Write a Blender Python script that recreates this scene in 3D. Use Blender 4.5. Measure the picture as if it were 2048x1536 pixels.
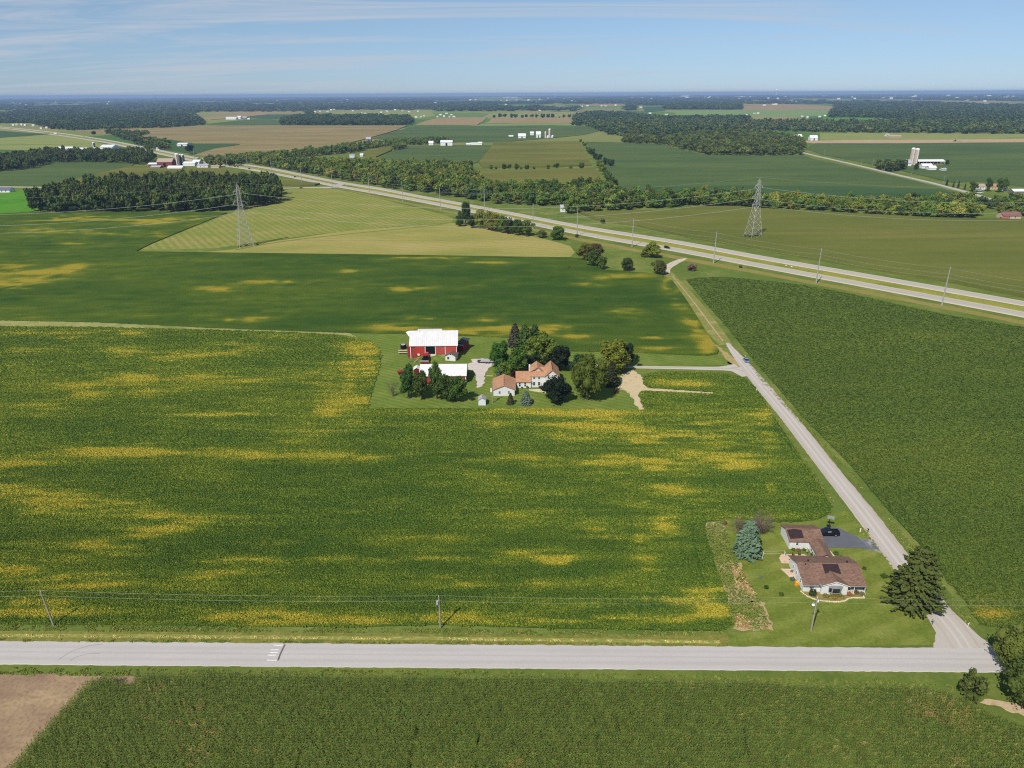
import bpy, bmesh, math, random
import numpy as np
from mathutils import Vector, Matrix, Euler
from mathutils.geometry import delaunay_2d_cdt

for o in list(bpy.data.objects): bpy.data.objects.remove(o)
S = bpy.context.scene
COL = S.collection
rnd = random.Random(7)
R = math.radians

# ------------------------------------------------------------------ camera
CH, FL, PITCH, ROLL = 110.0, 1420.0, R(22.25), R(-0.30)
cam_d = bpy.data.cameras.new('camera'); cam = bpy.data.objects.new('camera', cam_d); COL.objects.link(cam)
CM = Matrix.Rotation(math.pi/2 - PITCH, 3, 'X') @ Matrix.Rotation(ROLL, 3, 'Z')
cam.matrix_world = Matrix.Translation((0, 0, CH)) @ CM.to_4x4()
cam_d.sensor_width = 36.0; cam_d.sensor_fit = 'HORIZONTAL'; cam_d.lens = 36.0*FL/2048.0
cam_d.clip_start = 1.0; cam_d.clip_end = 120000.0
S.camera = cam

# ------------------------------------------------------------------ light: sun, sky, exposure
SUN_EL = 47.5
SUN_AZ_DIR = Vector((-math.cos(R(58)), -math.sin(R(58)), 0))        # horizontal direction towards the sun
sun_dir = Vector((SUN_AZ_DIR.x*math.cos(R(SUN_EL)), SUN_AZ_DIR.y*math.cos(R(SUN_EL)), math.sin(R(SUN_EL))))
sl = bpy.data.lights.new('sun', 'SUN'); sl.energy = 4.6; sl.angle = R(0.53); sl.color = (1.0, 0.95, 0.87)
so = bpy.data.objects.new('sun', sl); COL.objects.link(so)
so.rotation_euler = (-sun_dir).to_track_quat('-Z', 'Y').to_euler(); so.location = (0, 0, 100)
W = bpy.data.worlds.new('World'); S.world = W; W.use_nodes = True
wn, wl = W.node_tree.nodes, W.node_tree.links
for n in list(wn): wn.remove(n)
wo = wn.new('ShaderNodeOutputWorld'); bg = wn.new('ShaderNodeBackground'); bg.inputs[1].default_value = 0.115
sky = wn.new('ShaderNodeTexSky'); sky.sky_type = 'NISHITA'; sky.sun_disc = False
sky.sun_elevation = R(SUN_EL); sky.sun_rotation = math.atan2(sun_dir.x, sun_dir.y)
sky.altitude = 250; sky.air_density = 1.0; sky.dust_density = 0.0; sky.ozone_density = 3.0
# thin high cirrus: streaks on a plane far above, found from the view direction
tc = wn.new('ShaderNodeTexCoord'); sep = wn.new('ShaderNodeSeparateXYZ'); wl.new(tc.outputs['Generated'], sep.inputs[0])
def wm(op, a, b=None, c=None, clamp=False):
    n = wn.new('ShaderNodeMath'); n.operation = op; n.use_clamp = clamp
    for i, v in enumerate((a, b, c)):
        if v is None: continue
        if isinstance(v, (int, float)): n.inputs[i].default_value = v
        else: wl.new(v, n.inputs[i])
    return n.outputs[0]
zz = wm('ADD', wm('MAXIMUM', sep.outputs[2], 0.0), 0.10)
px_, py_ = wm('DIVIDE', sep.outputs[0], zz), wm('DIVIDE', sep.outputs[1], zz)
cmb = wn.new('ShaderNodeCombineXYZ'); wl.new(px_, cmb.inputs[0]); wl.new(py_, cmb.inputs[1])
mp = wn.new('ShaderNodeMapping'); mp.inputs['Rotation'].default_value = (0, 0, R(24)); mp.inputs['Scale'].default_value = (0.30, 1.5, 1)
wl.new(cmb.outputs[0], mp.inputs[0])
n1 = wn.new('ShaderNodeTexNoise'); n1.inputs['Scale'].default_value = 0.9; n1.inputs['Detail'].default_value = 10; n1.inputs['Roughness'].default_value = 0.68; n1.inputs['Distortion'].default_value = 0.9
wl.new(mp.outputs[0], n1.inputs['Vector'])
mp2 = wn.new('ShaderNodeMapping'); mp2.inputs['Location'].default_value = (3.1, 1.7, 0); mp2.inputs['Scale'].default_value = (0.28, 0.42, 1); mp2.inputs['Rotation'].default_value = (0, 0, R(15))
wl.new(cmb.outputs[0], mp2.inputs[0])
n2 = wn.new('ShaderNodeTexNoise'); n2.inputs['Scale'].default_value = 0.7; n2.inputs['Detail'].default_value = 3
wl.new(mp2.outputs[0], n2.inputs['Vector'])
leftness = wm('MULTIPLY_ADD', sep.outputs[0], -0.35, 0.0)
cf = wm('ADD', wm('MULTIPLY', wm('SUBTRACT', n1.outputs[0], 0.49), 6.5), wm('MULTIPLY', wm('SUBTRACT', n2.outputs[0], 0.5), 2.2))
cf = wm('ADD', cf, leftness, clamp=True)
cf = wm('MULTIPLY', cf, 0.72)
cm_ = wn.new('ShaderNodeMix'); cm_.data_type = 'RGBA'; wl.new(cf, cm_.inputs['Factor'])
tint = wn.new('ShaderNodeMix'); tint.data_type = 'RGBA'; tint.blend_type = 'MULTIPLY'; tint.inputs['Factor'].default_value = 1.0
wl.new(sky.outputs[0], tint.inputs['A']); zr = wn.new('ShaderNodeValToRGB'); wl.new(sep.outputs[2], zr.inputs[0]); zr.color_ramp.elements[0].color = (0.39, 0.54, 0.88, 1); zr.color_ramp.elements[1].position = 0.35; zr.color_ramp.elements[1].color = (0.84, 0.80, 0.78, 1)
zm = zr.color_ramp.elements.new(0.1); zm.color = (0.60, 0.66, 0.78, 1)
wl.new(zr.outputs[0], tint.inputs['B'])
wl.new(tint.outputs['Result'], cm_.inputs['A']); cm_.inputs['B'].default_value = (4.4, 4.9, 5.6, 1)
wl.new(cm_.outputs['Result'], bg.inputs[0]); wl.new(bg.outputs[0], wo.inputs[0])
S.view_settings.view_transform = 'Standard'; S.view_settings.look = 'None'
S.view_settings.exposure = 0.0; S.view_settings.gamma = 1.0; S.view_settings.use_curve_mapping = False
S.render.engine = 'CYCLES'
S.cycles.max_bounces = 5; S.cycles.diffuse_bounces = 2; S.cycles.glossy_bounces = 2; S.cycles.transmission_bounces = 3
S.cycles.transparent_max_bounces = 4; S.cycles.volume_bounces = 0; S.cycles.caustics_reflective = False; S.cycles.caustics_refractive = False
S.cycles.use_denoising = False; S.cycles.filter_width = 1.15; S.cycles.use_adaptive_sampling = True; S.cycles.adaptive_threshold = 0.01
try: S.cycles.denoising_prefilter = 'ACCURATE'
except Exception: pass

# ------------------------------------------------------------------ helpers
CMn = np.array(CM)
def G(x, y, z=0.0):
    """photo point -> point of the ground plane (metres)"""
    d = CMn @ np.array([(x-1024)/FL, (768-y)/FL, -1.0]); t = (CH-z)/-d[2]
    return (d[0]*t, d[1]*t)
def proj(xy, z=0.0):
    """ground points (N,2) -> photo pixels (only used to lay out what grows where)"""
    P = np.c_[xy, np.full(len(xy), z-CH)] @ CMn
    return np.c_[1024 + FL*P[:, 0]/-P[:, 2], 768 - FL*P[:, 1]/-P[:, 2]]
def GP(pts, z=0.0): return [G(x, y, z) for x, y in pts]
def lin(c):
    return tuple((v/255/12.92) if v/255 <= 0.04045 else ((v/255+0.055)/1.055)**2.4 for v in c) + (1.0,)
def tag(o, label=None, cat=None, group=None, kind=None):
    if label: o['label'] = label
    if cat: o['category'] = cat
    if group: o['group'] = group
    if kind: o['kind'] = kind
    return o
def empty(name, loc=(0, 0, 0), rz=0.0, label=None, cat=None, group=None):
    o = bpy.data.objects.new(name, None); COL.objects.link(o); o.location = loc; o.rotation_euler = (0, 0, rz)
    o.empty_display_size = 0.5
    return tag(o, label, cat, group)
def link(name, me, mat=None, parent=None, smooth=False):
    o = bpy.data.objects.new(name, me); COL.objects.link(o)
    if parent is not None: o.parent = parent
    if mat is not None and not me.materials: me.materials.append(mat)
    return o
def fast_mesh(name, V, F, smooth=False):
    """numpy verts (N,3), faces (M,k) all the same size"""
    V = np.asarray(V, dtype=np.float32); F = np.asarray(F, dtype=np.int32); k = F.shape[1]
    me = bpy.data.meshes.new(name)
    me.vertices.add(len(V)); me.vertices.foreach_set('co', V.ravel())
    me.loops.add(F.size); me.loops.foreach_set('vertex_index', F.ravel())
    me.polygons.add(len(F)); me.polygons.foreach_set('loop_start', np.arange(0, F.size, k, dtype=np.int32))
    try: me.polygons.foreach_set('loop_total', np.full(len(F), k, dtype=np.int32))
    except Exception: pass
    if smooth: me.polygons.foreach_set('use_smooth', np.ones(len(F), dtype=bool))
    me.update(calc_edges=True); me.validate()
    return me
def pymesh(name, V, F, smooth=False):
    me = bpy.data.meshes.new(name); me.from_pydata([tuple(v) for v in V], [], [tuple(f) for f in F]); me.update()
    if smooth:
        for p in me.polygons: p.use_smooth = True
    return me
def hnoise(x, y, seed=0):
    """smooth value noise in numpy"""
    xi, yi = np.floor(x).astype(np.int64), np.floor(y).astype(np.int64); fx, fy = x-xi, y-yi
    fx, fy = fx*fx*(3-2*fx), fy*fy*(3-2*fy)
    def h(a, b):
        v = np.sin(a*127.1 + b*311.7 + seed*74.7)*43758.5453
        return v - np.floor(v)
    return (h(xi, yi)*(1-fx) + h(xi+1, yi)*fx)*(1-fy) + (h(xi, yi+1)*(1-fx) + h(xi+1, yi+1)*fx)*fy
def fbm(x, y, seed=0, o=4):
    s = 0; a = 0.5; t = 0
    for i in range(o):
        s = s + a*hnoise(x*2**i, y*2**i, seed+i*13); t += a; a *= 0.55
    return s/t
def inside(P, poly):
    """points (N,2) in polygon"""
    x, y = P[:, 0], P[:, 1]; r = np.zeros(len(P), bool); n = len(poly)
    for i in range(n):
        x1, y1 = poly[i]; x2, y2 = poly[(i+1) % n]
        if y1 == y2: continue
        c = ((y1 > y) != (y2 > y)) & (x < (x2-x1)*(y-y1)/(y2-y1) + x1)
        r ^= c
    return r

# ------------------------------------------------------------------ materials
MATS = {}
class NT:
    def __init__(s, name):
        s.m = bpy.data.materials.new(name); s.m.use_nodes = True; s.t = s.m.node_tree; s.n = s.t.nodes; s.l = s.t.links
        for n in list(s.n): s.n.remove(n)
        s.out = s.n.new('ShaderNodeOutputMaterial')
        s.geo = s.n.new('ShaderNodeNewGeometry')
    def put(s, sock, v):
        if isinstance(v, (int, float)): sock.default_value = v
        elif isinstance(v, tuple): sock.default_value = v
        else: s.l.new(v, sock)
    def math(s, op, a, b=None, c=None, clamp=False):
        n = s.n.new('ShaderNodeMath'); n.operation = op; n.use_clamp = clamp
        for i, v in enumerate((a, b, c)):
            if v is not None: s.put(n.inputs[i], v)
        return n.outputs[0]
    def mix(s, f, a, b, mode='MIX'):
        n = s.n.new('ShaderNodeMix'); n.data_type = 'RGBA'; n.blend_type = mode
        s.put(n.inputs['Factor'], f); s.put(n.inputs['A'], a); s.put(n.inputs['B'], b); return n.outputs['Result']
    def noise(s, scale, sx=1, sy=1, sz=1, detail=3, rough=0.55, rot=0.0, vec=None, dist=0.0):
        m = s.n.new('ShaderNodeMapping'); m.inputs['Scale'].default_value = (sx, sy, sz); m.inputs['Rotation'].default_value = (0, 0, rot)
        s.l.new(vec or s.geo.outputs['Position'], m.inputs[0])
        n = s.n.new('ShaderNodeTexNoise'); n.inputs['Scale'].default_value = scale; n.inputs['Detail'].default_value = detail
        n.inputs['Roughness'].default_value = rough; n.inputs['Distortion'].default_value = dist
        s.l.new(m.outputs[0], n.inputs['Vector']); return n.outputs[0]
    def ramp(s, f, stops):
        r = s.n.new('ShaderNodeValToRGB'); e = r.color_ramp.elements
        e[0].position, e[0].color = stops[0]; e[1].position, e[1].color = stops[-1]
        for p, c in stops[1:-1]:
            k = e.new(p); k.color = c
        s.l.new(f, r.inputs[0]); return r.outputs[0]
    def rng(s, f, a, b, c=0.0, d=1.0):
        n = s.n.new('ShaderNodeMapRange'); n.interpolation_type = 'SMOOTHSTEP'
        s.put(n.inputs[0], f); n.inputs[1].default_value = a; n.inputs[2].default_value = b; n.inputs[3].default_value = c; n.inputs[4].default_value = d
        return n.outputs[0]
    def bump(s, h, strength=0.5, dist=0.1):
        b = s.n.new('ShaderNodeBump'); b.inputs['Strength'].default_value = strength; b.inputs['Distance'].default_value = dist
        s.l.new(h, b.inputs['Height']); return b.outputs[0]
    def finish(s, col, rough=0.8, normal=None, metal=0.0, spec=0.3, transl=None):
        p = s.n.new('ShaderNodeBsdfPrincipled'); s.put(p.inputs['Base Color'], col); s.put(p.inputs['Roughness'], rough)
        p.inputs['Metallic'].default_value = metal; p.inputs['Specular IOR Level'].default_value = spec
        if normal is not None: s.l.new(normal, p.inputs['Normal'])
        res = p.outputs[0]
        if transl:
            t = s.n.new('ShaderNodeBsdfTranslucent'); s.put(t.inputs[0], col)
            mx = s.n.new('ShaderNodeMixShader'); mx.inputs[0].default_value = transl
            s.l.new(res, mx.inputs[1]); s.l.new(t.outputs[0], mx.inputs[2]); res = mx.outputs[0]
        s.l.new(res, s.out.inputs[0]); MATS[s.m.name] = s.m; return s.m

def plain(name, rgb, rough=0.7, metal=0.0, var=0.12, scale=0.7, spec=0.3, bump=0.0):
    """a painted / bare surface: colour with faint wear"""
    if name in MATS: return MATS[name]
    t = NT(name); c = lin(rgb); n = t.noise(scale, detail=5)
    d = tuple(v*(1-var) for v in c[:3]) + (1,); u = tuple(min(1, v*(1+var)) for v in c[:3]) + (1,)
    col = t.ramp(n, [(0.3, d), (0.7, u)])
    return t.finish(col, rough, t.bump(t.noise(scale*9), bump, 0.03) if bump else None, metal, spec)
def streaked(name, rgb, pitch, axis='X', rough=0.6, metal=0.0, var=0.1, depth=0.4, stain=None):
    """boards, ribbed metal or siding courses: lines every PITCH metres along AXIS in object space, plus stains"""
    if name in MATS: return MATS[name]
    t = NT(name); tcn = t.n.new('ShaderNodeTexCoord'); sp = t.n.new('ShaderNodeSeparateXYZ'); t.l.new(tcn.outputs['Object'], sp.inputs[0])
    a = sp.outputs['XYZ'.index(axis)]
    saw = t.math('FRACT', t.math('DIVIDE', a, pitch)); edge = t.rng(t.math('ABSOLUTE', t.math('SUBTRACT', saw, 0.5)), 0.38, 0.5)
    c = lin(rgb); n = t.noise(0.5, detail=6, vec=tcn.outputs['Object'])
    cell = t.n.new('ShaderNodeTexWhiteNoise'); cell.noise_dimensions = '1D'; t.l.new(t.math('FLOOR', t.math('DIVIDE', a, pitch)), cell.inputs['W'])
    col = t.ramp(n, [(0.3, tuple(v*(1-var) for v in c[:3])+(1,)), (0.7, tuple(min(1, v*(1+var)) for v in c[:3])+(1,))])
    col = t.mix(t.math('MULTIPLY', cell.outputs[0], var*1.5), col, tuple(v*0.6 for v in c[:3])+(1,))
    col = t.mix(t.math('MULTIPLY', edge, depth*0.5), col, tuple(v*0.35 for v in c[:3])+(1,))
    if stain:
        sn = t.noise(0.9, sx=1.0, sy=0.35, sz=0.35, detail=7, rough=0.65, vec=tcn.outputs['Object'])
        col = t.mix(t.rng(sn, 0.56, 0.72, 0, 0.6), col, lin(stain))
    return t.finish(col, rough, t.bump(t.math('SUBTRACT', 1.0, edge), 0.4, 0.03), metal)
def shingle(name, a, b):
    if name in MATS: return MATS[name]
    t = NT(name); tcn = t.n.new('ShaderNodeTexCoord')
    v = t.n.new('ShaderNodeTexVoronoi'); v.inputs['Scale'].default_value = 3.2; v.feature = 'F1'
    m = t.n.new('ShaderNodeMapping'); m.inputs['Scale'].default_value = (0.7, 1.6, 1.6); t.l.new(tcn.outputs['Object'], m.inputs[0]); t.l.new(m.outputs[0], v.inputs['Vector'])
    sp = t.n.new('ShaderNodeSeparateColor'); t.l.new(v.outputs['Color'], sp.inputs[0])
    col = t.mix(sp.outputs[0], lin(a), lin(b)); col = t.mix(t.rng(t.noise(0.35, detail=4), 0.4, 0.7, 0, 0.25), col, tuple(x*0.6 for x in lin(a)[:3])+(1,))
    return t.finish(col, 0.9, t.bump(sp.outputs[1], 0.5, 0.03), 0, 0.15)

def foliage(name, spec=0.1, transl=0.22, leafvar=0.55):
    """leaf colour comes from the object's own colour, varied per tree and per leaf clump"""
    t = NT(name); oi = t.n.new('ShaderNodeObjectInfo'); tcn = t.n.new('ShaderNodeTexCoord')
    n = t.noise(7.0, detail=2, vec=tcn.outputs['Object']); n3 = t.noise(60.0, detail=1, vec=tcn.outputs['Object'])
    hs = t.n.new('ShaderNodeHueSaturation')
    ta = t.n.new('ShaderNodeAttribute'); ta.attribute_name = 'tint'; ta.attribute_type = 'INSTANCER'
    t.l.new(t.mix(t.math('GREATER_THAN', ta.outputs['Fac'], 0.0001), t.mix(1.0, oi.outputs['Color'], (1.05, 1.0, 0.84, 1), 'MULTIPLY'), t.mix(1.0, ta.outputs['Color'], (1.05, 1.0, 0.84, 1), 'MULTIPLY')), hs.inputs['Color'])
    t.l.new(t.math('MULTIPLY_ADD', oi.outputs['Random'], 0.045, 0.48), hs.inputs['Hue'])
    hs.inputs['Saturation'].default_value = 1.0
    v = t.math('ADD', t.math('MULTIPLY_ADD', n, leafvar, 1.0-leafvar*0.5), t.math('MULTIPLY_ADD', n3, 0.5, -0.25))
    v = t.math('MULTIPLY', v, t.math('MULTIPLY_ADD', oi.outputs['Random'], 0.55, 0.92))
    t.l.new(v, hs.inputs['Value'])
    return t.finish(hs.outputs[0], 0.55, None, 0, spec, transl)
M_LEAF = foliage('leaves'); M_NEEDLE = foliage('needles', transl=0.08, leafvar=0.7)
M_BARK = plain('bark', (92, 82, 70), 0.9, var=0.3, scale=3); M_TWIG = plain('bare twigs', (128, 112, 98), 0.9, var=0.25, scale=2)

def soil_mat(name, a, b, c=None, sc=0.4, sx=1.0):
    t = NT(name); n = t.noise(sc, sx=sx, detail=8, rough=0.65); n2 = t.noise(sc*12, detail=3)
    col = t.ramp(n, [(0.3, lin(a)), (0.5, lin(b)), (0.72, lin(c or b))])
    col = t.mix(t.rng(n2, 0.4, 0.7, 0, 0.35), col, tuple(v*0.55 for v in lin(a)[:3])+(1,))
    return t.finish(col, 0.95, t.bump(n2, 0.6, 0.08), 0, 0.1)

def lawn_mat(name, a, b, c, stripe=None, rot=0.0, sc=1.0, fine=2.2):
    """mown grass: patches, blades and, if STRIPE, the mower's lanes"""
    t = NT(name); n = t.noise(0.05*sc, detail=6, rough=0.62); n2 = t.noise(fine, detail=4, rough=0.7); n3 = t.noise(0.35*sc, detail=4)
    col = t.ramp(n, [(0.34, lin(a)), (0.5, lin(b)), (0.66, lin(c))])
    col = t.mix(t.rng(n3, 0.35, 0.7, 0, 0.45), col, lin(c))
    if stripe:
        m = t.n.new('ShaderNodeMapping'); m.inputs['Rotation'].default_value = (0, 0, rot); t.l.new(t.geo.outputs['Position'], m.inputs[0])
        sp = t.n.new('ShaderNodeSeparateXYZ'); t.l.new(m.outputs[0], sp.inputs[0])
        w = t.math('SINE', t.math('ADD', t.math('MULTIPLY', sp.outputs[1], 2*math.pi/stripe), t.math('MULTIPLY', n3, 2.2)))
        w = t.math('MULTIPLY', t.rng(w, -0.6, 0.6), t.rng(n, 0.3, 0.6, 0.35, 0.7))
        col = t.mix(w, col, t.mix(1.0, col, (0.74, 0.77, 0.64, 1), 'MULTIPLY'))
    col = t.mix(t.rng(n2, 0.3, 0.7, 0.0, 0.55), col, t.mix(1.0, col, (0.5, 0.52, 0.45, 1), 'MULTIPLY'))
    return t.finish(col, 1.0, t.bump(n2, 0.5, 0.12), 0, 0.0)

def crop_far(name, a, b, c=None, rows=None, fine=0.25, streak=0.02, rot=0.0):
    """a standing crop too far off to see leaves: broad tone changes, streaks along the rows, fine mottle"""
    t = NT(name); n = t.noise(0.006, sx=0.6, sy=1.6, detail=5, rough=0.6, rot=rot); n2 = t.noise(streak, sx=0.15, sy=1.5, detail=5, rough=0.65, rot=rot)
    n3 = t.noise(fine, detail=4, rough=0.75)
    col = t.ramp(n, [(0.33, lin(a)), (0.5, lin(b)), (0.68, lin(c or b))])
    col = t.mix(t.rng(n2, 0.42, 0.68, 0, 0.5), col, lin(a)); 
    col = t.mix(t.rng(n3, 0.35, 0.7, 0, 0.5), col, t.mix(1.0, col, (0.62, 0.64, 0.6, 1), 'MULTIPLY'))
    return t.finish(col, 1.0, t.bump(n3, 0.5, 0.35), 0, 0.0)

def soy_mat(name, inst, dark=(60, 88, 38), mid=(98, 114, 42), yel=(166, 150, 54), fine=1.6):
    """soybean leaves: the 'ripe' attribute says how far a spot has yellowed"""
    t = NT(name); at = t.n.new('ShaderNodeAttribute'); at.attribute_name = 'ripe'; at.attribute_type = 'INSTANCER' if inst else 'GEOMETRY'
    st = t.noise(0.30, sx=0.14, sy=1.3, detail=5, rough=0.65); f = t.noise(fine, detail=3, rough=0.7); f2 = t.noise(0.06, sx=0.5, sy=1.4, detail=4)
    v = t.math('ADD', at.outputs['Fac'], t.math('MULTIPLY', t.math('SUBTRACT', st, 0.5), 0.55))
    v = t.math('ADD', v, t.math('MULTIPLY', t.math('SUBTRACT', f, 0.5), 0.95)); v = t.math('ADD', v, t.math('MULTIPLY', t.math('SUBTRACT', f2, 0.5), 0.35))
    col = t.ramp(v, [(-0.02 if False else 0.0, lin(dark)), (0.36, tuple((p+q)/2 for p, q in zip(lin(dark), lin(mid)))), (0.62, lin(mid)), (1.0, lin(yel))])
    if not inst:
        col = t.mix(t.rng(t.noise(fine*1.1, detail=3, rough=0.8), 0.36, 0.66, 0, 0.75), col, t.mix(1.0, col, (0.45, 0.5, 0.42, 1), 'MULTIPLY'))
        return t.finish(col, 1.0, t.bump(f, 0.9, 0.5), 0, 0.0)
    return t.finish(col, 0.7, None, 0, 0.08, 0.2)

def road_mat(name, a, b, edge=None, lanes=(), sc=1.5, axis_x=True, ang=0.0, y0=0.0, lane=0.65):
    """a worn surface; lanes: darker wheel paths at given offsets from the centre line, wide in metres"""
    t = NT(name); n = t.noise(sc*0.15, sx=0.2 if axis_x else 1, sy=1 if axis_x else 0.2, detail=6, rough=0.6); n2 = t.noise(sc*3, detail=4, rough=0.75)
    col = t.mix(n, lin(a), lin(b))
    uv = t.n.new('ShaderNodeAttribute'); uv.attribute_name = 'across'; uv.attribute_type = 'GEOMETRY'
    for off, wid, dark in lanes:
        d = t.math('ABSOLUTE', t.math('SUBTRACT', uv.outputs['Fac'], off))
        d = t.math('ADD', d, t.math('MULTIPLY', t.math('SUBTRACT', n, 0.5), 0.5))
        col = t.mix(t.rng(d, wid*0.2, wid, lane, 0.0), col, lin(dark))
    col = t.mix(t.rng(n2, 0.4, 0.75, 0, 0.3), col, tuple(v*0.55 for v in lin(a)[:3])+(1,))
    return t.finish(col, 0.92, t.bump(n2, 0.35, 0.03), 0, 0.15)

# ------------------------------------------------------------------ ground shapes
def ragged(P, amp, seed=1):
    """uneven rim: break the outline up and push it in and out"""
    r_ = random.Random(seed); Q = []; n = len(P)
    for i in range(n):
        p, q = Vector(P[i]), Vector(P[(i+1) % n]); d = q-p; L = d.length
        if L < 1e-6: continue
        if L > 400: Q.append((p.x, p.y)); continue
        nn = Vector((-d.y, d.x))/L; k = max(1, min(160, int(L/(amp*2.2))))
        for j in range(k): s = p+d*(j/k)+nn*r_.uniform(-amp, amp); Q.append((s.x, s.y))
    return Q
def slab(name, poly, z, mat, z0=0.0, kind='stuff', label=None, cat=None, side=True, parent=None, world=False, rag=0.0):
    """a patch of ground or crop: flat top at z, real sides down to z0"""
    P = poly if world else GP(poly, z0)
    if rag: P = ragged(P, rag)
    a = sum(P[i][0]*P[(i+1) % len(P)][1]-P[(i+1) % len(P)][0]*P[i][1] for i in range(len(P)))
    if a < 0: P = P[::-1]
    n = len(P)
    r = delaunay_2d_cdt([Vector(p) for p in P], [], [list(range(n))], 1, 1e-5)
    V = [(v.x, v.y, z) for v in r[0]]; F = [tuple(f) for f in r[2]]
    if side and z - z0 > 0.06:
        b = len(V)
        V += [(p[0], p[1], z) for p in P] + [(p[0], p[1], z0-0.05) for p in P]
        F += [(b+i, b+n+i, b+n+(i+1) % n, b+(i+1) % n) for i in range(n)]
    o = link(name, pymesh(name, V, F), mat, parent)
    return tag(o, label, cat, None, kind)
def ripe_slab(name, poly, z, mat, ripe, spacing, label, cat, z0=0.0):
    """the same with a fine inner grid that carries the 'ripe' attribute; spacing: metres as a function of distance"""
    P = GP(poly); n = len(P); a = sum(P[i][0]*P[(i+1) % n][1]-P[(i+1) % n][0]*P[i][1] for i in range(n))
    if a < 0: P = P[::-1]
    # break long edges so that the rim carries detail as well
    E = []
    for i in range(n):
        p, q = np.array(P[i]), np.array(P[(i+1) % n]); L = np.linalg.norm(q-p); k = max(1, int(L/(spacing(max(p[1], 60))*1.5)))
        for j in range(k): E.append(tuple(p+(q-p)*j/k))
    m = len(E); A = np.array(E); ys, pts, row = A[:, 1].min(), [], 0
    y = ys
    while y < A[:, 1].max():
        s = spacing(y); x = np.arange(A[:, 0].min(), A[:, 0].max(), s) + (row % 2)*s*0.5
        pts.append(np.c_[x, np.full(len(x), y)]); y += s; row += 1
    I = np.vstack(pts); I = I + np.random.RandomState(3).uniform(-0.2, 0.2, I.shape)*np.vectorize(spacing)(I[:, 1])[:, None]
    pp = proj(I); I = I[(pp[:, 0] > -350) & (pp[:, 0] < 2400)]
    I = I[inside(I, E)]
    r = delaunay_2d_cdt([Vector(p) for p in E] + [Vector(p) for p in I], [], [list(range(m))], 1, 1e-4)
    X = np.array([(v.x, v.y) for v in r[0]])
    V = [(x, y_, z) for x, y_ in X]; F = [tuple(f) for f in r[2]]; rv = ripe(X)
    b = len(V); V += [(p[0], p[1], z) for p in E] + [(p[0], p[1], z0-0.05) for p in E]
    F += [(b+i, b+m+i, b+m+(i+1) % m, b+(i+1) % m) for i in range(m)]
    er = ripe(np.array(E)); rv = np.r_[rv, er, er]
    me = pymesh(name, V, F); at = me.attributes.new('ripe', 'FLOAT', 'POINT'); at.data.foreach_set('value', rv.astype(np.float32))
    return tag(link(name, me, mat), label, cat, None, 'stuff')
def ribbon(name, pts, widths, z, mat, kind='structure', label=None, cat=None, world=False, z0=None, sub=1, parent=None, rag=0.0):
    """a road or path along a centre line; 'across' = metres from the centre"""
    P = [Vector(p) for p in (pts if world else GP(pts))]
    if sub > 1 and len(P) > 2:                                       # Catmull-Rom for smooth bends
        Q, Wd = [], []
        ws = widths if isinstance(widths, (list, tuple)) else [widths]*len(P)
        for i in range(len(P)-1):
            p0, p1, p2, p3 = P[max(i-1, 0)], P[i], P[i+1], P[min(i+2, len(P)-1)]
            for j in range(sub):
                t = j/sub; Q.append(0.5*((2*p1)+(p2-p0)*t+(2*p0-5*p1+4*p2-p3)*t*t+(3*p1-p0-3*p2+p3)*t**3)); Wd.append(ws[i]+(ws[i+1]-ws[i])*t)
        Q.append(P[-1]); Wd.append(ws[-1]); P, widths = Q, Wd
    ws = widths if isinstance(widths, (list, tuple)) else [widths]*len(P)
    if rag:                                                          # short pieces, each side wandering by itself
        Q, Wd = [], []
        for i in range(len(P)-1):
            L = (P[i+1]-P[i]).length; k = max(1, int(L/1.1)) if L < 60 else 1
            for j in range(k): Q.append(P[i]+(P[i+1]-P[i])*(j/k)); Wd.append(ws[i]+(ws[i+1]-ws[i])*j/k)
        Q.append(P[-1]); Wd.append(ws[-1]); P, ws = Q, Wd
    rr_ = random.Random(5)
    V, F, ac = [], [], []; c = 5; zb = z-0.25 if z0 is None else z0
    for i, p in enumerate(P):
        d = (P[min(i+1, len(P)-1)]-P[max(i-1, 0)]); d.normalize(); nn = Vector((-d.y, d.x))
        for k in range(c):
            s = (k/(c-1)-0.5)*ws[i]; q = p+nn*(s+(rr_.uniform(-rag, rag) if k in (0, c-1) else 0)); V.append((q.x, q.y, z+0.02*(1-abs(k/(c-1)-0.5)*2))); ac.append(s)
        for s in (0.5, -0.5):
            q = p+nn*(s*(ws[i]+min(0.6, ws[i]*0.08))); V.append((q.x, q.y, zb)); ac.append(s*ws[i])
    for i in range(len(P)-1):
        a, b = i*(c+2), (i+1)*(c+2)
        F += [(a+k, b+k, b+k+1, a+k+1)[::-1] for k in range(c-1)]
        F += [(a+c-1, b+c-1, b+c, a+c)[::-1], (a+c+1, b+c+1, b, a)[::-1]]
    me = pymesh(name, V, F); at = me.attributes.new('across', 'FLOAT', 'POINT'); at.data.foreach_set('value', np.array(ac, np.float32))
    return tag(link(name, me, mat, parent), label, cat, None, kind)

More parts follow.
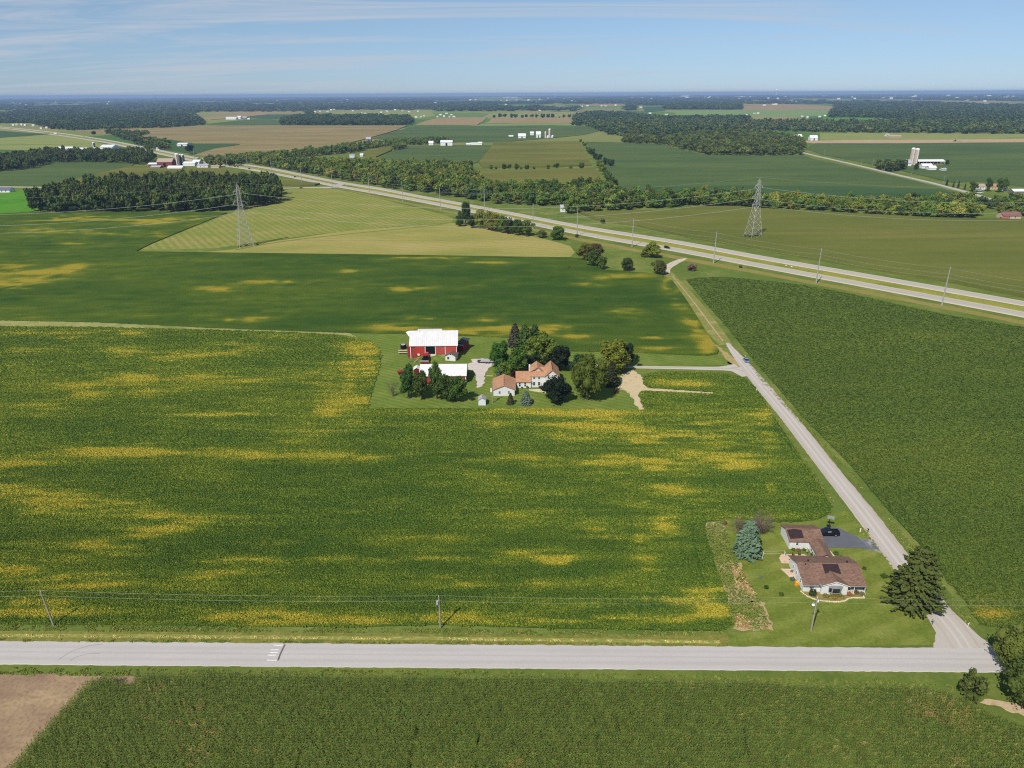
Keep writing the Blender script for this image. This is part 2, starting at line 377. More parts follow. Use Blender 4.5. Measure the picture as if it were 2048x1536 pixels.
# ------------------------------------------------------------------ scatter (only for stuff nobody could count)
def scatter(name, pts, rot, scl, idx, protos, label, cat, attr=None):
    """points -> instances of unlinked prototype meshes, one object"""
    pts = np.asarray(pts, np.float32); me = bpy.data.meshes.new(name); me.vertices.add(len(pts)); me.vertices.foreach_set('co', pts.ravel())
    for nm, tp, arr, key in (('rotv', 'FLOAT_VECTOR', rot, 'vector'), ('sclv', 'FLOAT_VECTOR', scl, 'vector'), ('pick', 'INT', idx, 'value')):
        a = me.attributes.new(nm, tp, 'POINT'); a.data.foreach_set(key, np.ascontiguousarray(arr, dtype=np.int32 if tp == 'INT' else np.float32).ravel())
    if attr is not None:
        a = me.attributes.new('ripe', 'FLOAT', 'POINT'); a.data.foreach_set('value', np.ascontiguousarray(attr, dtype=np.float32))
    tc4 = np.array([tuple(c)[:3]+(1.0,) for _, c in protos], np.float32)[np.asarray(idx, int)]
    a = me.attributes.new('tint', 'FLOAT_COLOR', 'POINT'); a.data.foreach_set('color', tc4.ravel())
    me.update(); o = link(name, me); tag(o, label, cat, None, 'stuff')
    pc = bpy.data.collections.new(name + '_kinds')
    for i, (pm, colr) in enumerate(protos):
        po = bpy.data.objects.new('%03d' % i, pm); po.color = tuple(colr)+(1,) if len(colr) == 3 else colr; pc.objects.link(po)
    g = bpy.data.node_groups.new(name, 'GeometryNodeTree'); g.interface.new_socket('Geometry', in_out='INPUT', socket_type='NodeSocketGeometry'); g.interface.new_socket('Geometry', in_out='OUTPUT', socket_type='NodeSocketGeometry')
    N = g.nodes; gi, go = N.new('NodeGroupInput'), N.new('NodeGroupOutput')
    m2p = N.new('GeometryNodeMeshToPoints'); iop = N.new('GeometryNodeInstanceOnPoints'); ci = N.new('GeometryNodeCollectionInfo')
    ci.inputs['Collection'].default_value = pc; ci.inputs['Separate Children'].default_value = True; ci.inputs['Reset Children'].default_value = True
    def named(nm, tp):
        n = N.new('GeometryNodeInputNamedAttribute'); n.data_type = tp; n.inputs[0].default_value = nm; return [s for s in n.outputs if s.enabled][0]
    g.links.new(gi.outputs[0], m2p.inputs[0]); g.links.new(m2p.outputs[0], iop.inputs['Points']); g.links.new(ci.outputs[0], iop.inputs['Instance'])
    iop.inputs['Pick Instance'].default_value = True
    e2r = N.new('FunctionNodeEulerToRotation'); g.links.new(named('rotv', 'FLOAT_VECTOR'), e2r.inputs[0]); g.links.new(e2r.outputs[0], iop.inputs['Rotation'])
    g.links.new(named('sclv', 'FLOAT_VECTOR'), iop.inputs['Scale']); g.links.new(named('pick', 'INT'), iop.inputs['Instance Index'])
    g.links.new(iop.outputs[0], go.inputs[0])
    md = o.modifiers.new('scatter', 'NODES'); md.node_group = g
    return o
# ================================================================== plants
def _n(v): return v/np.maximum(np.linalg.norm(v, axis=-1, keepdims=True), 1e-6)
def leaf_quads(C, N, size, rs, asp=1.0, bias=1.3):
    n = _n(N*bias + rs.normal(size=C.shape)); t = _n(np.cross(n, rs.normal(size=C.shape))); b = np.cross(n, t)
    s = (size*rs.uniform(0.6, 1.3, len(C)))[:, None]
    V = np.stack([C-t*s*asp/2-b*s/2, C+t*s*asp/2-b*s/2*0.7, C+t*s*asp/2+b*s/2, C-t*s*asp/2*0.7+b*s/2], 1).reshape(-1, 3)
    return V, np.arange(len(V)).reshape(-1, 4)
def ico(sub=1):
    bm = bmesh.new(); bmesh.ops.create_icosphere(bm, subdivisions=sub, radius=1.0)
    V = np.array([v.co[:] for v in bm.verts]); F = np.array([[v.index for v in f.verts] for f in bm.faces]); bm.free(); return V, F
ICO1, ICO2 = ico(1), ico(2)
def trunk_np(h, r, rs, limbs=5, spread=0.2, top=0.55):
    V, F = [], []
    def tube(a, b, ra, rb, k=6):
        a, b = np.array(a), np.array(b); d = _n(b-a); u = _n(np.cross(d, [0.3, 0.8, 0.1])); w = np.cross(d, u); o = len(V)
        for c, rr in ((a, ra), (b, rb)):
            for i in range(k):
                t = 2*math.pi*i/k; V.append(c + (u*math.cos(t)+w*math.sin(t))*rr)
        for i in range(k): F.append((o+i, o+(i+1) % k, o+k+(i+1) % k, o+k+i))
    tube((0, 0, -0.01), (0.01, 0, h*top*0.5), r*1.25, r*0.85); tube((0.01, 0, h*top*0.5), (0, 0.01, h*top*1.3), r*0.85, r*0.25)
    for i in range(limbs):
        a = i*2.4+rs.rand(); z = h*top*(0.45+0.5*i/limbs)
        tube((0, 0, z), (math.cos(a)*spread, math.sin(a)*spread, z+0.22), r*0.45, r*0.12, 5)
    return np.array(V), np.array(F)
def broad_np(seed, lumps=34, per=60, leaf=0.035, w=0.8, z0=0.16, core=True, squash=1.0, ragged=0.0):
    """broadleaf crown, unit height: lumps of leaf clusters round a lobed volume"""
    rs = np.random.RandomState(seed); cz, rz, rx = (1+z0)/2, (1-z0)/2*0.86, w/2*0.84
    d = _n(rs.normal(size=(lumps, 3))); d[:, 2] *= squash; rad = rs.uniform(0.45, 0.92, lumps)[:, None]
    lobe = 1 + 0.22*np.sin(3*np.arctan2(d[:, 1], d[:, 0]) + seed)[:, None]*np.array([1, 1, 0.3])
    P = d*rad*np.array([rx, rx, rz])*lobe + np.array([0, 0, cz]); lr = rs.uniform(0.24, 0.40, lumps)*rx*1.15
    low = P[:, 2]-lr < z0; P[low, 2] = z0 + lr[low]*0.8
    k = lumps*per; li = rs.randint(0, lumps, k); dd = _n(rs.normal(size=(k, 3)) + np.array([0, 0, 0.35]))
    C = P[li] + dd*lr[li][:, None]*rs.uniform(0.75, 1.12+ragged, k)[:, None]
    V, F = leaf_quads(C, dd, leaf, rs)
    Vs, Fs = [V], []
    if core:
        iv, jf = ICO1; o = len(V); T = []
        for i in range(lumps):
            Vs.append(P[i] + iv*lr[i]*0.80*rs.uniform(0.8, 1.1, (len(iv), 1))); T.append(jf+o); o += len(iv)
        T = np.vstack(T); F4 = F
        return np.vstack(Vs), F4, T, rs
    return V, F, None, rs
def mesh_mixed(name, V, F4, T=None, mats=(), idx=None):
    """quads plus triangles in one mesh"""
    nt = 0 if T is None else len(T)
    me = bpy.data.meshes.new(name); me.vertices.add(len(V)); me.vertices.foreach_set('co', np.asarray(V, np.float32).ravel())
    L = np.r_[F4.ravel(), T.ravel()] if nt else F4.ravel(); me.loops.add(len(L)); me.loops.foreach_set('vertex_index', L.astype(np.int32))
    st = np.r_[np.arange(len(F4))*4, len(F4)*4+np.arange(nt)*3].astype(np.int32); me.polygons.add(len(st)); me.polygons.foreach_set('loop_start', st)
    try: me.polygons.foreach_set('loop_total', np.r_[np.full(len(F4), 4), np.full(nt, 3)].astype(np.int32))
    except Exception: pass
    for m in mats: me.materials.append(m)
    if idx is not None: me.polygons.foreach_set('material_index', idx.astype(np.int32))
    me.update(calc_edges=True); return me
def broad_mesh(name, seed, **kw):
    V, F, T, rs = broad_np(seed, **kw); return mesh_mixed(name, V, F, T, [M_LEAF])
def broad_whole(name, seed, **kw):
    """one-mesh tree for the distance: crown and trunk in two materials"""
    V, F, T, rs = broad_np(seed, **kw); tv, tf = trunk_np(1, 0.022, rs, limbs=2); o = len(V)
    F2 = np.vstack([F, tf+o]); idx = np.r_[np.zeros(len(F)), np.ones(len(tf)), np.zeros(0 if T is None else len(T))]
    return mesh_mixed(name, np.vstack([V, tv]), F2, T, [M_LEAF, M_BARK], idx)
def spruce_np(seed, w=0.5, whorls=16, pad=0.05, per=5, droop=0.10, ragged=0.15, bottom=0.05, dens=1.0, power=0.8, up=0.0):
    rs = np.random.RandomState(seed); C, N, A = [], [], []
    for i in range(whorls):
        f = (i+rs.rand()*0.5)/whorls; z = bottom + (0.97-bottom)*f; Rr = w/2*(1-f)**power + 0.012; nb = int(max(4, (9+Rr*34)*dens)); a0 = rs.rand()*6
        for b in range(nb):
            a = a0 + 2*math.pi*b/nb + rs.uniform(-0.15, 0.15); L = Rr*(1+rs.uniform(-ragged, ragged)*1.3)
            for k in range(per):
                q = 0.35+0.65*(k+rs.rand())/per; r = L*q
                C.append((math.cos(a)*r, math.sin(a)*r, z - droop*r*1.4 + up*r*q + rs.uniform(-1, 1)*0.008)); N.append((math.cos(a)*0.45, math.sin(a)*0.45, 1.0)); 
    C, N = np.array(C), np.array(N)
    V, F = leaf_quads(C, N, pad, rs, asp=1.7, bias=2.2)
    # inner dark mass: stacked rough cones
    K = 9; cv, cf = [], []; m = 7
    for i in range(m):
        f = i/(m-1); z = bottom+0.02+(0.93-bottom)*f; rr = w/2*0.62*(1-f)**power+0.004
        for k in range(K): t = 2*math.pi*k/K; cv.append((math.cos(t)*rr*rs.uniform(0.85, 1.1), math.sin(t)*rr*rs.uniform(0.85, 1.1), z))
    for i in range(m-1):
        for k in range(K): cf.append((i*K+k, i*K+(k+1) % K, (i+1)*K+(k+1) % K, (i+1)*K+k))
    o = len(V); return np.vstack([V, np.array(cv)]), np.vstack([F, np.array(cf)+o]), rs
def spruce_mesh(name, seed, **kw):
    V, F, rs = spruce_np(seed, **kw); return mesh_mixed(name, V, F, None, [M_NEEDLE])
def trunk_mesh(name, r=0.025, limbs=5, top=0.55, spread=0.2, seed=1):
    V, F = trunk_np(1, r, np.random.RandomState(seed), limbs, spread, top); return mesh_mixed(name, V, F, None, [M_BARK])
def bare_mesh(name, seed, w=1.3, n=900, leafy=0):
    """leafless shrub: fanned limbs that fork into fine twigs"""
    rs = np.random.RandomState(seed); V, F = [], []
    def stick(a, b, r0, r1):
        d = _n(b-a); u = _n(np.cross(d, rs.normal(size=3))); o = len(V); w_ = np.cross(d, u)
        for c, r in ((a, r0), (b, r1)):
            V.extend([c+u*r, c-u*r*0.5+w_*r*0.87, c-u*r*0.5-w_*r*0.87])
        for i in range(3): F.append((o+i, o+(i+1) % 3, o+3+(i+1) % 3, o+3+i))
    tips = []
    for i in range(14):
        a = rs.rand()*6.28; el = rs.uniform(0.35, 1.3); L = rs.uniform(0.35, 0.6); p0 = rs.normal(size=3)*0.02*np.array([1, 1, 0])
        p1 = p0 + np.array([math.cos(a)*math.cos(el)*w*0.5, math.sin(a)*math.cos(el)*w*0.5, math.sin(el)*0.75])*L*1.6
        stick(p0, p1, 0.014, 0.007); tips.append((p0, p1))
    for i in range(n):
        p0, p1 = tips[rs.randint(len(tips))]; f = rs.uniform(0.3, 1.0); b = p0+(p1-p0)*f
        d = _n(_n(p1-p0)+rs.normal(size=3)*0.75); e = b+d*rs.uniform(0.08, 0.3); e[2] = max(e[2], 0.02)
        stick(b, e, 0.0035, 0.0015)
        if len(tips) < 160: tips.append((b, e))
    V, F = np.array(V), np.array(F); mats = [M_TWIG, M_LEAF]; idx = np.zeros(len(F))
    if leafy:
        P = np.array([t[0]+(t[1]-t[0])*rs.rand() for t in [tips[rs.randint(len(tips))] for _ in range(leafy)]]); lv, lf = leaf_quads(P, rs.normal(size=P.shape), 0.03, rs)
        F = np.vstack([F, lf+len(V)]); V = np.vstack([V, lv]); idx = np.r_[idx, np.ones(leafy)]
    return mesh_mixed(name, V, F, None, mats, idx)

BROAD = [broad_mesh('broad_crown_mesh', 11+i, lumps=32+4*i, per=95, leaf=0.04, w=0.86, z0=0.04) for i in range(3)]
BROAD += [broad_mesh('tall_crown_mesh', 21, lumps=34, per=95, leaf=0.036, w=0.7, z0=0.03), broad_mesh('wide_crown_mesh', 31, lumps=52, per=95, leaf=0.032, w=1.05, z0=0.03, ragged=0.15)]
MIDB = [broad_whole('belt_tree_mesh', 41+i, lumps=15+i, per=30, leaf=0.085, w=0.80+0.08*(i % 3), z0=0.08) for i in range(5)]
FARB = [broad_whole('far_tree_mesh', 61+i, lumps=7, per=12, leaf=0.15, w=0.95, z0=0.02) for i in range(3)]
SPR = [spruce_mesh('spruce_crown_mesh', 71, w=0.62, whorls=18, pad=0.045, per=9, dens=1.5, power=0.62), spruce_mesh('slim_spruce_mesh', 72, w=0.5, whorls=14, pad=0.05, per=6, dens=1.3)]
PINE = spruce_mesh('open_conifer_mesh', 75, w=0.74, whorls=16, pad=0.03, per=22, droop=-0.02, ragged=0.42, dens=1.0, power=0.6, up=0.12, bottom=0.07)
TRUNK = trunk_mesh('trunk_mesh'); TRUNK_S = trunk_mesh('slim_trunk_mesh', 0.016, 0, 0.7)
SHRUBM = [broad_mesh('shrub_mesh', 81+i, lumps=16, per=46, leaf=0.085, w=1.25, z0=0.0, ragged=0.2) for i in range(2)]

def HT(px, yb, yt):
    """height of an upright thing whose foot is at (px,yb) and whose top reaches row yt"""
    g = G(px, yb); d = CMn @ np.array([(px-1024)/FL, (768-yt)/FL, -1.0]); return CH + d[2]*g[1]/d[1]
def MPP(y): return CH/math.sin(math.atan((y-768)/FL)+PITCH)*math.cos(math.atan((y-768)/FL))/FL      # metres per photo pixel at ground row y
def tree(name, base, h, w, mesh, col, label, cat='tree', trunk=None, group=None, rz=None, ratio=None):
    """a tree with its crown and trunk as parts"""
    g = G(*base) if base[1] > 180 else base
    e = empty(name, (g[0], g[1], 0), rnd.uniform(0, 6.28) if rz is None else rz, label, cat, group)
    c = link('crown', mesh, None, e); bb = ratio or 0.86; s = w/bb; c.scale = (s, s, h); c.color = lin(col)
    if trunk is not False:
        t = link('trunk', trunk or TRUNK, None, e); t.scale = (h, h, h*1.02)
    return e

# ================================================================== ground and fields
base_m = NT('grass and far country')
_t = base_m
dist = _t.n.new('ShaderNodeVectorMath'); dist.operation = 'LENGTH'; _t.l.new(_t.geo.outputs['Position'], dist.inputs[0])
vo = _t.n.new('ShaderNodeTexVoronoi'); vo.distance = 'CHEBYCHEV'; vo.inputs['Scale'].default_value = 0.0024; vo.inputs['Randomness'].default_value = 0.75
mpv = _t.n.new('ShaderNodeMapping'); mpv.inputs['Scale'].default_value = (0.8, 0.42, 1); _t.l.new(_t.geo.outputs['Position'], mpv.inputs[0]); _t.l.new(mpv.outputs[0], vo.inputs['Vector'])
spv = _t.n.new('ShaderNodeSeparateColor'); _t.l.new(vo.outputs['Color'], spv.inputs[0])
fieldc = _t.ramp(spv.outputs[0], [(0.0, lin((70, 100, 48))), (0.25, lin((94, 122, 52))), (0.45, lin((140, 132, 84))), (0.6, lin((84, 110, 50))), (0.75, lin((128, 136, 70))), (1.0, lin((150, 128, 90)))])
spv.outputs[0]
gn = _t.noise(0.03, detail=6, rough=0.65); gn2 = _t.noise(1.6, detail=4, rough=0.75); gn3 = _t.noise(0.25, detail=4)
grassc = _t.ramp(gn, [(0.32, lin((92, 112, 50))), (0.5, lin((108, 124, 58))), (0.66, lin((134, 138, 74)))])
grassc = _t.mix(_t.rng(gn3, 0.4, 0.7, 0, 0.4), grassc, lin((92, 100, 40))); grassc = _t.mix(_t.rng(gn2, 0.35, 0.7, 0, 0.5), grassc, _t.mix(1.0, grassc, (0.5, 0.52, 0.45, 1), 'MULTIPLY'))
gc = _t.mix(_t.rng(dist.outputs['Value'], 1500, 2000), grassc, fieldc)
M_BASE = _t.finish(gc, 1.0, _t.bump(gn2, 0.4, 0.1), 0, 0.0)
gx = [-46000, -12000, -3000, -700, 700, 3000, 12000, 46000]; gy = [-1500, 0, 700, 3000, 12000, 46000]
gv = [(x, y, 0) for y in gy for x in gx]; gf = [(j*8+i, j*8+i+1, (j+1)*8+i+1, (j+1)*8+i) for j in range(5) for i in range(7)]
ground = link('ground', pymesh('ground', gv, gf), M_BASE); tag(ground, kind='structure')

# --- where the soybeans have ripened: (x, y, half width, half height, strength) in the photo's rows and columns
RIPE = [(20,573,45,7,1.2),(60,562,40,7,1.3),(110,547,42,7,1.3),(150,533,26,6,1.2),(12,541,38,8,1),(420,580,34,4,1.1),(475,640,42,6,1.2),(505,634,25,5,1),(100,669,62,6,1),(142,677,22,5,1),(255,670,42,6,1),(60,698,60,6,.7),
 (40,560,60,14,.5),(250,705,42,8,.8),(330,722,80,9,.5),(400,712,80,7,.6),(470,695,60,7,.6),(560,676,70,6,.7),(270,757,32,8,1.1),(190,775,60,8,.9),(170,790,40,6,.8),(300,787,50,8,.6),(390,755,50,6,.7),(510,765,50,12,.4),(110,817,42,10,.6),(100,832,50,4,.8),
 (420,831,85,3,1),(505,830,50,3,.9),(410,855,85,6,.6),(180,904,60,9,.8),(280,907,125,7,1.1),(420,907,55,8,1),(510,912,42,9,.7),(250,890,60,8,.5),(20,916,65,8,.8),(25,932,60,8,1.1),(15,965,65,13,1.1),(60,990,80,22,.55),(130,1010,110,22,.5),
 (225,1012,65,14,.6),(320,1040,70,13,1),(312,1060,60,10,1.1),(290,1073,70,6,1),(420,1045,60,14,.6),(500,1047,60,12,.6),(250,1030,60,15,.5),(210,1090,60,8,.7),(240,1107,50,6,.9),(60,1090,120,9,.9),(40,1115,95,13,.9),(15,1142,60,22,1),(110,1095,60,12,.7),
 (470,1122,80,7,1),(530,1116,42,9,.9),(545,1090,55,22,.6),(430,1145,70,10,.6),(160,1156,125,8,.7),(200,1171,130,8,.8),(380,1160,110,10,.5),(80,1205,70,6,1.2),(55,1226,100,9,1.2),(200,1222,90,9,.7),(60,1160,90,12,.6),(385,1182,50,4,.5),
 (560,1236,160,13,.95),(700,1238,95,11,.95),(600,1200,80,16,.4),(480,1245,80,8,.8),(655,826,22,14,.9),(672,800,42,20,.6),(715,808,24,14,.9),(650,855,62,12,.6),(600,870,50,20,.4),(620,911,62,5,1),(720,914,85,8,.9),(640,925,70,6,.4),(895,907,28,6,.9),(975,912,85,7,.9),(1080,915,45,7,1),
 (1000,935,90,16,.4),(880,852,52,8,.5),(985,850,32,6,.8),(700,760,14,38,.55),(738,735,20,42,.75),(725,700,35,18,.8),(655,765,60,22,.45),(690,730,30,20,.5),(930,826,160,4,.5),(1130,826,120,6,1.3),(1200,829,80,5,1.3),(1060,822,80,4,1),
 (740,1122,90,7,.95),(870,1117,62,9,.95),(650,1118,50,6,.6),(1060,1112,60,10,.95),(1010,1128,40,6,.7),(1120,1118,40,14,.7),(780,1080,120,10,.35),(900,1078,90,10,.35),(870,1152,110,6,.6),(1080,1168,120,10,.7),(720,1165,90,12,.45),(900,1170,90,10,.5),(1000,950,90,18,.4),(1010,1040,80,22,.35),
 (800,1236,260,11,.9),(1000,1240,160,12,1),(1200,1240,125,9,.9),(900,1205,160,10,.35),(1150,1212,120,7,.7),(1235,848,65,12,.9),(1150,852,62,7,.9),(1150,877,42,7,1),(1215,845,50,10,.8),(1290,882,34,15,1.1),(1255,915,65,9,1),(1312,925,25,26,1),(1360,865,72,14,.85),(1430,848,55,14,.75),
 (1445,880,48,20,1.05),(1455,912,60,12,1.1),(1480,932,40,9,1.2),(1400,908,65,9,.8),(1385,836,50,10,.6),(1485,862,26,30,.8),(1525,842,18,32,.8),(1540,885,20,30,.5),(1300,970,55,8,.9),(1345,982,42,11,1),(1365,1005,62,8,.7),(1290,1012,44,9,.9),(1345,1028,30,12,1.1),(1325,1052,24,22,1.2),(1345,1075,22,12,1.1),
 (1225,1080,55,9,.85),(1200,1060,60,12,.6),(1280,1085,18,40,.7),(1110,1122,30,10,1),(1250,1160,65,14,.7),(1330,1205,62,12,1),(1400,1195,50,30,.9),(1425,1220,36,22,.9),(1380,1240,60,8,.8),(1470,1040,70,18,.35),(1542,977,10,8,1.1),(1395,1015,50,12,.6),(1360,940,60,14,.6),(1180,925,90,16,.45),(1240,960,60,10,.7),
 (1380,768,36,7,.9),(1320,762,20,8,.5),(1540,830,10,60,.4),(1300,1120,20,60,.5),(1180,1190,80,14,.45),
 (830,517,62,3,1.1),(985,527,42,2,1),(700,543,32,3,.8),(530,565,60,3,.9),(470,570,60,6,.3),(815,581,32,5,1.2),(860,579,30,4,.6),(560,622,70,4,.6),(460,600,80,8,.3),(840,638,32,4,.8),(795,656,65,7,.8),(980,642,30,8,1),(990,657,50,9,1.1),(880,663,60,4,1),(960,668,60,5,.9),(1110,657,36,8,1),(1150,673,26,8,1.2),(1080,668,40,7,.7),(1205,688,40,4,.5),
 (1290,553,62,4,1),(1330,572,9,20,.9),(1352,602,11,20,1),(1372,632,11,20,1),(1392,655,13,22,1.2),(1415,688,13,18,1.3),(1250,622,42,6,.75),(1275,636,38,5,.5),(1300,677,32,3,1),(1180,571,42,4,.7),(1320,701,70,4,.9),(1205,561,30,4,.6),(960,574,30,4,.4),
 (100,440,44,4,.8),(190,436,62,5,1),(262,443,62,4,.9),(372,437,45,4,1),(300,446,45,5,.7),(230,468,60,5,.7),(80,462,60,6,.6),(50,476,50,4,.6),(310,470,40,5,.7),(140,488,60,5,.7),(150,505,40,4,.5),(20,510,40,5,.6),(400,450,40,4,.6),
 (1945,1212,34,20,0.9),(1985,1232,40,10,0.9),(1970,1205,60,14,0.3),(1850,670,90,16,.25),(1700,900,120,60,.12),(1900,900,90,60,.15)]
RP = np.array(RIPE, float)
def ripe_of(xy):
    p = proj(xy); v = np.zeros(len(xy))
    for s in range(0, len(xy), 20000):
        q = p[s:s+20000]; acc = np.zeros(len(q)); best = np.zeros(len(q))
        for cx, cy, a, b, k in RIPE:
            e = ((q[:, 0]-cx)/a)**2 + ((q[:, 1]-cy)/b)**2
            g = k*np.exp(-0.75*e); acc += g; best = np.maximum(best, g)
        v[s:s+20000] = 0.55*best + 0.45*np.minimum(acc, 1.3)
    x, y = xy[:, 0], xy[:, 1]
    n = fbm(x*0.03, y*0.12, 5, 5) - 0.5; m = fbm(x*0.008, y*0.022, 9, 4) - 0.5; q = fbm(x*0.09, y*0.55, 15, 4) - 0.5
    west = np.clip((-x-20)/200, 0, 1)*0.10
    return np.clip(0.24 + west + v*(0.62+1.1*n+1.4*q) + 0.5*n + 0.6*m + 0.6*q, 0.0, 1.25)
def ripe_right(xy):
    p = proj(xy); x, y = xy[:, 0], xy[:, 1]; v = np.zeros(len(xy))
    for cx, cy, a, b, k in RIPE[-5:]:
        v += k*np.exp(-0.75*(((p[:, 0]-cx)/a)**2+((p[:, 1]-cy)/b)**2))
    return np.clip(0.13 + v + 0.35*(fbm(x*0.02, y*0.05, 3, 4)-0.5), 0, 1.2)

M_SOY = soy_mat('soybean canopy', False); M_SOYI = soy_mat('soybean leaves', True, dark=(84, 110, 42), mid=(130, 144, 48), yel=(184, 173, 62))
M_SOYG = soy_mat('deep green soybean canopy', False, dark=(70, 92, 42), mid=(100, 114, 48)); M_SOYGI = soy_mat('deep green soybean leaves', True, dark=(88, 108, 46), mid=(118, 130, 52))
NEAR = [(-700,1240),(-300,1244),(0,1249),(300,1251),(700,1255),(880,1250),(1100,1257),(1380,1262),(1440,1262),(1462,1250),(1456,1200),(1436,1150),(1420,1100),(1408,1062),(1412,1046),(1450,1036),(1500,1040),(1545,1043),(1600,1044),(1640,1037),(1660,1025),(1662,1012),(1640,975),(1600,915),(1555,845),(1510,775),(1486,756),(1450,748),(1380,744),(1320,744),(1298,747),(1288,756),(1286,768),(1296,776),(1428,785),(1424,789),(1290,782),(1282,790),(1288,820),(1250,822),(1100,819),(900,818),(760,817),(735,819),(738,805),(747,775),(758,740),(762,712),(758,698),(745,686),(720,678),(690,672),(600,666),(400,660),(200,655),(0,653),(-300,648),(-900,640)]
MIDP = [(-1000,632),(-300,638),(0,642),(200,646),(400,656),(600,664),(740,667),(860,670),(960,673),(1020,676),(1046,690),(1060,699),(1140,703),(1280,706),(1380,711),(1412,712),(1434,709),(1438,702),(1427,690),(1402,648),(1372,600),(1345,563),(1325,552),(1300,548),(1250,543),(1206,541),(1178,527),(1160,519),(1142,516),(1060,515),(800,511),(500,507),(272,504),(300,489),(380,456),(455,426),(350,424),(200,424),(60,425),(0,428),(-300,432),(-700,440)]
RIGHTP = [(1372,560),(1395,556),(1430,555),(1480,557),(1600,570),(1700,588),(1800,611),(1900,632),(2048,655),(2500,740),(3200,900),(3200,1260),(2400,1262),(2100,1262),(2040,1258),(1990,1254),(1962,1250),(1948,1232),(1930,1202),(1895,1160),(1840,1090),(1780,1025),(1700,930),(1610,838),(1560,780),(1500,712),(1455,655),(1415,610),(1395,585)]
ripe_slab('soybean_field', NEAR, 0.28, M_SOY, ripe_of, lambda y: max(1.5, y*0.0095), 'ripening soybean field between the farmstead and the near grey road', 'soybeans')
ripe_slab('soybean_field', MIDP, 0.62, M_SOY, ripe_of, lambda y: max(2.4, y*0.011), 'ripening soybean field behind the farmstead and grassy lane, running to the dark woodlot', 'soybeans')
ripe_slab('soybean_field', RIGHTP, 0.30, M_SOYG, ripe_right, lambda y: max(3.0, y*0.02), 'deep green soybean field on the right between gravel road and highway', 'soybeans')

# soybean plants on top, nearest first
def plant_mesh(name, mat, seed, n=12, r=0.40, h=0.36, leaf=0.26):
    rs = np.random.RandomState(seed); a = rs.rand(n)*6.28; q = np.sqrt(rs.rand(n))*r
    C = np.c_[np.cos(a)*q, np.sin(a)*q, h*(1-0.4*(q/r)**2)*rs.uniform(0.75, 1.1, n)]; N = np.c_[np.cos(a)*0.7, np.sin(a)*0.7, np.ones(n)]
    V, F = leaf_quads(C, N, leaf, rs, bias=1.6); return mesh_mixed(name, V, F, None, [mat])
TRACKS = [[(711,688),(704,720),(697,750),(676,785),(652,812),(640,828),(642,840),(660,850),(690,857)], [(702,686),(694,722),(684,752),(662,788),(648,808)], [(668,812),(662,828),(668,838),(684,843)],
 [(1287,835),(1298,870),(1312,905),(1325,940),(1338,985)], [(1296,790),(1308,835),(1322,880)], [(1272,1150),(1278,1190),(1282,1240)], [(1300,1150),(1306,1200),(1310,1245)], [(1383,1050),(1390,1095),(1400,1140),(1412,1180)], [(1100,1120),(1118,1135),(1140,1165),(1160,1185)], [(1500,790),(1545,850),(1600,920)],
 [(0,919),(180,920)], [(600,911),(690,912),(820,913),(1130,914)], [(0,1024),(240,1026),(420,1024),(560,1024)], [(0,1215),(110,1216)], [(560,1130),(600,1105),(640,1080)], [(590,1112),(620,1098),(650,1075),(690,1050)], [(40,1148),(260,1147),(480,1150)], [(0,1163),(120,1163)]]
def near_tracks(I, half):
    hit = np.zeros(len(I), bool)
    for tr in TRACKS:
        W_ = np.array(GP(tr))
        for a, b in zip(W_[:-1], W_[1:]):
            d = b-a; t_ = np.clip(((I-a)@d)/(d@d), 0, 1); hit |= np.linalg.norm(I-(a+t_[:, None]*d), axis=1) < half
    return hit
def sow(name, poly, ripe, mat, bands, label, z, seed):
    P = GP(poly); rs = np.random.RandomState(seed); out, rv, sc = [], [], []
    A = np.array(P)
    for y0, y1, s in bands:
        lo, hi = max(y0, A[:, 1].min()), min(y1, A[:, 1].max())
        if hi <= lo: continue
        X, Y = np.meshgrid(np.arange(-0.80*hi-15, 0.80*hi+15, s), np.arange(lo, hi, s)); I = np.c_[X.ravel(), Y.ravel()]
        I += rs.uniform(-0.42, 0.42, I.shape)*s; p = proj(I); I = I[(p[:, 0] > -140) & (p[:, 0] < 2190)]; J = I + np.c_[fbm(I[:, 0]*0.6, I[:, 1]*0.6, 3, 3)-0.5, fbm(I[:, 0]*0.6, I[:, 1]*0.6, 4, 3)-0.5]*2.4; I = I[inside(J, P)]
        keep = (rs.rand(len(I)) < 0.95) & ~(near_tracks(I, 0.28+0.0012*y0) & (rs.rand(len(I)) < 0.8)); I = I[keep]
        out.append(np.c_[I, np.full(len(I), z)]); rv.append(ripe(I)); sc.append(np.full(len(I), s/0.6))
    pts, rv, sc = np.vstack(out), np.hstack(rv), np.hstack(sc); k = len(pts)
    hs = rs.uniform(0.85, 1.08, k)*(0.8+0.3*fbm(pts[:, 0]*0.5, pts[:, 1]*0.5, seed, 2))
    rv = rv + rs.normal(size=k)*0.12
    protos = [(plant_mesh(name+'_leaf_mesh', mat, seed+i), (1, 1, 1)) for i in range(4)]
    return scatter(name, pts, np.c_[np.zeros(k), np.zeros(k), rs.rand(k)*6.28], np.c_[sc, sc, hs], rs.randint(0, 4, k), protos, label, 'soybean plants', rv)
BANDS = [(112, 165, 0.43), (165, 215, 0.56), (215, 280, 0.76), (280, 365, 1.1)]
sow('soybean_plants', NEAR, ripe_of, M_SOYI, BANDS, 'leafy tops of the yellowing soybeans in the wide field in front of the farmstead', 0.16, 5)
sow('soybean_plants', RIGHTP, ripe_right, M_SOYGI, [(112, 165, 0.42), (165, 215, 0.54), (215, 300, 0.76), (300, 390, 1.05), (390, 470, 1.5)], 'leafy tops of the deep green soybeans right of the gravel road', 0.18, 8)

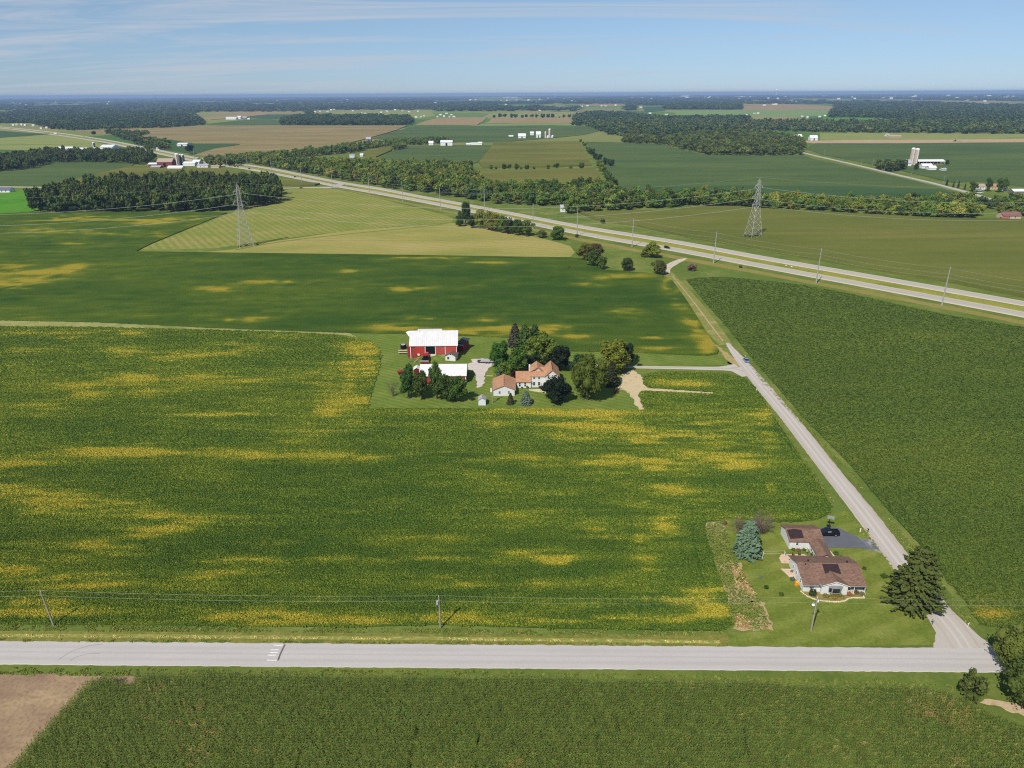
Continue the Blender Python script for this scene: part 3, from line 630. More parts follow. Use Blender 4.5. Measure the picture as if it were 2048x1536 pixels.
# --- corn in the foreground
M_SOIL = soil_mat('bare soil', (128, 104, 84), (150, 126, 100), (176, 152, 116), 0.12, 0.5)
M_CORN = foliage('corn leaves', transl=0.25, leafvar=0.3)
CORNP = [(205,1352),(228,1349),(232,1362),(262,1366),(272,1346),(400,1343),(900,1350),(1300,1358),(1700,1368),(1880,1374),(1925,1392),(1990,1425),(2060,1452),(2600,1520),(2900,1800),(2900,2100),(-900,2100),(-500,1800),(-160,1640),(10,1540),(60,1480),(110,1430),(150,1385),(175,1360)]
slab('soil', [(-900,1343),(150,1349),(205,1352),(300,1352),(240,1500),(60,1700),(-200,1900),(-900,1900)], 0.02, M_SOIL, label='bare ploughed corner left of the foreground corn', cat='soil', side=False, kind='structure', rag=0.4)
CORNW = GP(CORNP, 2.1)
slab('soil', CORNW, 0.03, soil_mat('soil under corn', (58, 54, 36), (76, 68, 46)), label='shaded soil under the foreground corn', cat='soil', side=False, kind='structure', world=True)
slab('soil', [(1962,1401),(1990,1399),(2048,1412),(2200,1440),(2200,1455),(2060,1436),(1990,1412),(1960,1406)], 0.05, soil_mat('sandy edge', (176, 150, 116), (196, 174, 140), (150, 130, 98)), label='sandy strip by the corn at lower right', cat='soil', side=False, kind='structure', rag=0.4)
def corn_mesh(name, seed, leaves=11, h=2.35):
    rs = np.random.RandomState(seed); V, F = [], []
    for i in range(leaves):
        a = (i % 2)*math.pi + rs.uniform(-0.45, 0.45); z0 = 0.5 + (h-0.75)*i/leaves; L = rs.uniform(0.45, 0.72)*(1-0.35*abs(i/leaves-0.4)); wv = 0.085
        d = np.array([math.cos(a), math.sin(a), 0]); s = np.array([-math.sin(a), math.cos(a), 0]); o = len(V); prev = None
        for k, (rr, zz_, ww) in enumerate(((0.0, 0, 0.7), (0.35, 0.30, 1.0), (0.75, 0.26, 0.85), (1.0, 0.02, 0.15))):
            c = d*L*rr + np.array([0, 0, z0+zz_*L]); V.extend([c-s*wv*ww/2, c+s*wv*ww/2])
            if k: F.append((o+2*k-2, o+2*k-1, o+2*k+1, o+2*k))
    n = len(F); o = len(V)
    for (x, y) in ((0.022, 0), (-0.011, 0.019), (-0.011, -0.019)): V.extend([np.array([x, y, 0]), np.array([x*0.4, y*0.4, h-0.1])])
    for i in range(3): j = (i+1) % 3; F.append((o+2*i, o+2*j, o+2*j+1, o+2*i+1))
    o = len(V); m = len(F)
    for i in range(4):                                               # tassel
        a = i*1.6+seed; e = np.array([math.cos(a)*0.14, math.sin(a)*0.14, h+0.22]) if i else np.array([0, 0, h+0.3]); b = np.array([0, 0, h-0.12]); s = np.array([0.02, 0.01, 0]); o = len(V)
        V.extend([b-s, b+s, e+s, e-s]); F.append((o, o+1, o+2, o+3))
    idx = np.zeros(len(F)); idx[m:] = 1
    return mesh_mixed(name, np.array(V), np.array(F), None, [M_CORN, plain('tassel', (126, 132, 72), 0.9)], idx)
P = CORNW; rs = np.random.RandomState(4); A = np.array(P)
rows = np.arange(62, 116, 0.76); xs = np.arange(-105, 125, 0.215)
X, Y = np.meshgrid(xs, rows); I = np.c_[X.ravel(), Y.ravel()]; I[:, 0] += rs.uniform(-0.05, 0.05, len(I)); I[:, 1] += rs.uniform(-0.05, 0.05, len(I))
I[:, 1] -= I[:, 0]*0.018; I = I[inside(I, P)]
pj = proj(I); I = I[(pj[:, 0] > -260) & (pj[:, 0] < 2300) & (pj[:, 1] < 1760)]
gap = np.zeros(len(I), bool)
for x0, y1 in ((-42, 99), (-37.5, 97), (-18, 98), (-6.5, 97), (15, 100), (19.2, 100), (42, 97), (-63, 99)):
    gap |= (abs(I[:, 0]-x0-0.3*np.sin(I[:, 1]*0.6)) < 0.26) & (I[:, 1] < y1) & (fbm(I[:, 0]*0.05+x0, I[:, 1]*0.25, 2, 2) > 0.42)
thin = fbm(I[:, 0]*0.09, I[:, 1]*0.14, 31, 3); dry = np.clip((thin-0.72)*6, 0, 1)
I = I[~gap & (rs.rand(len(I)) > 0.03 + 0.75*dry)]
k = len(I); vig = fbm(I[:, 0]*0.06, I[:, 1]*0.12, 12, 3); dry = np.clip((fbm(I[:, 0]*0.09, I[:, 1]*0.14, 31, 3)-0.66)*5, 0, 1)*0.45 + np.clip((I[:, 0]-40)/70, 0, 1)*0.10
vr = rs.rand(k); pick = np.where(vr < dry, 8+rs.randint(0, 3, k), rs.randint(0, 8, k))
protos = [(corn_mesh('corn_mesh', i), [lin((96, 116, 54)), lin((110, 128, 60)), lin((82, 102, 50)), lin((122, 136, 66))][i % 4]) for i in range(8)] + [(corn_mesh('corn_mesh', 20+i), [lin((150, 138, 84)), lin((124, 126, 60)), lin((168, 150, 100))][i]) for i in range(3)]
sz = rs.uniform(0.9, 1.06, k)*(0.86+0.24*vig)
scatter('corn_plants', np.c_[I, np.zeros(k)], np.c_[rs.uniform(-0.07, 0.07, k), rs.uniform(-0.07, 0.07, k), np.where(rs.rand(k) < 0.92, rs.normal(size=k)*0.28+rs.randint(0, 2, k)*math.pi, rs.rand(k)*6.28)], np.c_[sz, sz, sz], pick, protos, 'standing green corn in rows along the bottom of the picture', 'corn')

# --- farther fields
M_HAY = NT('mown hay stubble'); t = M_HAY
hn = t.noise(0.012, sx=0.7, sy=1.4, detail=5, rough=0.6); mpn = t.n.new('ShaderNodeMapping'); t.l.new(t.geo.outputs['Position'], mpn.inputs[0]); mpn.inputs['Rotation'].default_value = (0, 0, R(-14))
sp_ = t.n.new('ShaderNodeSeparateXYZ'); t.l.new(mpn.outputs[0], sp_.inputs[0])
wob = t.noise(0.02, detail=3); w_ = t.math('SINE', t.math('ADD', t.math('MULTIPLY', sp_.outputs[1], 0.95), t.math('MULTIPLY', wob, 9.0)))
fh = t.noise(0.3, detail=5, rough=0.7)
hc = t.ramp(hn, [(0.35, lin((138, 138, 72))), (0.5, lin((156, 148, 84))), (0.68, lin((170, 154, 98)))])
hc = t.mix(t.rng(w_, -0.2, 1.0, 0, 0.28), hc, lin((122, 130, 60))); hc = t.mix(t.rng(fh, 0.35, 0.7, 0, 0.4), hc, t.mix(1.0, hc, (0.68, 0.7, 0.6, 1), 'MULTIPLY'))
M_HAY = t.finish(hc, 1.0, t.bump(fh, 0.4, 0.15), 0, 0.0)
M_HAYG = lawn_mat('greener hay stubble', (124, 138, 62), (142, 146, 74), (158, 152, 88), stripe=6.0, rot=R(58), sc=0.5, fine=0.5)
M_BSOY = crop_far('distant soybeans', (74, 94, 56), (86, 104, 60), (98, 110, 60)); M_DSOY = crop_far('darker distant soybeans', (60, 86, 54), (72, 96, 58))
M_BEIGE = crop_far('ripe corn far off', (128, 118, 78), (144, 128, 88), (158, 138, 98)); M_OLIVE = crop_far('olive corn', (94, 100, 48), (112, 112, 56), (124, 122, 62), fine=0.4)
M_BRGR = lawn_mat('bright green clover', (78, 132, 40), (88, 142, 44), (100, 150, 52), sc=0.3, fine=0.4); M_TAN = soil_mat('tilled tan ground', (170, 142, 110), (184, 156, 122), (158, 134, 104), 0.01)
M_PALE = crop_far('pale green field', (110, 136, 76), (126, 148, 88)); M_BGG = crop_far('beige green pasture', (128, 138, 76), (144, 148, 86), (112, 130, 66))
M_MIDC = crop_far('tasselled corn', (94, 102, 48), (108, 112, 54), (120, 118, 62), fine=0.7, streak=0.05, rot=R(4))
M_TANC = crop_far('tan corn', (146, 124, 88), (158, 136, 98))
def fld(label, mat, h, pts, cat='corn', name=None, z0=0.0): return slab(name or {'corn': 'corn_field', 'soybeans': 'soybean_field', 'hay': 'hay_field', 'pasture': 'pasture', 'soil': 'tilled_soil'}[cat], pts, h, mat, z0, 'stuff', label, cat)
fld('mown yellow green hay field with the steel pylon, behind the soybeans', M_HAY, 0.09, [(272,503),(500,506),(800,510),(1060,514),(1140,515),(1150,505),(1140,492),(1100,481),(1040,467),(960,452),(905,446),(700,461),(540,484),(460,500),(400,505)], 'hay')
fld('greener striped half of the hay field by the highway', M_HAYG, 0.10, [(280,499),(380,458),(458,428),(500,410),(556,392),(562,380),(600,377),(648,376),(680,380),(750,395),(830,415),(890,430),(908,438),(903,445),(800,452),(640,468),(520,484),(430,497)], 'hay')
fld('large corn field beyond the highway, right of the second pylon', M_MIDC, 2.2, [(1160,428),(1250,425),(1324,424),(1400,416),(1470,416),(1536,421),(1620,425),(1700,430),(1860,439),(2048,443),(2500,452),(3200,470),(3200,800),(2500,680),(2048,596),(1909,568),(1807,552),(1690,531),(1600,516),(1536,504),(1470,492),(1374,476),(1274,453),(1199,443)])
fld('dark green soybean field left, between tree line and side road', M_BSOY, 0.8, [(-500,358),(-200,351),(0,345),(62,337),(100,326),(172,325),(270,328),(262,333),(180,352),(98,372),(0,372),(-300,372)], 'soybeans')
fld('olive corn wedge behind the woodlot at left', M_OLIVE, 2.0, [(100,373),(180,353),(264,334),(320,337),(440,340),(520,352),(560,360),(560,380),(400,380),(200,374)])
fld('bright green clover field at the left edge beside the side road', M_BRGR, 0.3, [(-400,384),(0,388),(40,382),(90,378),(170,379),(165,400),(60,424),(0,427),(-400,432)], 'pasture')
fld('small dark corn patch between side road and highway', M_OLIVE, 2.0, [(560,372),(566,362),(610,366),(640,369),(630,372),(600,373)])
fld('tan and green field at the far left below the highway', M_BGG, 0.3, [(-400,278),(0,276),(60,270),(120,271),(180,281),(230,294),(100,301),(0,299),(-400,302)], 'pasture')
fld('dark green strip at the far left under the highway', M_DSOY, 0.8, [(-400,262),(0,262),(60,266),(100,268),(60,272),(0,276),(-400,278)], 'soybeans')
fld('wide beige corn field left of the centre wood', M_BEIGE, 2.2, [(150,262),(300,257),(420,252),(566,252),(815,252),(790,262),(738,277),(700,287),(560,289),(480,288),(390,288),(330,278),(250,273)])
fld('olive brown corn field above the bend of the highway', M_BEIGE, 2.0, [(390,311),(430,299),(490,290),(560,290),(700,288),(715,295),(700,306),(640,309),(560,312),(500,318),(450,318)])
fld('green soybean wedge around the white barn left of centre', M_DSOY, 0.8, [(340,279),(392,280),(480,289),(430,299),(390,309),(330,300),(318,290)], 'soybeans')
fld('dark green soybean field behind the white barn at centre', M_BSOY, 0.8, [(740,278),(792,262),(832,252),(960,252),(1100,251),(1215,253),(1200,262),(1168,270),(1100,277),(1000,285),(900,285),(860,279),(780,281)], 'soybeans')
fld('tan corn strip beside the cluster of white houses', M_TANC, 2.0, [(832,250),(850,243),(880,236),(975,235),(965,244),(955,250)])
fld('long tan corn strip below the row of round trees', M_TANC, 2.0, [(978,244),(985,236),(1145,236),(1148,246),(970,247)])
fld('pale green strip below the tan corn', M_PALE, 0.4, [(962,248),(1150,248),(1222,249),(1218,253),(1100,252),(955,252)], 'pasture')
fld('dark green soybean field in front of the long white barn', M_BSOY, 0.8, [(756,317),(784,303),(820,292),(870,291),(985,291),(968,312),(954,326),(940,328),(850,326)], 'soybeans')
fld('small olive corn patch beside the creek trees', M_OLIVE, 2.0, [(725,309),(752,298),(784,292),(783,302),(752,315),(735,315)])
fld('square brown corn field in the centre', M_OLIVE, 2.2, [(988,286),(1060,284),(1158,284),(1170,305),(1182,332),(1080,335),(966,336),(957,326),(975,305)])
fld('lower brown corn field in the centre behind the creek trees', M_OLIVE, 2.2, [(947,350),(962,343),(1080,341),(1189,339),(1212,371),(1240,385),(1000,385),(970,376)])
fld('large dark green soybean field right of the hedge', M_BSOY, 0.8, [(1172,284),(1250,286),(1330,289),(1348,296),(1372,302),(1410,311),(1540,312),(1604,311),(1625,318),(1700,334),(1800,356),(1880,376),(1925,390),(1900,402),(1700,402),(1400,396),(1250,394),(1228,370),(1200,330)], 'soybeans')
fld('dark band of soybeans behind the creek trees at right', M_DSOY, 0.9, [(1240,386),(1300,376),(1500,372),(1700,374),(1820,378),(1880,380),(1915,390),(1890,402),(1700,403),(1400,398),(1250,396)], 'soybeans')
fld('green soybean field around the twin silo farm', M_BSOY, 0.8, [(1612,298),(1630,287),(1800,287),(2048,285),(2600,284),(3000,300),(3000,385),(2200,376),(2048,374),(2012,368),(1955,364),(1905,366),(1850,353),(1750,330),(1650,311)], 'soybeans')
fld('tilled tan strip with the tractor at far right', M_TAN, 0.1, [(1585,282),(1700,280),(1900,279),(2048,278),(2600,277),(2600,285),(2048,285),(1800,288),(1640,288)], 'soil')
fld('beige green meadow below the far woods at right', M_BGG, 0.5, [(1640,266),(1700,265),(1820,266),(2048,268),(2600,270),(2600,277),(2048,278),(1700,280),(1640,280)], 'pasture')
fld('pale pasture far right of centre', M_PALE, 0.4, [(1345,229),(1370,222),(1485,221),(1560,221),(1658,219),(1655,231),(1600,234),(1500,233)], 'pasture')
fld('tan strip far right of centre', M_TANC, 1.5, [(1485,213),(1560,211),(1640,211),(1668,213),(1660,219),(1485,220)])
fld('bright green field between the far woods', M_BRGR, 0.4, [(1590,240),(1650,236),(1745,234),(1776,238),(1740,242),(1670,244)], 'pasture')
fld('blue green field far off beyond the white houses', M_DSOY, 0.6, [(1285,214),(1330,213),(1330,222),(1290,224)], 'soybeans')
fld('yellow green strip above the row of round trees', M_BGG, 0.4, [(955,238),(985,226),(1165,225),(1168,235),(1000,237)], 'pasture')
fld('pasture with scattered houses left of centre', M_BGG, 0.4, [(630,233),(650,225),(730,221),(860,223),(872,231),(840,237),(700,234)], 'pasture')
fld('green field in front of the long white barn at left', M_BSOY, 0.7, [(408,250),(430,246),(520,237),(570,240),(566,251),(480,252)], 'soybeans')
fld('tan strip left of the centre wood far off', M_TANC, 1.5, [(395,236),(480,229),(530,226),(540,229),(470,236),(420,240)])
fld('dark blue green field far left of centre', M_DSOY, 0.7, [(470,236),(530,229),(590,229),(610,232),(580,239),(520,237)], 'soybeans')

# --- roads
M_NEAR = road_mat('weathered chip seal', (176, 170, 164), (196, 190, 184), lanes=((-1.7, 0.8, (168, 163, 158)), (1.7, 0.8, (172, 167, 162)), (0.1, 0.4, (166, 161, 156))), lane=0.4)
M_GRAV = road_mat('pale gravel', (172, 162, 150), (192, 184, 174), lanes=((-0.9, 0.55, (206, 200, 192)), (0.9, 0.55, (204, 198, 190)), (-2.7, 0.5, (176, 160, 140)), (2.8, 0.5, (172, 156, 134))), axis_x=False, lane=0.5)
M_HWY = road_mat('highway concrete', (178, 168, 150), (190, 181, 164), lanes=((-1.8, 1.2, (156, 154, 152)), (1.8, 1.2, (158, 156, 154))))
M_DRIVE = road_mat('pale stone drive', (180, 172, 158), (196, 188, 176), lanes=((0.0, 0.5, (150, 146, 110)),))
r0 = [(-134*1.0+0, 0)]
nl = [((G(0,1284)[0]+G(0,1327)[0])/2, (G(0,1284)[1]+G(0,1327)[1])/2), ((G(1870,1298)[0]+G(1870,1342)[0])/2, (G(1870,1298)[1]+G(1870,1342)[1])/2)]
dx, dy = nl[1][0]-nl[0][0], nl[1][1]-nl[0][1]
rp = [(nl[0][0]+dx*f, nl[0][1]+dy*f) for f in np.linspace(-1.2, 2.2, 60)]
ribbon('road', rp, 6.6, 0.12, M_NEAR, label='pale grey country road along the bottom', world=True, z0=-0.1, rag=0.16)
ribbon('gravel_road', [(1454,686),(1470,706),(1494,735),(1530,778),(1580,838),(1640,915),(1700,990),(1733,1032),(1790,1108),(1835,1168),(1875,1220),(1912,1266),(1932,1296),(1940,1306)], [1.2,3.6,5.4,6.2,6.0,6.0,6.2,6.4,6.4,6.2,6.4,8.5,13,15], 0.10, M_GRAV, sub=5, z0=-0.1, rag=0.2, label='pale gravel road from the near road up past the farm drive')
ribbon('farm_drive', [(1478,735),(1440,737),(1380,736),(1320,735),(1262,734),(1200,732),(1140,728),(1080,724)], [9.0,4.0,3.1,2.9,2.8,3,3,3], 0.07, M_DRIVE, sub=4, z0=-0.1, label='stone drive from the gravel road to the farmhouse')
ribbon('farm_drive', [(1503,752),(1490,744),(1470,738),(1450,737)], [8,9,7,4], 0.075, M_DRIVE, sub=3, z0=-0.1)
slab('gravel_yard', [(934,729),(945,725),(942,719),(960,717),(985,719),(1000,722),(1003,728),(985,732),(977,738),(971,748),(968,762),(966,772),(955,776),(954,762),(949,745),(938,739)], 0.08, plain('yard gravel', (196, 186, 176), 0.95, var=0.1, scale=0.5, bump=0.4), kind='structure', side=False, rag=0.5)
M_ASPH = NT('dusty asphalt'); t = M_ASPH; an = t.noise(0.45, detail=6); ax = t.n.new('ShaderNodeSeparateXYZ'); t.l.new(t.geo.outputs['Position'], ax.inputs[0])
ac_ = t.mix(an, lin((82, 84, 90)), lin((108, 110, 116))); dust = t.math('MULTIPLY', t.rng(t.noise(0.5, detail=7, rough=0.7), 0.42, 0.62), t.rng(ax.outputs[0], 90.5, 97.0))
M_ASPH = t.finish(t.mix(dust, ac_, lin((190, 186, 184))), 0.85)
slab('driveway', [(1632,1057),(1655,1054),(1677,1056),(1702,1068),(1722,1078),(1743,1079),(1762,1096),(1776,1112),(1766,1108),(1747,1101),(1716,1096),(1661,1096),(1655,1097)], 0.09, M_ASPH, kind='structure', side=False)
FAR_C = [(-400,222),(-150,240),(0,253.5),(100,264),(200,278),(295,296),(328,303),(400,317.5),(450,325),(503,331.5),(550,339),(600,349.5),(684,366),(756,377),(834,392.5),(920,408),(1036,430),(1160,453.7),(1355,485),(1528,516.8),(1782,561),(2048,608),(2400,672),(2900,765)]
NEAR_C = [(-400,224),(-150,242),(0,256),(84,266),(200,283),(269,297),(334,310.5),(400,324),(441,330),(508,340),(581,353.5),(662,370),(725,381),(803,395),(920,417.5),(1067,448),(1200,474),(1355,500.5),(1528,533),(1782,580),(2048,630),(2400,698),(2900,795)]
ribbon('highway', FAR_C, 10.5, 0.45, M_HWY, sub=3, z0=-0.1, label='far carriageway of the divided highway')
ribbon('highway', NEAR_C, 10.5, 0.45, M_HWY, sub=3, z0=-0.1, label='near carriageway of the divided highway')
M_MED = lawn_mat('dry median grass', (140, 142, 62), (158, 154, 74), (128, 136, 58), sc=0.6, fine=0.8); M_VERGE = lawn_mat('dry roadside grass', (150, 134, 76), (134, 132, 64), (160, 140, 92), sc=1.0, fine=1.0)
mc = [((a[0]*0.5+b[0]*0.5), (a[1]+b[1])/2) for a, b in zip(FAR_C[12:], [(684,374),(756,386),(834,401),(920,417.5),(1036,441.5),(1160,466),(1355,500.5),(1528,533),(1782,580),(2048,630),(2400,698),(2900,795)])]
ribbon('median', [(692,369.5)]+mc[1:], [2]+[9.5]*11, 0.25, M_MED, sub=2, z0=-0.1)
ribbon('median', [(-150,241),(0,255),(100,266),(200,280.5),(285,297),(334,307),(400,321),(441,327),(508,336),(581,348),(640,360),(675,368)], [8,9,9,9,9,9,10,9.5,9,9,8,2], 0.25, M_MED, sub=2, z0=-0.1)
ribbon('verge', [(700,382),(803,404),(920,428),(1067,459),(1200,487),(1355,515),(1528,547),(1782,594),(2048,645),(2400,715)], [4,6,6,8,9,9,8,7,7,7], 0.05, M_VERGE, sub=2, z0=-0.1)
ribbon('crossover', [(668,376),(678,371),(686,366)], 10, 0.44, M_HWY, z0=-0.1)
ribbon('side_road', [(-500,368),(-100,371.5),(0,373.5),(100,375),(164,376.5),(260,377.5),(400,378),(557,376.5),(600,375.5),(640,374.5),(668,375)], [6]*9+[8,14], 0.10, M_DRIVE, sub=2, z0=-0.1, label='pale side road running into the highway')
ribbon('side_road', [(1606,306),(1630,312),(1700,328),(1800,352),(1860,366),(1905,378),(1935,386),(1975,398),(2010,410),(2048,425)], 6.0, 0.95, M_GRAV, sub=2, z0=-0.1, label='pale country road running past the twin silo farm')
slab('grass_lane', [(-900,632),(-300,639),(0,643),(200,647),(400,657),(600,665),(700,668),(720,680),(690,672),(600,667),(400,661),(200,656),(0,654),(-300,649),(-900,641)], 0.30, lawn_mat('dry lane grass', (150, 150, 92), (168, 164, 106), (134, 138, 78)), kind='structure', side=True, z0=-0.2, rag=0.3)
ribbon('field_lane', [(1452,690),(1432,665),(1405,630),(1380,598),(1355,570),(1342,555),(1336,545)], [6,8,9,9,9,8,6], 0.04, lawn_mat('worn lane grass', (140, 140, 78), (120, 132, 58), (168, 154, 104), sc=2.0), sub=3, z0=-0.1)
ribbon('track', [(1446,682),(1432,664),(1408,632),(1382,597),(1358,568),(1345,552)], 0.7, 0.10, M_TAN, sub=3, z0=-0.05)
ribbon('track', [(1336,546),(1334,537),(1345,528),(1362,520),(1372,517)], [2.5,5,6,5,4], 0.06, plain('broken stone', (190, 178, 156), 0.95, var=0.25, scale=0.6), sub=4, z0=-0.1)
ribbon('path', [(472,500),(540,487),(640,474),(760,462),(850,453),(905,445)], 3.0, 0.13, lawn_mat('worn hay track', (112, 126, 54), (128, 134, 66), (104, 118, 52)), sub=2, z0=-0.05)
slab('soil', [(1240,752),(1262,740),(1276,745),(1286,758),(1288,770),(1302,776),(1428,785),(1426,788),(1400,789),(1340,784),(1300,781),(1286,782),(1276,787),(1281,804),(1290,820),(1276,820),(1268,802),(1260,788),(1248,780),(1232,776),(1228,773),(1244,771)], 0.055, M_TAN2 if 'M_TAN2' in globals() else soil_mat('pale washed soil', (190, 168, 132), (206, 188, 150), (150, 140, 90), 0.35), kind='structure', side=False, rag=0.6)
slab('soil', [(1380,668),(1400,665),(1432,690),(1478,722),(1479,733),(1462,733),(1440,700)][1:], 0.03, soil_mat('worn roadside', (150, 140, 84), (176, 152, 104), (128, 134, 62), 0.3), kind='structure', side=False, rag=0.6)

# --- lawns and verges
M_FLAWN = lawn_mat('farmstead lawn', (100, 122, 52), (112, 130, 58), (130, 142, 70), stripe=2.6, rot=R(30), sc=1.6)
M_RLAWN = lawn_mat('ranch lawn', (102, 120, 48), (120, 132, 56), (138, 142, 72), stripe=5.5, rot=R(-24), sc=2.2, fine=1.8)
M_VG = lawn_mat('lush verge grass', (90, 108, 48), (104, 118, 54), (118, 128, 62), sc=2.0, fine=1.4)
slab('lawn', [(735,819),(738,805),(747,775),(758,740),(762,712),(758,698),(745,686),(720,678),(700,669),(860,671),(960,674),(1020,677),(1046,690),(1060,700),(1140,704),(1280,707),(1380,712),(1440,712),(1468,730),(1300,731),(1262,738),(1240,752),(1236,770),(1256,782),(1270,805),(1278,820),(1100,819),(900,818),(760,818)], 0.03, M_FLAWN, kind='structure', side=False)
slab('lawn', [(1450,1040),(1500,1043),(1560,1046),(1640,1040),(1668,1028),(1690,1022),(1735,1063),(1762,1100),(1800,1150),(1852,1219),(1874,1250),(1882,1272),(1874,1290),(1600,1294),(1460,1291),(1455,1270),(1530,1262),(1520,1200),(1490,1150),(1462,1100),(1450,1075)], 0.035, M_RLAWN, kind='structure', side=False)
slab('verge', [(-900,1262),(0,1262),(700,1266),(1455,1270),(1460,1292),(700,1289),(-900,1282)], 0.03, lawn_mat('roadside grass', (122, 124, 58), (140, 134, 70), (104, 114, 50), sc=2.0, fine=1.4), kind='structure', side=False)
slab('verge', [(-900,1323),(0,1327),(1000,1334),(2000,1345),(2600,1352),(2600,1500),(2060,1450),(1925,1392),(1880,1373),(900,1350),(150,1350),(-900,1345)], 0.015, M_VG, kind='structure', side=False)
slab('verge', [(1463,687),(1530,762),(1600,838),(1700,942),(1790,1050),(1880,1160),(1950,1250),(2100,1262),(2600,1270),(2600,1330),(1998,1302),(1900,1215),(1800,1090),(1700,955),(1600,848),(1525,765)], 0.025, M_VG, kind='structure', side=False)
ribbon('stubble_strip', [(-300,1268),(0,1271),(300,1272),(700,1276),(1000,1278),(1440,1284)], 1.0, 0.06, soil_mat('dry clippings', (190, 176, 120), (136, 138, 62), (116, 130, 50), 1.2, 0.5), sub=1, z0=0)

# rough grass and weeds along the road edges and field rims
def tufts(name, polys, sp, cols, label, seed, h=0.14, r=0.26):
    rs = np.random.RandomState(seed); out = []
    for poly in polys:
        P = GP(poly); A = np.array(P); X, Y = np.meshgrid(np.arange(A[:, 0].min(), A[:, 0].max(), sp), np.arange(A[:, 1].min(), A[:, 1].max(), sp)); I = np.c_[X.ravel(), Y.ravel()]; I += rs.uniform(-0.6, 0.6, I.shape)*sp
        p = proj(I); I = I[(p[:, 0] > -120) & (p[:, 0] < 2170)]; I = I[inside(I, P)]; I = I[fbm(I[:, 0]*0.35, I[:, 1]*0.5, seed, 3) > 0.44]; out.append(I)
    I = np.vstack(out); k = len(I); pr_ = [(plant_mesh(name+'_mesh', M_LEAF, seed+j, 9, r, h, 0.16), lin(c)) for j, c in enumerate(cols)]; s = rs.uniform(0.5, 1.3, k)
    return scatter(name, np.c_[I, np.full(k, 0.03)], np.c_[np.zeros(k), np.zeros(k), rs.rand(k)*6.28], np.c_[s, s, s*rs.uniform(0.6, 1.3, k)], rs.randint(0, len(cols), k), pr_, label, 'grass')
GC = [(116, 130, 62), (126, 134, 68), (106, 124, 56), (144, 142, 82), (112, 126, 60)]
tufts('rough_grass', [[(-300,1246),(0,1250),(700,1256),(1300,1262),(1455,1262),(1458,1276),(700,1266),(0,1262),(-300,1260)], [(-300,1276),(0,1278),(700,1284),(1458,1290),(1458,1293),(700,1288),(0,1284),(-300,1282)]], 0.36, GC, 'rough roadside grass along the north edge of the near road', 301)
tufts('rough_grass', [[(-300,1334),(0,1336),(900,1342),(1880,1362),(1930,1385),(1880,1376),(900,1352),(150,1352),(-300,1346)]], 0.40, GC[:3], 'lush grass between near road and corn', 302)
tufts('rough_grass', [[(1470,690),(1530,760),(1600,836),(1700,940),(1790,1048),(1880,1158),(1950,1248),(1935,1250),(1870,1165),(1790,1068),(1700,948),(1600,846),(1525,768)], [(1512,775),(1560,845),(1612,915),(1650,975),(1680,1020),(1735,1064),(1760,1100),(1850,1222),(1838,1212),(1745,1088),(1690,1030),(1640,975),(1600,917),(1552,852)]], 0.42, GC, 'rough grass beside the gravel road', 303)
tufts('hay_clippings', [[(-300,1268),(0,1270),(700,1275),(1440,1283),(1440,1286),(700,1279),(0,1274),(-300,1272)]], 0.3, [(206, 194, 140), (188, 176, 116), (170, 166, 98)], 'dry clippings lying in a thin line along the near road', 304, h=0.12)
# ================================================================== farmstead and ranch trees (each one a thing of its own)
GR, DG, YG, OL, BL = (62, 86, 36), (44, 62, 36), (92, 108, 40), (88, 92, 50), (104, 122, 118)
def ft(base, ytop, wpx, mesh, col, label, name='tree', **kw):
    return tree(name, base, HT(base[0], base[1], ytop), wpx*MPP(base[1])*(1.22 if mesh in BROAD[:4] and base[1] < 1000 else 1.0), mesh, col, label, **kw)
ft((818,797), 725, 37, BROAD[3], (60, 84, 40), 'tall dense dark green tree at the left end of the red shed')
ft((845,797), 742, 34, BROAD[0], (70, 94, 44), 'rounded green tree second from the left in front of the red shed')
ft((874,797), 721, 32, BROAD[3], (76, 100, 48), 'tallest tree in front of the red shed, poking above its white roof')
ft((893,801), 745, 36, BROAD[1], (66, 90, 42), 'full green tree in front of the red shed beside the tallest one')
ft((915,803), 752, 36, BROAD[2], (72, 96, 44), 'broad tree at the right end of the row in front of the red shed')
ft((786,793), 758, 24, bare_mesh('sparse_tree_mesh', 5, 1.0, 420, 260), (70, 92, 44), 'thin sparse young tree standing alone on the lawn left of the row', trunk=TRUNK_S, ratio=1.1)
ft((1003,742), 683, 38, BROAD[0], (62, 86, 36), 'tall green tree beside the gravel yard')
ft((1034,748), 694, 38, BROAD[2], (72, 98, 40), 'bright green tree between the gravel yard tree and the house')
ft((1012,757), 722, 34, BROAD[1], (88, 112, 46), 'low light green tree right behind the garage')
ft((998,760), 736, 14, SPR[1], (84, 102, 104), 'small blue spruce behind the garage', 'spruce_tree', ratio=0.5, trunk=False)
ft((1023,760), 742, 22, SHRUBM[0], (84, 42, 44), 'dark red leaved shrub between garage and house', 'shrub', cat='shrub', trunk=False, ratio=1.25)
ft((1030,692), 645, 30, SPR[0], (66, 66, 60), 'dull grey conifer at the left of the group behind the yard', 'pine_tree', ratio=0.62)
ft((1049,697), 644, 30, PINE, (72, 92, 44), 'green pine in the middle of the group behind the yard', 'pine_tree', ratio=0.74)
ft((1069,692), 647, 28, PINE, (58, 78, 44), 'darker pine at the right of the group behind the yard', 'pine_tree', ratio=0.74)
ft((1084,728), 665, 54, BROAD[2], (94, 112, 44), 'large yellow green maple behind the farmhouse')
ft((1064,738), 707, 30, BROAD[1], (44, 58, 36), 'low dark tree between pines and farmhouse')
ft((1117,740), 691, 44, BROAD[0], (36, 46, 32), 'dark round maple close behind the farmhouse gable')
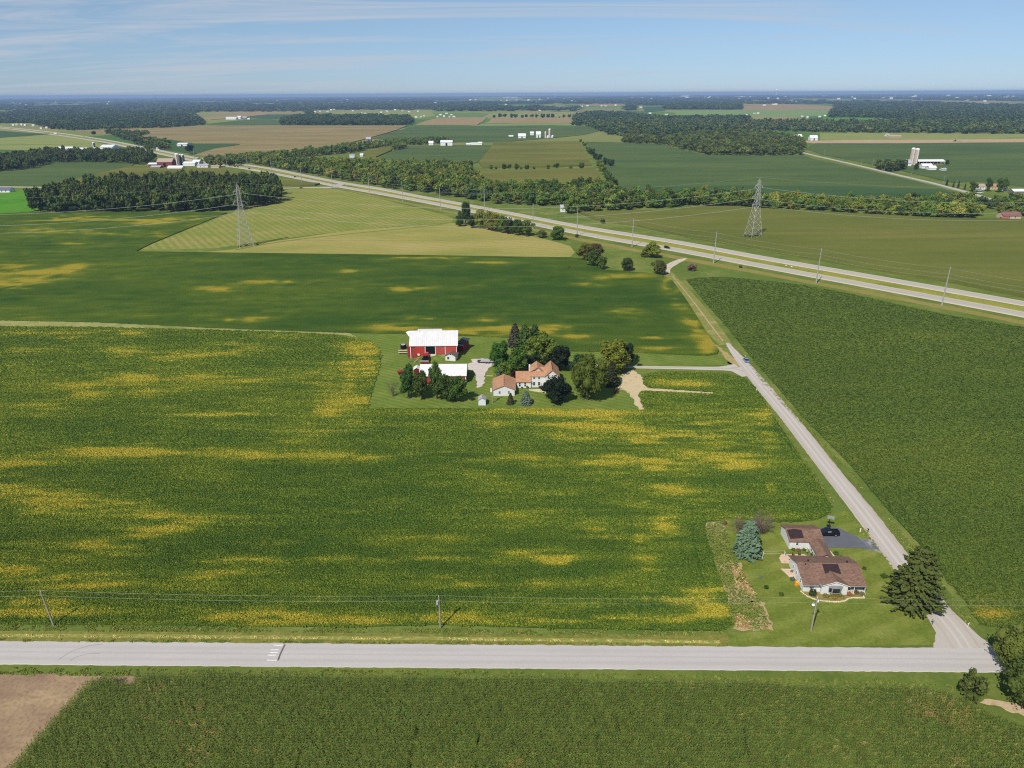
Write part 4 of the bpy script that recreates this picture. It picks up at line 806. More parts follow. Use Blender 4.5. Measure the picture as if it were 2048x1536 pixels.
ft((1114,803), 751, 50, BROAD[1], (34, 44, 32), 'near black round maple on the lawn in front of the farmhouse')
ft((1175,800), 707, 78, BROAD[4], (82, 98, 40), 'broad drooping willow right of the farmhouse', ratio=1.05)
ft((1160,752), 708, 42, BROAD[2], (54, 76, 42), 'mid green tree behind the willow')
ft((1230,742), 680, 60, BROAD[2], (108, 118, 44), 'large golden green maple at the right end of the farmstead')
ft((1254,733), 688, 34, BROAD[0], (40, 52, 34), 'dark tree tucked behind the golden green maple')
ft((1222,770), 722, 32, SPR[0], (52, 60, 38), 'dark conifer beside the washed soil', 'pine_tree', ratio=0.62)
ft((1052,808), 781, 24, SPR[0], (98, 118, 106), 'silver blue spruce on the lawn in front of the farmhouse', 'spruce_tree', ratio=0.62, trunk=False)
ft((1021,808), 785, 15, SPR[1], (74, 78, 50), 'small brownish pine beside the garage corner', 'pine_tree', ratio=0.5, trunk=False)
ft((1231,786), 775, 12, SHRUBM[1], (120, 96, 70), 'small brown bush by the washed soil', 'shrub', cat='shrub', trunk=False, ratio=1.25)
ft((1493,1109), 1040, 52, spruce_mesh('blue_spruce_mesh', 77, w=0.66, whorls=15, pad=0.05, per=13, dens=1.1, power=0.5, ragged=0.14, droop=0.02), (88, 106, 90), 'large blue green spruce left of the ranch house', 'spruce_tree', ratio=0.66)
b1 = ft((1520,1066), 1022, 66, bare_mesh('bare_bush_mesh', 9, 1.3, 1500, 120), (104, 104, 60), 'wide leafless brown tree behind the blue green spruce', 'bare_tree', trunk=False, ratio=1.5)
ft((1478,1062), 1024, 42, bare_mesh('bare_bush_mesh', 12, 1.3, 1000, 160), (98, 104, 52), 'smaller leafless tree left behind the spruce', 'bare_tree', trunk=False, ratio=1.5)
ft((1822,1210), 1092, 100, spruce_mesh('dense_conifer_mesh', 76, w=0.70, whorls=18, pad=0.028, per=24, droop=-0.01, ragged=0.30, dens=1.5, power=0.55, up=0.10, bottom=0.04), (78, 92, 48), 'huge dark olive green conifer overhanging the gravel road', 'conifer_tree', ratio=0.76)
ft((2030,1344), 1256, 100, BROAD[4], (92, 98, 46), 'tall golden green tree at the road corner on the right edge', ratio=1.05)
ft((2046,1412), 1312, 110, BROAD[4], (78, 88, 42), 'leaning broad tree at the lower right edge over the verge', ratio=1.05)
ft((1942,1398), 1349, 58, SHRUBM[0], (88, 106, 56), 'big rounded reddish green bush between road and corn', 'shrub', cat='shrub', trunk=False, ratio=1.25)
# beds and small bushes by the ranch house
for i, (p, w, h, c, lb) in enumerate([((1624,1192), 17, 2.2, (58, 74, 44), 'dark spiky bush at the left corner of the ranch front'), ((1652,1194), 16, 0.8, (128, 124, 48), 'golden low bush left under the bay window'), ((1668,1195), 18, 0.9, (132, 118, 52), 'rusty golden low bush under the bay window'), ((1682,1194), 14, 0.8, (122, 122, 50), 'low green gold bush at the right of the bay window'), ((1698,1190), 15, 0.7, (146, 96, 74), 'reddish bush by the porch end of the bed'), ((1712,1187), 14, 0.8, (112, 112, 66), 'loose grey green bush in front of the porch'), ((1724,1190), 12, 0.8, (128, 128, 104), 'pale grass clump at the porch corner'), ((1597,1102), 12, 0.6, (150, 120, 70), 'orange flowering clump behind the wing'), ((1586,1101), 10, 0.7, (84, 108, 44), 'green bush against the wing wall'), ((1608,1101), 8, 0.7, (78, 98, 40), 'small bush by the courtyard corner'), ((1593,1172), 9, 0.8, (224, 150, 40), 'orange flowers by the ranch side wall'), ((1594,1166), 8, 0.7, (230, 160, 60), 'yellow orange flowers nearer the ranch wall'), ((1626,1112), 12, 1.0, (74, 98, 42), 'green bush in the inner courtyard'), ((1672,1108), 14, 0.7, (80, 96, 46), 'green planting in the bed by the asphalt drive'), ((1680,1114), 11, 0.6, (110, 122, 92), 'grey green plant in the bed by the asphalt drive'), ((1055,776), 7, 1.0, (96, 110, 50), 'olive bush by the farmhouse connector'), ((1044,777), 5, 0.7, (60, 80, 40), 'dark small bush by the connector'), ((1079,775), 5, 0.7, (84, 92, 70), 'grey green bush at the farmhouse wall')]):
    tree('shrub', p, h, w*MPP(p[1]), SHRUBM[i % 2], c, lb, 'shrub', False, ratio=1.25)
for p, w, c, lb in [((1520,1156), 9, (116, 130, 128), 'blue grey shrub on the ranch lawn'), ((1585,1161), 13, (104, 118, 118), 'blue spruce sapling against the ranch side wall'), ((1532,1177), 11, (60, 84, 36), 'dark green tuft on the ranch lawn'), ((1562,1191), 12, (78, 100, 42), 'flat green tuft nearest the utility pole'), ((1768,1155), 16, (70, 92, 40), 'round clump on the lawn between ranch house and conifer'), ((1728,1139), 9, (80, 84, 40), 'small dull clump right of the ranch roof')]:
    tree('shrub', p, 0.9, w*MPP(p[1]), SHRUBM[0], c, lb, 'shrub', False, ratio=1.25)
# trees and bushes between hay field and highway
MV = [((931,449), 402, 26, (56, 76, 40), 'tall dark tree at the left end of the highway thicket'), ((921,453), 428, 20, (60, 78, 40), 'low dark bushy tree at the foot of the tall one'), ((945,456), 430, 22, (50, 68, 36), 'dark tree behind the left end of the thicket'), ((960,457), 418, 28, (118, 128, 62), 'pale yellow green tree in the thicket'), ((976,460), 420, 26, (112, 122, 66), 'greyish green tree in the middle of the thicket'), ((990,463), 426, 28, (120, 126, 60), 'pale tree right of the middle of the thicket'), ((1004,466), 430, 26, (84, 102, 44), 'green tree in the thicket'), ((1018,468), 434, 26, (68, 86, 40), 'dark green tree towards the right of the thicket'), ((1034,471), 437, 26, (62, 84, 38), 'round green tree in the right part of the thicket'), ((1052,472), 440, 32, (82, 104, 44), 'full tree at the right end of the thicket'), ((1084,475), 459, 22, (96, 100, 66), 'low grey bush right of the thicket'), ((1114,480), 452, 34, (78, 104, 42), 'round green tree standing alone beside the highway'), ((1154,475), 468, 9, (66, 80, 44), 'tiny dark bush by a highway pole'), ((1170,520), 484, 34, (104, 110, 48), 'golden tree on the left of the field corner group'), ((1190,522), 486, 36, (88, 84, 52), 'reddish brown tree of the field corner group'), ((1184,533), 500, 28, (70, 92, 40), 'dark green tree in front of the field corner group'), ((1203,538), 510, 22, (82, 104, 46), 'small green tree at the right of the field corner group'), ((1255,541), 515, 28, (70, 88, 48), 'grey green bush tree by the meadow'), ((1319,549), 520, 32, (84, 88, 50), 'olive bush tree at the head of the worn lane'), ((1303,515), 482, 34, (112, 124, 48), 'yellow green tree right under the highway'), ((1290,514), 501, 20, (80, 92, 46), 'low bush at the foot of the yellow green tree'), ((1383,541), 528, 24, (110, 92, 88), 'dull purple brown bush in the dry meadow'), ((1481,536), 530, 8, (84, 92, 50), 'tiny bush by the highway verge'), ((1137,550-12), 530, 6, (90, 100, 50), 'speck of a bush at the end of the soybeans'), ((1205,447), 437, 12, (60, 84, 40), 'dark bush on the lawn across the highway')]
for i, (p, yt, w, c, lb) in enumerate(MV):
    h = HT(p[0], p[1], yt); tree('tree' if h > 5 else 'shrub', p, h, w*MPP(p[1]), BROAD[i % 3] if h > 5 else SHRUBM[i % 2], c, lb, 'tree' if h > 5 else 'shrub', None if h > 5 else False, ratio=0.86 if h > 5 else 1.25)

# ================================================================== woods: the largest trees singly, the rest as one mass each
def fill(poly, spacing, seed, jit=0.42):
    P = GP(poly); A = np.array(P); rs = np.random.RandomState(seed)
    X, Y = np.meshgrid(np.arange(A[:, 0].min(), A[:, 0].max(), spacing), np.arange(A[:, 1].min(), A[:, 1].max(), spacing*0.9))
    X[::2] += spacing/2; I = np.c_[X.ravel(), Y.ravel()]; I += rs.uniform(-jit, jit, I.shape)*spacing
    I = I[inside(I, P)]; p = proj(I); return I[(p[:, 0] > -160) & (p[:, 0] < 2210)]
N_SINGLE = [0]
def ordinal(n): return '%d%s' % (n, 'th' if 10 <= n % 100 <= 20 else {1: 'st', 2: 'nd', 3: 'rd'}.get(n % 10, 'th'))
def singles(pts, h, w, cols, label, group, seed):
    rs = np.random.RandomState(seed); pts = pts[np.argsort(proj(pts)[:, 0])]; base_label = label
    for ti, (x, y) in enumerate(pts):
        label = base_label + ', %s from the left' % ordinal(ti+1)
        hh = h*rs.uniform(0.62, 1.22); o = link('tree', MIDB[rs.randint(5)], None); o.location = (x, y, 0); o.rotation_euler = (0, 0, rs.rand()*6.28)
        s = w/0.86*rs.uniform(0.8, 1.2); o.scale = (s, s*rs.uniform(0.9, 1.1), hh); o.color = lin(cols[rs.randint(len(cols))]); tag(o, label, 'tree', group); N_SINGLE[0] += 1
def wood(name, pts, h, w, cols, label, seed, mid=False):
    rs = np.random.RandomState(seed); k = len(pts)
    if not k: return
    meshes = MIDB[:4] if mid else FARB; protos = [(m, lin(c)) for m in meshes for c in cols]
    k2 = rs.rand(k) > 0.05; hh = h*rs.uniform(0.62, 1.22, k)*(0.8+0.4*fbm(pts[:, 0]*0.02, pts[:, 1]*0.02, seed, 2)); ww = w*rs.uniform(0.8, 1.25, k)
    scatter(name, np.c_[pts, np.zeros(k)], np.c_[np.zeros(k), np.zeros(k), rs.rand(k)*6.28], np.c_[ww, ww, hh], rs.randint(0, len(protos), k), protos, label, 'wood')
CW = [(70, 86, 46), (80, 96, 48), (62, 78, 44), (96, 108, 52), (74, 84, 50)]; CB = [(88, 110, 48), (100, 120, 52), (76, 98, 48), (116, 128, 56), (108, 120, 60), (70, 92, 48)]
CY = [(124, 136, 56), (108, 124, 52), (136, 138, 66), (92, 114, 50)]; CF = [(68, 88, 54), (80, 98, 58), (60, 80, 52)]
def split_front(pts, front_y, n):
    """the n points nearest the camera"""
    o = np.argsort(pts[:, 1]); return pts[o[:n]], pts[o[n:]]
w1 = fill([(58,424),(120,426),(250,425),(380,425),(470,421),(530,414),(562,405),(560,384),(520,372),(440,372),(330,374),(250,376),(190,384),(130,395),(62,412)], 9.5, 1)
f1, r1 = split_front(w1, 0, 62); singles(f1, 19, 12.5, CW, 'dark tree on the near edge of the left woodlot', 'front trees of the left woodlot', 2)
wood('woodlot', r1, 20, 12.5, CW, 'dark broadleaf woodlot at left behind the soybean field, all but its front trees', 3, True)
w2 = fill([(-300,352),(0,345),(62,338),(100,327),(172,325),(273,329),(300,330),(310,318),(270,314),(120,312),(60,316),(0,322),(-300,326)], 10.5, 4)
wood('tree_belt', w2, 18, 12.5, CW, 'dark belt of trees left behind the green field', 5, True)
bel = fill([(480,322),(520,332),(600,346),(720,367),(800,381),(860,387),(920,397),(965,404),(985,408),(978,380),(948,352),(940,338),(820,336),(700,331),(600,327),(520,318)], 10.0, 6)
fb, rb = split_front(bel, 0, 60); singles(fb, 14, 12, CB, 'green creek tree just behind the left part of the highway', 'creek belt trees along the highway', 7)
wood('tree_belt', rb, 15, 12, CB+CY, 'belt of green and yellowing trees behind the highway, left part', 8, True)
be2 = fill([(985,408),(1060,411),(1120,414),(1135,428),(1180,424),(1240,420),(1290,417),(1400,413),(1470,416),(1540,420),(1540,405),(1400,397),(1250,395),(1210,376),(1060,380),(978,382)], 9.5, 9)
fb, rb = split_front(be2, 0, 48); singles(fb, 13, 11.5, CB, 'green creek belt tree behind the white cottage and corn', 'creek belt trees in the middle', 10)
wood('tree_belt', rb, 14, 11.5, CB, 'belt of creek trees behind the large corn field, middle part', 11, True)
be3 = fill([(1540,420),(1620,424),(1700,430),(1860,437),(1955,436),(1962,420),(1940,404),(1850,406),(1700,407),(1540,405)], 9.0, 12)
fb, rb = split_front(be3, 0, 34); singles(fb, 10.5, 11, CB+CY, 'yellow green tree in the low belt on the right', 'creek belt trees on the right', 13)
wood('tree_belt', rb, 11, 11, CB+CY, 'low yellow green creek belt at right, rear trees', 14, True)
wood('tree_belt', fill([(1972,418),(2000,428),(2060,434),(2400,442),(2400,404),(2048,400),(1990,404)], 9.5, 15), 9, 10.5, CB, 'loose trees at the right edge above the red roofed house', 16, True)
wood('hedgerow', fill([(500,322),(640,312),(700,306),(760,296),(800,292),(880,288),(905,286),(900,282),(820,284),(740,292),(700,297),(640,305),(560,312),(500,316)], 11, 17), 13, 12, CB, 'winding line of creek trees above the highway belt', 18, True)
wood('hedgerow', fill([(780,302),(810,300),(812,293),(785,294)], 11, 19), 14, 12, CY, 'yellow green tree clump at the tip of the green field', 20, True)
for i, (x, y, ht, c) in enumerate([(982,340,9,2),(1008,341,11,0),(1018,341,10,1),(1033,341,11,0),(1054,341,9,0),(1068,341,7,1),(1096,340,9,2),(1113,340,11,0),(1141,340,8,2),(1163,339,11,1),(992,340,6,1),(1042,341,6,2)]):
    g = G(x, y); o = link('tree', MIDB[i % 5], None); o.location = (g[0], g[1], 0); s = ht*1.05; o.scale = (s, s, ht); o.color = lin([(58,80,36),(70,92,40),(92,108,42)][c]); tag(o, 'roundish tree in the row between the brown corn fields, near column %d of the picture' % round(x/2048*100) if False else 'roundish tree in the row between the brown corn fields, %s from the left' % ordinal([1,3,4,5,7,8,9,10,11,12,2,6][i]), 'tree', 'trees in the row between the brown corn fields')
for i, (x, y, ht) in enumerate([(1161,285,9),(1166,290,9),(1170,295,10),(1174,301,9),(1178,307,12),(1184,312,15),(1190,320,13),(1198,324,14),(1210,330,13),(1222,333,12),(1197,335,12),(1202,341,12),(1206,349,12),(1211,355,12),(1216,362,12),(1222,369,11),(1228,376,12)]):
    g = G(x, y); o = link('tree', MIDB[i % 5], None); o.location = (g[0], g[1], 0); s = ht*1.15; o.scale = (s, s, ht); o.color = lin([(74,96,38),(104,114,42),(50,70,34)][(0, 1, 0, 0, 0, 2, 2, 2, 2, 2, 1, 1, 1, 0, 0, 0, 2)[i]]); tag(o, 'tree in the slanting hedgerow beside the large dark green field, %s from its far end' % ordinal(i+1), 'tree', 'trees of the slanting hedgerow')
for i in range(17):
    x = 990+i*10.6+rnd.uniform(-2, 2); y = 236+rnd.uniform(-0.6, 0.6); g = G(x, y); ht = rnd.uniform(16, 24) if i != 12 else 9; o = link('tree', MIDB[i % 5], None); o.location = (g[0], g[1], 0); s = ht*1.35; o.scale = (s, s, ht); o.color = lin((44, 66, 36)); tag(o, 'round dark tree in the far row above the tan strip, %s from the left' % ordinal(i+1), 'tree', 'far row of round trees')
wood('wood', fill([(560,252),(700,252),(812,252),(828,248),(820,238),(760,236),(600,236),(570,239)], 24, 21), 22, 27, CF, 'rectangular dark wood left of centre beyond the beige corn', 22, True)
wood('wood', fill([(1246,287),(1330,289),(1350,295),(1374,302),(1410,311),(1540,312),(1606,311),(1606,290),(1590,278),(1480,266),(1400,270),(1330,277),(1250,280)], 14, 23), 15, 16, CW+[(96, 112, 54), (110, 118, 60)], 'broad dark wood beyond the large green field at right', 24, True)
wood('wood', fill([(1140,250),(1180,254),(1210,268),(1240,272),(1330,272),(1400,262),(1480,260),(1600,264),(1700,266),(1820,267),(2048,269),(2500,270),(2500,252),(1800,246),(1640,246),(1500,244),(1330,244),(1210,246)], 25, 25), 17, 24, CF+[(92, 108, 56), (104, 112, 64)], 'long far wood stretching to the right edge', 26)
wood('wood', fill([(1655,235),(1760,236),(1790,244),(2500,252),(2500,222),(1900,216),(1720,214),(1665,222)], 36, 27), 20, 38, CF, 'far hillside of woods at the upper right', 28)
wood('wood', fill([(1145,247),(1215,247),(1330,244),(1480,243),(1500,236),(1460,236),(1330,238),(1250,228),(1180,226),(1150,234)], 30, 29), 18, 31, CF, 'far woods around the hamlet right of centre', 30)
wood('wood', fill([(1328,219),(1485,219),(1480,210),(1400,208),(1335,212)], 40, 31), 26, 42, CF, 'isolated far wood right of centre', 32)
wood('wood', fill([(100,258),(152,262),(200,259),(330,257),(410,250),(405,243),(330,238),(250,232),(100,236),(-300,238),(-300,246),(60,246)], 24, 33), 20, 26, CF, 'dark wood at the upper left', 34)
wood('wood', fill([(-300,246),(20,247),(60,246),(60,240),(-300,236)], 26, 35), 16, 27, CF, 'tree clumps at the far left edge above the highway', 36)
wood('tree_belt', fill([(225,272),(262,285),(300,302),(340,300),(335,287),(300,283),(275,276),(300,268),(240,266),(205,266)], 16, 37), 14, 15, CW+CB, 'trees about the green roofed house by the highway', 38, True)
for x, y, hh, c, lb in [(380,309,20,(40,60,34),'lone dark tree beside the highway right of the white barn'), (188,272,15,(46,66,38),'lone tree on the field above the highway at left'), (690,306,14,(60,82,38),'lone tree at the end of the beige corn'), (1290,274-5,12,(60,80,40),'tree at the rim of the far wood'), (1316,290,13,(70,92,40),'round tree on the green field by the wood corner')]:
    g = G(x, y); o = link('tree', MIDB[2], None); o.location = (g[0], g[1], 0); o.scale = (hh*0.95, hh*0.95, hh); o.color = lin(c); tag(o, lb, 'tree')
wood('tree_belt', fill([(395,325),(440,335),(480,332),(500,325),(560,330),(520,318),(470,318)], 12, 39), 12, 12, CB, 'bushes along the highway left of centre', 40, True)
wood('tree_belt', fill([(1748,338),(1775,344),(1806,341),(1812,334),(1790,328),(1755,330)], 11, 43), 12, 14, CW, 'dark clump of trees left of the twin silos', 44, True)
for x, y, hh, lb in [(1831,341,12,'slim tree in front of the twin silos'), (1893,331,10,'dark round tree at the right end of the open barn'), (1884,340,5,'small leaning tree by the white shed')]:
    g = G(x, y); o = link('tree', MIDB[1], None); o.location = (g[0], g[1], 0); o.scale = (hh*0.8, hh*0.8, hh); o.color = lin((52, 72, 38)); tag(o, lb, 'tree')
for x, y, hh, w, c, lb, m in [(1893,371,8,0.8,(44,62,38),'dark pair of spruces by the country road',0), (1906,375,8,0.6,(44,62,40),'spruce left of the road pole at right',0), (1916,376,9,0.6,(40,58,38),'pointed spruce right of the road pole',0), (1929,379,8,0.6,(44,62,40),'single pointed spruce on the lawn',0), (1945,383,12,1.0,(78,98,40),'round green tree in front of the right hamlet',1), (1975,383,17,0.55,(62,82,40),'tall narrow tree among the hamlet houses',1), (1998,385,17,0.7,(66,84,44),'tall forked tree right among the hamlet houses',1), (2009,382,16,0.5,(76,92,46),'lighter half of the tall forked tree',1), (1932,400,8,0.9,(96,92,60),'brownish bush at the bend of the country road',1), (1942,430,13,1.0,(112,118,44),'golden round tree at the end of the creek belt',1), (1921,433,9,0.9,(108,116,46),'low golden tree at the end of the creek belt',1)]:
    g = G(x, y); me = SPR[1] if m == 0 else MIDB[3]; o = link('spruce_tree' if m == 0 else 'tree', me, None); o.location = (g[0], g[1], 0); s = hh*w*(1.2 if m else 1.0); o.scale = (s, s, hh); o.color = lin(c); tag(o, lb, 'tree')
# the wooded plain to the horizon: patches of trees, thinning, larger clumps with distance
def plain_wood(name, y0, y1, sp, h, w, seed, thr, label):
    d0, d1 = G(1024, y0)[1], G(1024, y1)[1]; rs = np.random.RandomState(seed)
    Y = np.arange(d0, d1, sp*2.2); out = []
    for yy in Y:
        xs = np.arange(-0.78*yy, 0.78*yy, sp); out.append(np.c_[xs, np.full(len(xs), yy)])
    I = np.vstack(out); I += rs.uniform(-0.5, 0.5, I.shape)*[sp, sp*2.2]; I = I[fbm(I[:, 0]*0.0006, I[:, 1]*0.00025, seed, 4) > thr]
    p = proj(I); x, y = p[:, 0], p[:, 1]
    openland = ((x > 1270) & (x < 1350) & (y > 211) & (y < 226)) | ((x > 1480) & (x < 1672) & (y > 208) & (y < 246)) | ((x > 625) & (x < 878) & (y > 220) & (y < 238)) | ((x > 395) & (x < 615) & (y > 224)) | ((x > 860) & (x < 980) & (y > 224)) | ((x > 1160) & (x < 1250) & (y > 208) & (y < 222)) | ((x > 1340) & (x < 1560) & (y > 219)) | ((x < 120) & (y > 236)) | ((x > 980) & (x < 1160) & (y > 224)) | ((x > 560) & (x < 860) & (y > 236))
    I = I[~openland]; wood(name, I, h, w, CF, label, seed)
plain_wood('forest', 240, 222, 34, 19, 44, 51, 0.49, 'wooded country beyond the farms')
plain_wood('forest', 222, 208, 60, 20, 86, 52, 0.47, 'far forest below the horizon')
plain_wood('forest', 208, 199, 120, 22, 190, 53, 0.46, 'very far forest below the horizon')
plain_wood('forest', 199, 193.5, 300, 26, 520, 54, 0.43, 'forest on the horizon')
# ================================================================== buildings
WHT = lambda: streaked('white siding', (220, 220, 218), 0.22, 'Z', 0.6, var=0.03, depth=0.25)
M_WTRIM = plain('white trim', (232, 232, 230), 0.6, var=0.04); M_GLASS = plain('window glass', (34, 40, 48), 0.12, var=0.3, scale=2, spec=0.7)
M_WMETAL = streaked('white ribbed metal roof', (214, 212, 210), 0.9, 'X', 0.45, 0.0, var=0.08, depth=0.6, stain=(160, 146, 134))
M_WMETAL2 = streaked('clean white metal roof', (220, 220, 218), 0.9, 'X', 0.45, 0.0, var=0.04, depth=0.4, stain=(196, 190, 184))
M_RED = streaked('red barn boards', (158, 60, 52), 0.3, 'X', 0.7, var=0.2, depth=0.5, stain=(140, 66, 60)); M_REDY = streaked('red gable boards', (160, 48, 42), 0.3, 'Y', 0.7, var=0.12, depth=0.5)
M_FADED = streaked('faded red door boards', (178, 78, 72), 0.4, 'X', 0.7, var=0.1, depth=0.5)
M_TERRA = shingle('terracotta shingles', (166, 122, 92), (188, 146, 112)); M_BRSH = shingle('brown red shingles', (110, 84, 72), (140, 112, 94)); M_PURP = shingle('new dark shingles', (54, 40, 44), (62, 48, 50))
M_GREYSH = shingle('grey shingles', (150, 146, 148), (176, 172, 172)); M_BRN = shingle('brown shingles', (108, 84, 76), (128, 102, 92)); M_DKBL = streaked('dark blue metal', (52, 62, 76), 0.5, 'X', 0.4, var=0.08)
M_DARK = plain('near black and indoor shade', (14, 13, 12), 1.0); M_STONE = plain('pale concrete', (196, 184, 156), 0.9, var=0.15, scale=1.2); M_GUT = plain('grey gutter', (150, 148, 150), 0.5)  # M_DARK: near-black parts, also painted in as shade inside the barns
def part(name, V, F, mat, parent): return link(name, pymesh(name, V, F), mat, parent)
def box(name, x0, x1, y0, y1, z0, z1, mat, parent=None):
    V = [(x, y, z) for z in (z0, z1) for y in (y0, y1) for x in (x0, x1)]
    return part(name, V, [(0,2,3,1),(4,5,7,6),(0,1,5,4),(2,6,7,3),(0,4,6,2),(1,3,7,5)], mat, parent)
def walls(x0, x1, y0, y1, zw, rise, axis, mat, parent, z0=-0.1, name='wall'):
    """four walls with gable ends; AXIS is the ridge direction"""
    if axis == 'X':
        ym = (y0+y1)/2; V = [(x0,y0,z0),(x1,y0,z0),(x1,y1,z0),(x0,y1,z0),(x0,y0,zw),(x1,y0,zw),(x1,y1,zw),(x0,y1,zw),(x0,ym,zw+rise),(x1,ym,zw+rise)]
        F = [(0,1,5,4),(2,3,7,6),(1,2,6,9,5),(3,0,4,8,7),(3,2,1,0)]
    else:
        xm = (x0+x1)/2; V = [(x0,y0,z0),(x1,y0,z0),(x1,y1,z0),(x0,y1,z0),(x0,y0,zw),(x1,y0,zw),(x1,y1,zw),(x0,y1,zw),(xm,y0,zw+rise),(xm,y1,zw+rise)]
        F = [(0,1,5,8,4),(2,3,7,9,6),(1,2,6,5),(3,0,4,7),(3,2,1,0)]
    return part(name, V, F, mat, parent)
def roof(x0, x1, y0, y1, zw, rise, axis, mat, parent, ov=0.4, th=0.16, name='roof'):
    """two sloping panels with real thickness"""
    if axis == 'X': a0, a1, b0, b1 = x0-ov, x1+ov, y0, y1
    else: a0, a1, b0, b1 = y0-ov, y1+ov, x0, x1
    bm = (b0+b1)/2; hw = (b1-b0)/2; sl = rise/hw; e = zw - sl*ov + 0.03; t = zw+rise+0.03
    prof = [(b0-ov, e), (bm, t), (b1+ov, e), (b1+ov, e+th), (bm, t+th), (b0-ov, e+th)]
    V = []
    for a in (a0, a1):
        for b, z in prof: V.append((a, b, z) if axis == 'X' else (b, a, z))
    F = [(i, (i+1) % 6, 6+(i+1) % 6, 6+i) for i in range(6)] + [(0,5,4,1),(1,4,3,2),(6,7,10,11),(7,8,9,10)]
    return part(name, V, F, mat, parent)
def gambrel(x0, x1, y0, y1, zw, h, mat, parent, mat_roof, ov=0.35):
    ym = (y0+y1)/2; hw = (y1-y0)/2
    P = [(y0, zw), (y0+hw*0.38, zw+h*0.62), (ym, zw+h), (y1-hw*0.38, zw+h*0.62), (y1, zw)]
    V = [(x, y, z) for x in (x0, x1) for y, z in [(y0, -0.1)]+P+[(y1, -0.1)]]; n = 7
    F = [tuple(range(n))[::-1], tuple(range(n, 2*n)), (0, n, n+1, 1), (5, n+5, n+6, 6)]
    part('wall', V, F, mat, parent)
    Q = [(y0-ov, zw-0.25)]+P[1:4]+[(y1+ov, zw-0.25)]; V = [(x, y, z+d) for x in (x0-ov, x1+ov) for d in (0.03, 0.2) for y, z in Q]
    F = [(i, i+1, 10+i+1, 10+i) for i in range(4)]+[(5+i, 15+i, 15+i+1, 5+i+1) for i in range(4)]+[(0, 5, 6, 1), (1, 6, 7, 2), (2, 7, 8, 3), (3, 8, 9, 4), (10, 11, 16, 15), (11, 12, 17, 16), (12, 13, 18, 17), (13, 14, 19, 18), (0, 10, 15, 5), (4, 9, 19, 14)]
    part('roof', V, F, mat_roof, parent)
def window(cx, z, w, h, y, parent, side='F', frame=None, label=None):
    """frame proud of the wall, pane inside it; side F front (y const), L/R ends (x const)"""
    fr = frame or M_WTRIM
    def B(n, a0, a1, d0, d1, z0, z1, m, p):
        return box(n, a0, a1, y+d0, y+d1, z0, z1, m, p) if side == 'F' else box(n, y+d0, y+d1, a0, a1, z0, z1, m, p)
    s = 1 if side in 'FL' else -1
    lo, hi = (-0.07, 0.04) if s > 0 else (-0.04, 0.07)
    V, F = [], []
    bars = [(cx-w/2-0.09, cx-w/2, z-h/2, z+h/2), (cx+w/2, cx+w/2+0.09, z-h/2, z+h/2), (cx-w/2-0.09, cx+w/2+0.09, z+h/2, z+h/2+0.1), (cx-w/2-0.09, cx+w/2+0.09, z-h/2-0.1, z-h/2), (cx-w/2, cx+w/2, z-0.03, z+0.03)]
    for a0, a1, z0, z1 in bars:
        o = len(V)
        for zz in (z0, z1):
            for d in (lo, hi):
                for a in (a0, a1): V.append((a, y+d, zz) if side == 'F' else (y+d, a, zz))
        F += [tuple(o+q for q in f) for f in [(0,2,3,1),(4,5,7,6),(0,1,5,4),(2,6,7,3),(0,4,6,2),(1,3,7,5)]]
    wn_ = part('window', V, F, fr, parent)
    B('pane', cx-w/2, cx+w/2, lo*0.45, hi*0.3, z-h/2, z+h/2, M_GLASS, wn_)
    return wn_
def tube_np(pts, r, k=6):
    V, F = [], []
    for i, p in enumerate(pts):
        a, b = np.array(pts[max(i-1, 0)]), np.array(pts[min(i+1, len(pts)-1)]); d = _n((b-a).astype(float)); u = _n(np.cross(d, [0.13, 0.21, 0.97] if abs(d[2]) < 0.9 else [1.0, 0.1, 0])); w = np.cross(d, u)
        rr = r[i] if isinstance(r, (list, tuple)) else r
        for j in range(k): t = 2*math.pi*j/k; V.append(np.array(p)+(u*math.cos(t)+w*math.sin(t))*rr)
    for i in range(len(pts)-1):
        for j in range(k): F.append((i*k+j, i*k+(j+1) % k, (i+1)*k+(j+1) % k, (i+1)*k+j))
    F += [tuple(range(k))[::-1], tuple(range((len(pts)-1)*k, len(pts)*k))]
    return [tuple(v) for v in V], F
def tube(name, pts, r, mat, parent=None, k=6): V, F = tube_np(pts, r, k); return part(name, V, F, mat, parent)
def dome(name, x, y, z, r, h, mat, parent, k=14, rings=4):
    V, F = [], []
    for i in range(rings+1):
        f = i/rings*math.pi/2; rr, zz_ = r*math.cos(f), z+h*math.sin(f)
        for j in range(k): t = 2*math.pi*j/k; V.append((x+rr*math.cos(t)+0.0, y+rr*math.sin(t), zz_))
    for i in range(rings):
        for j in range(k): F.append((i*k+j, i*k+(j+1) % k, (i+1)*k+(j+1) % k, (i+1)*k+j))
    return part(name, V, F, mat, parent)

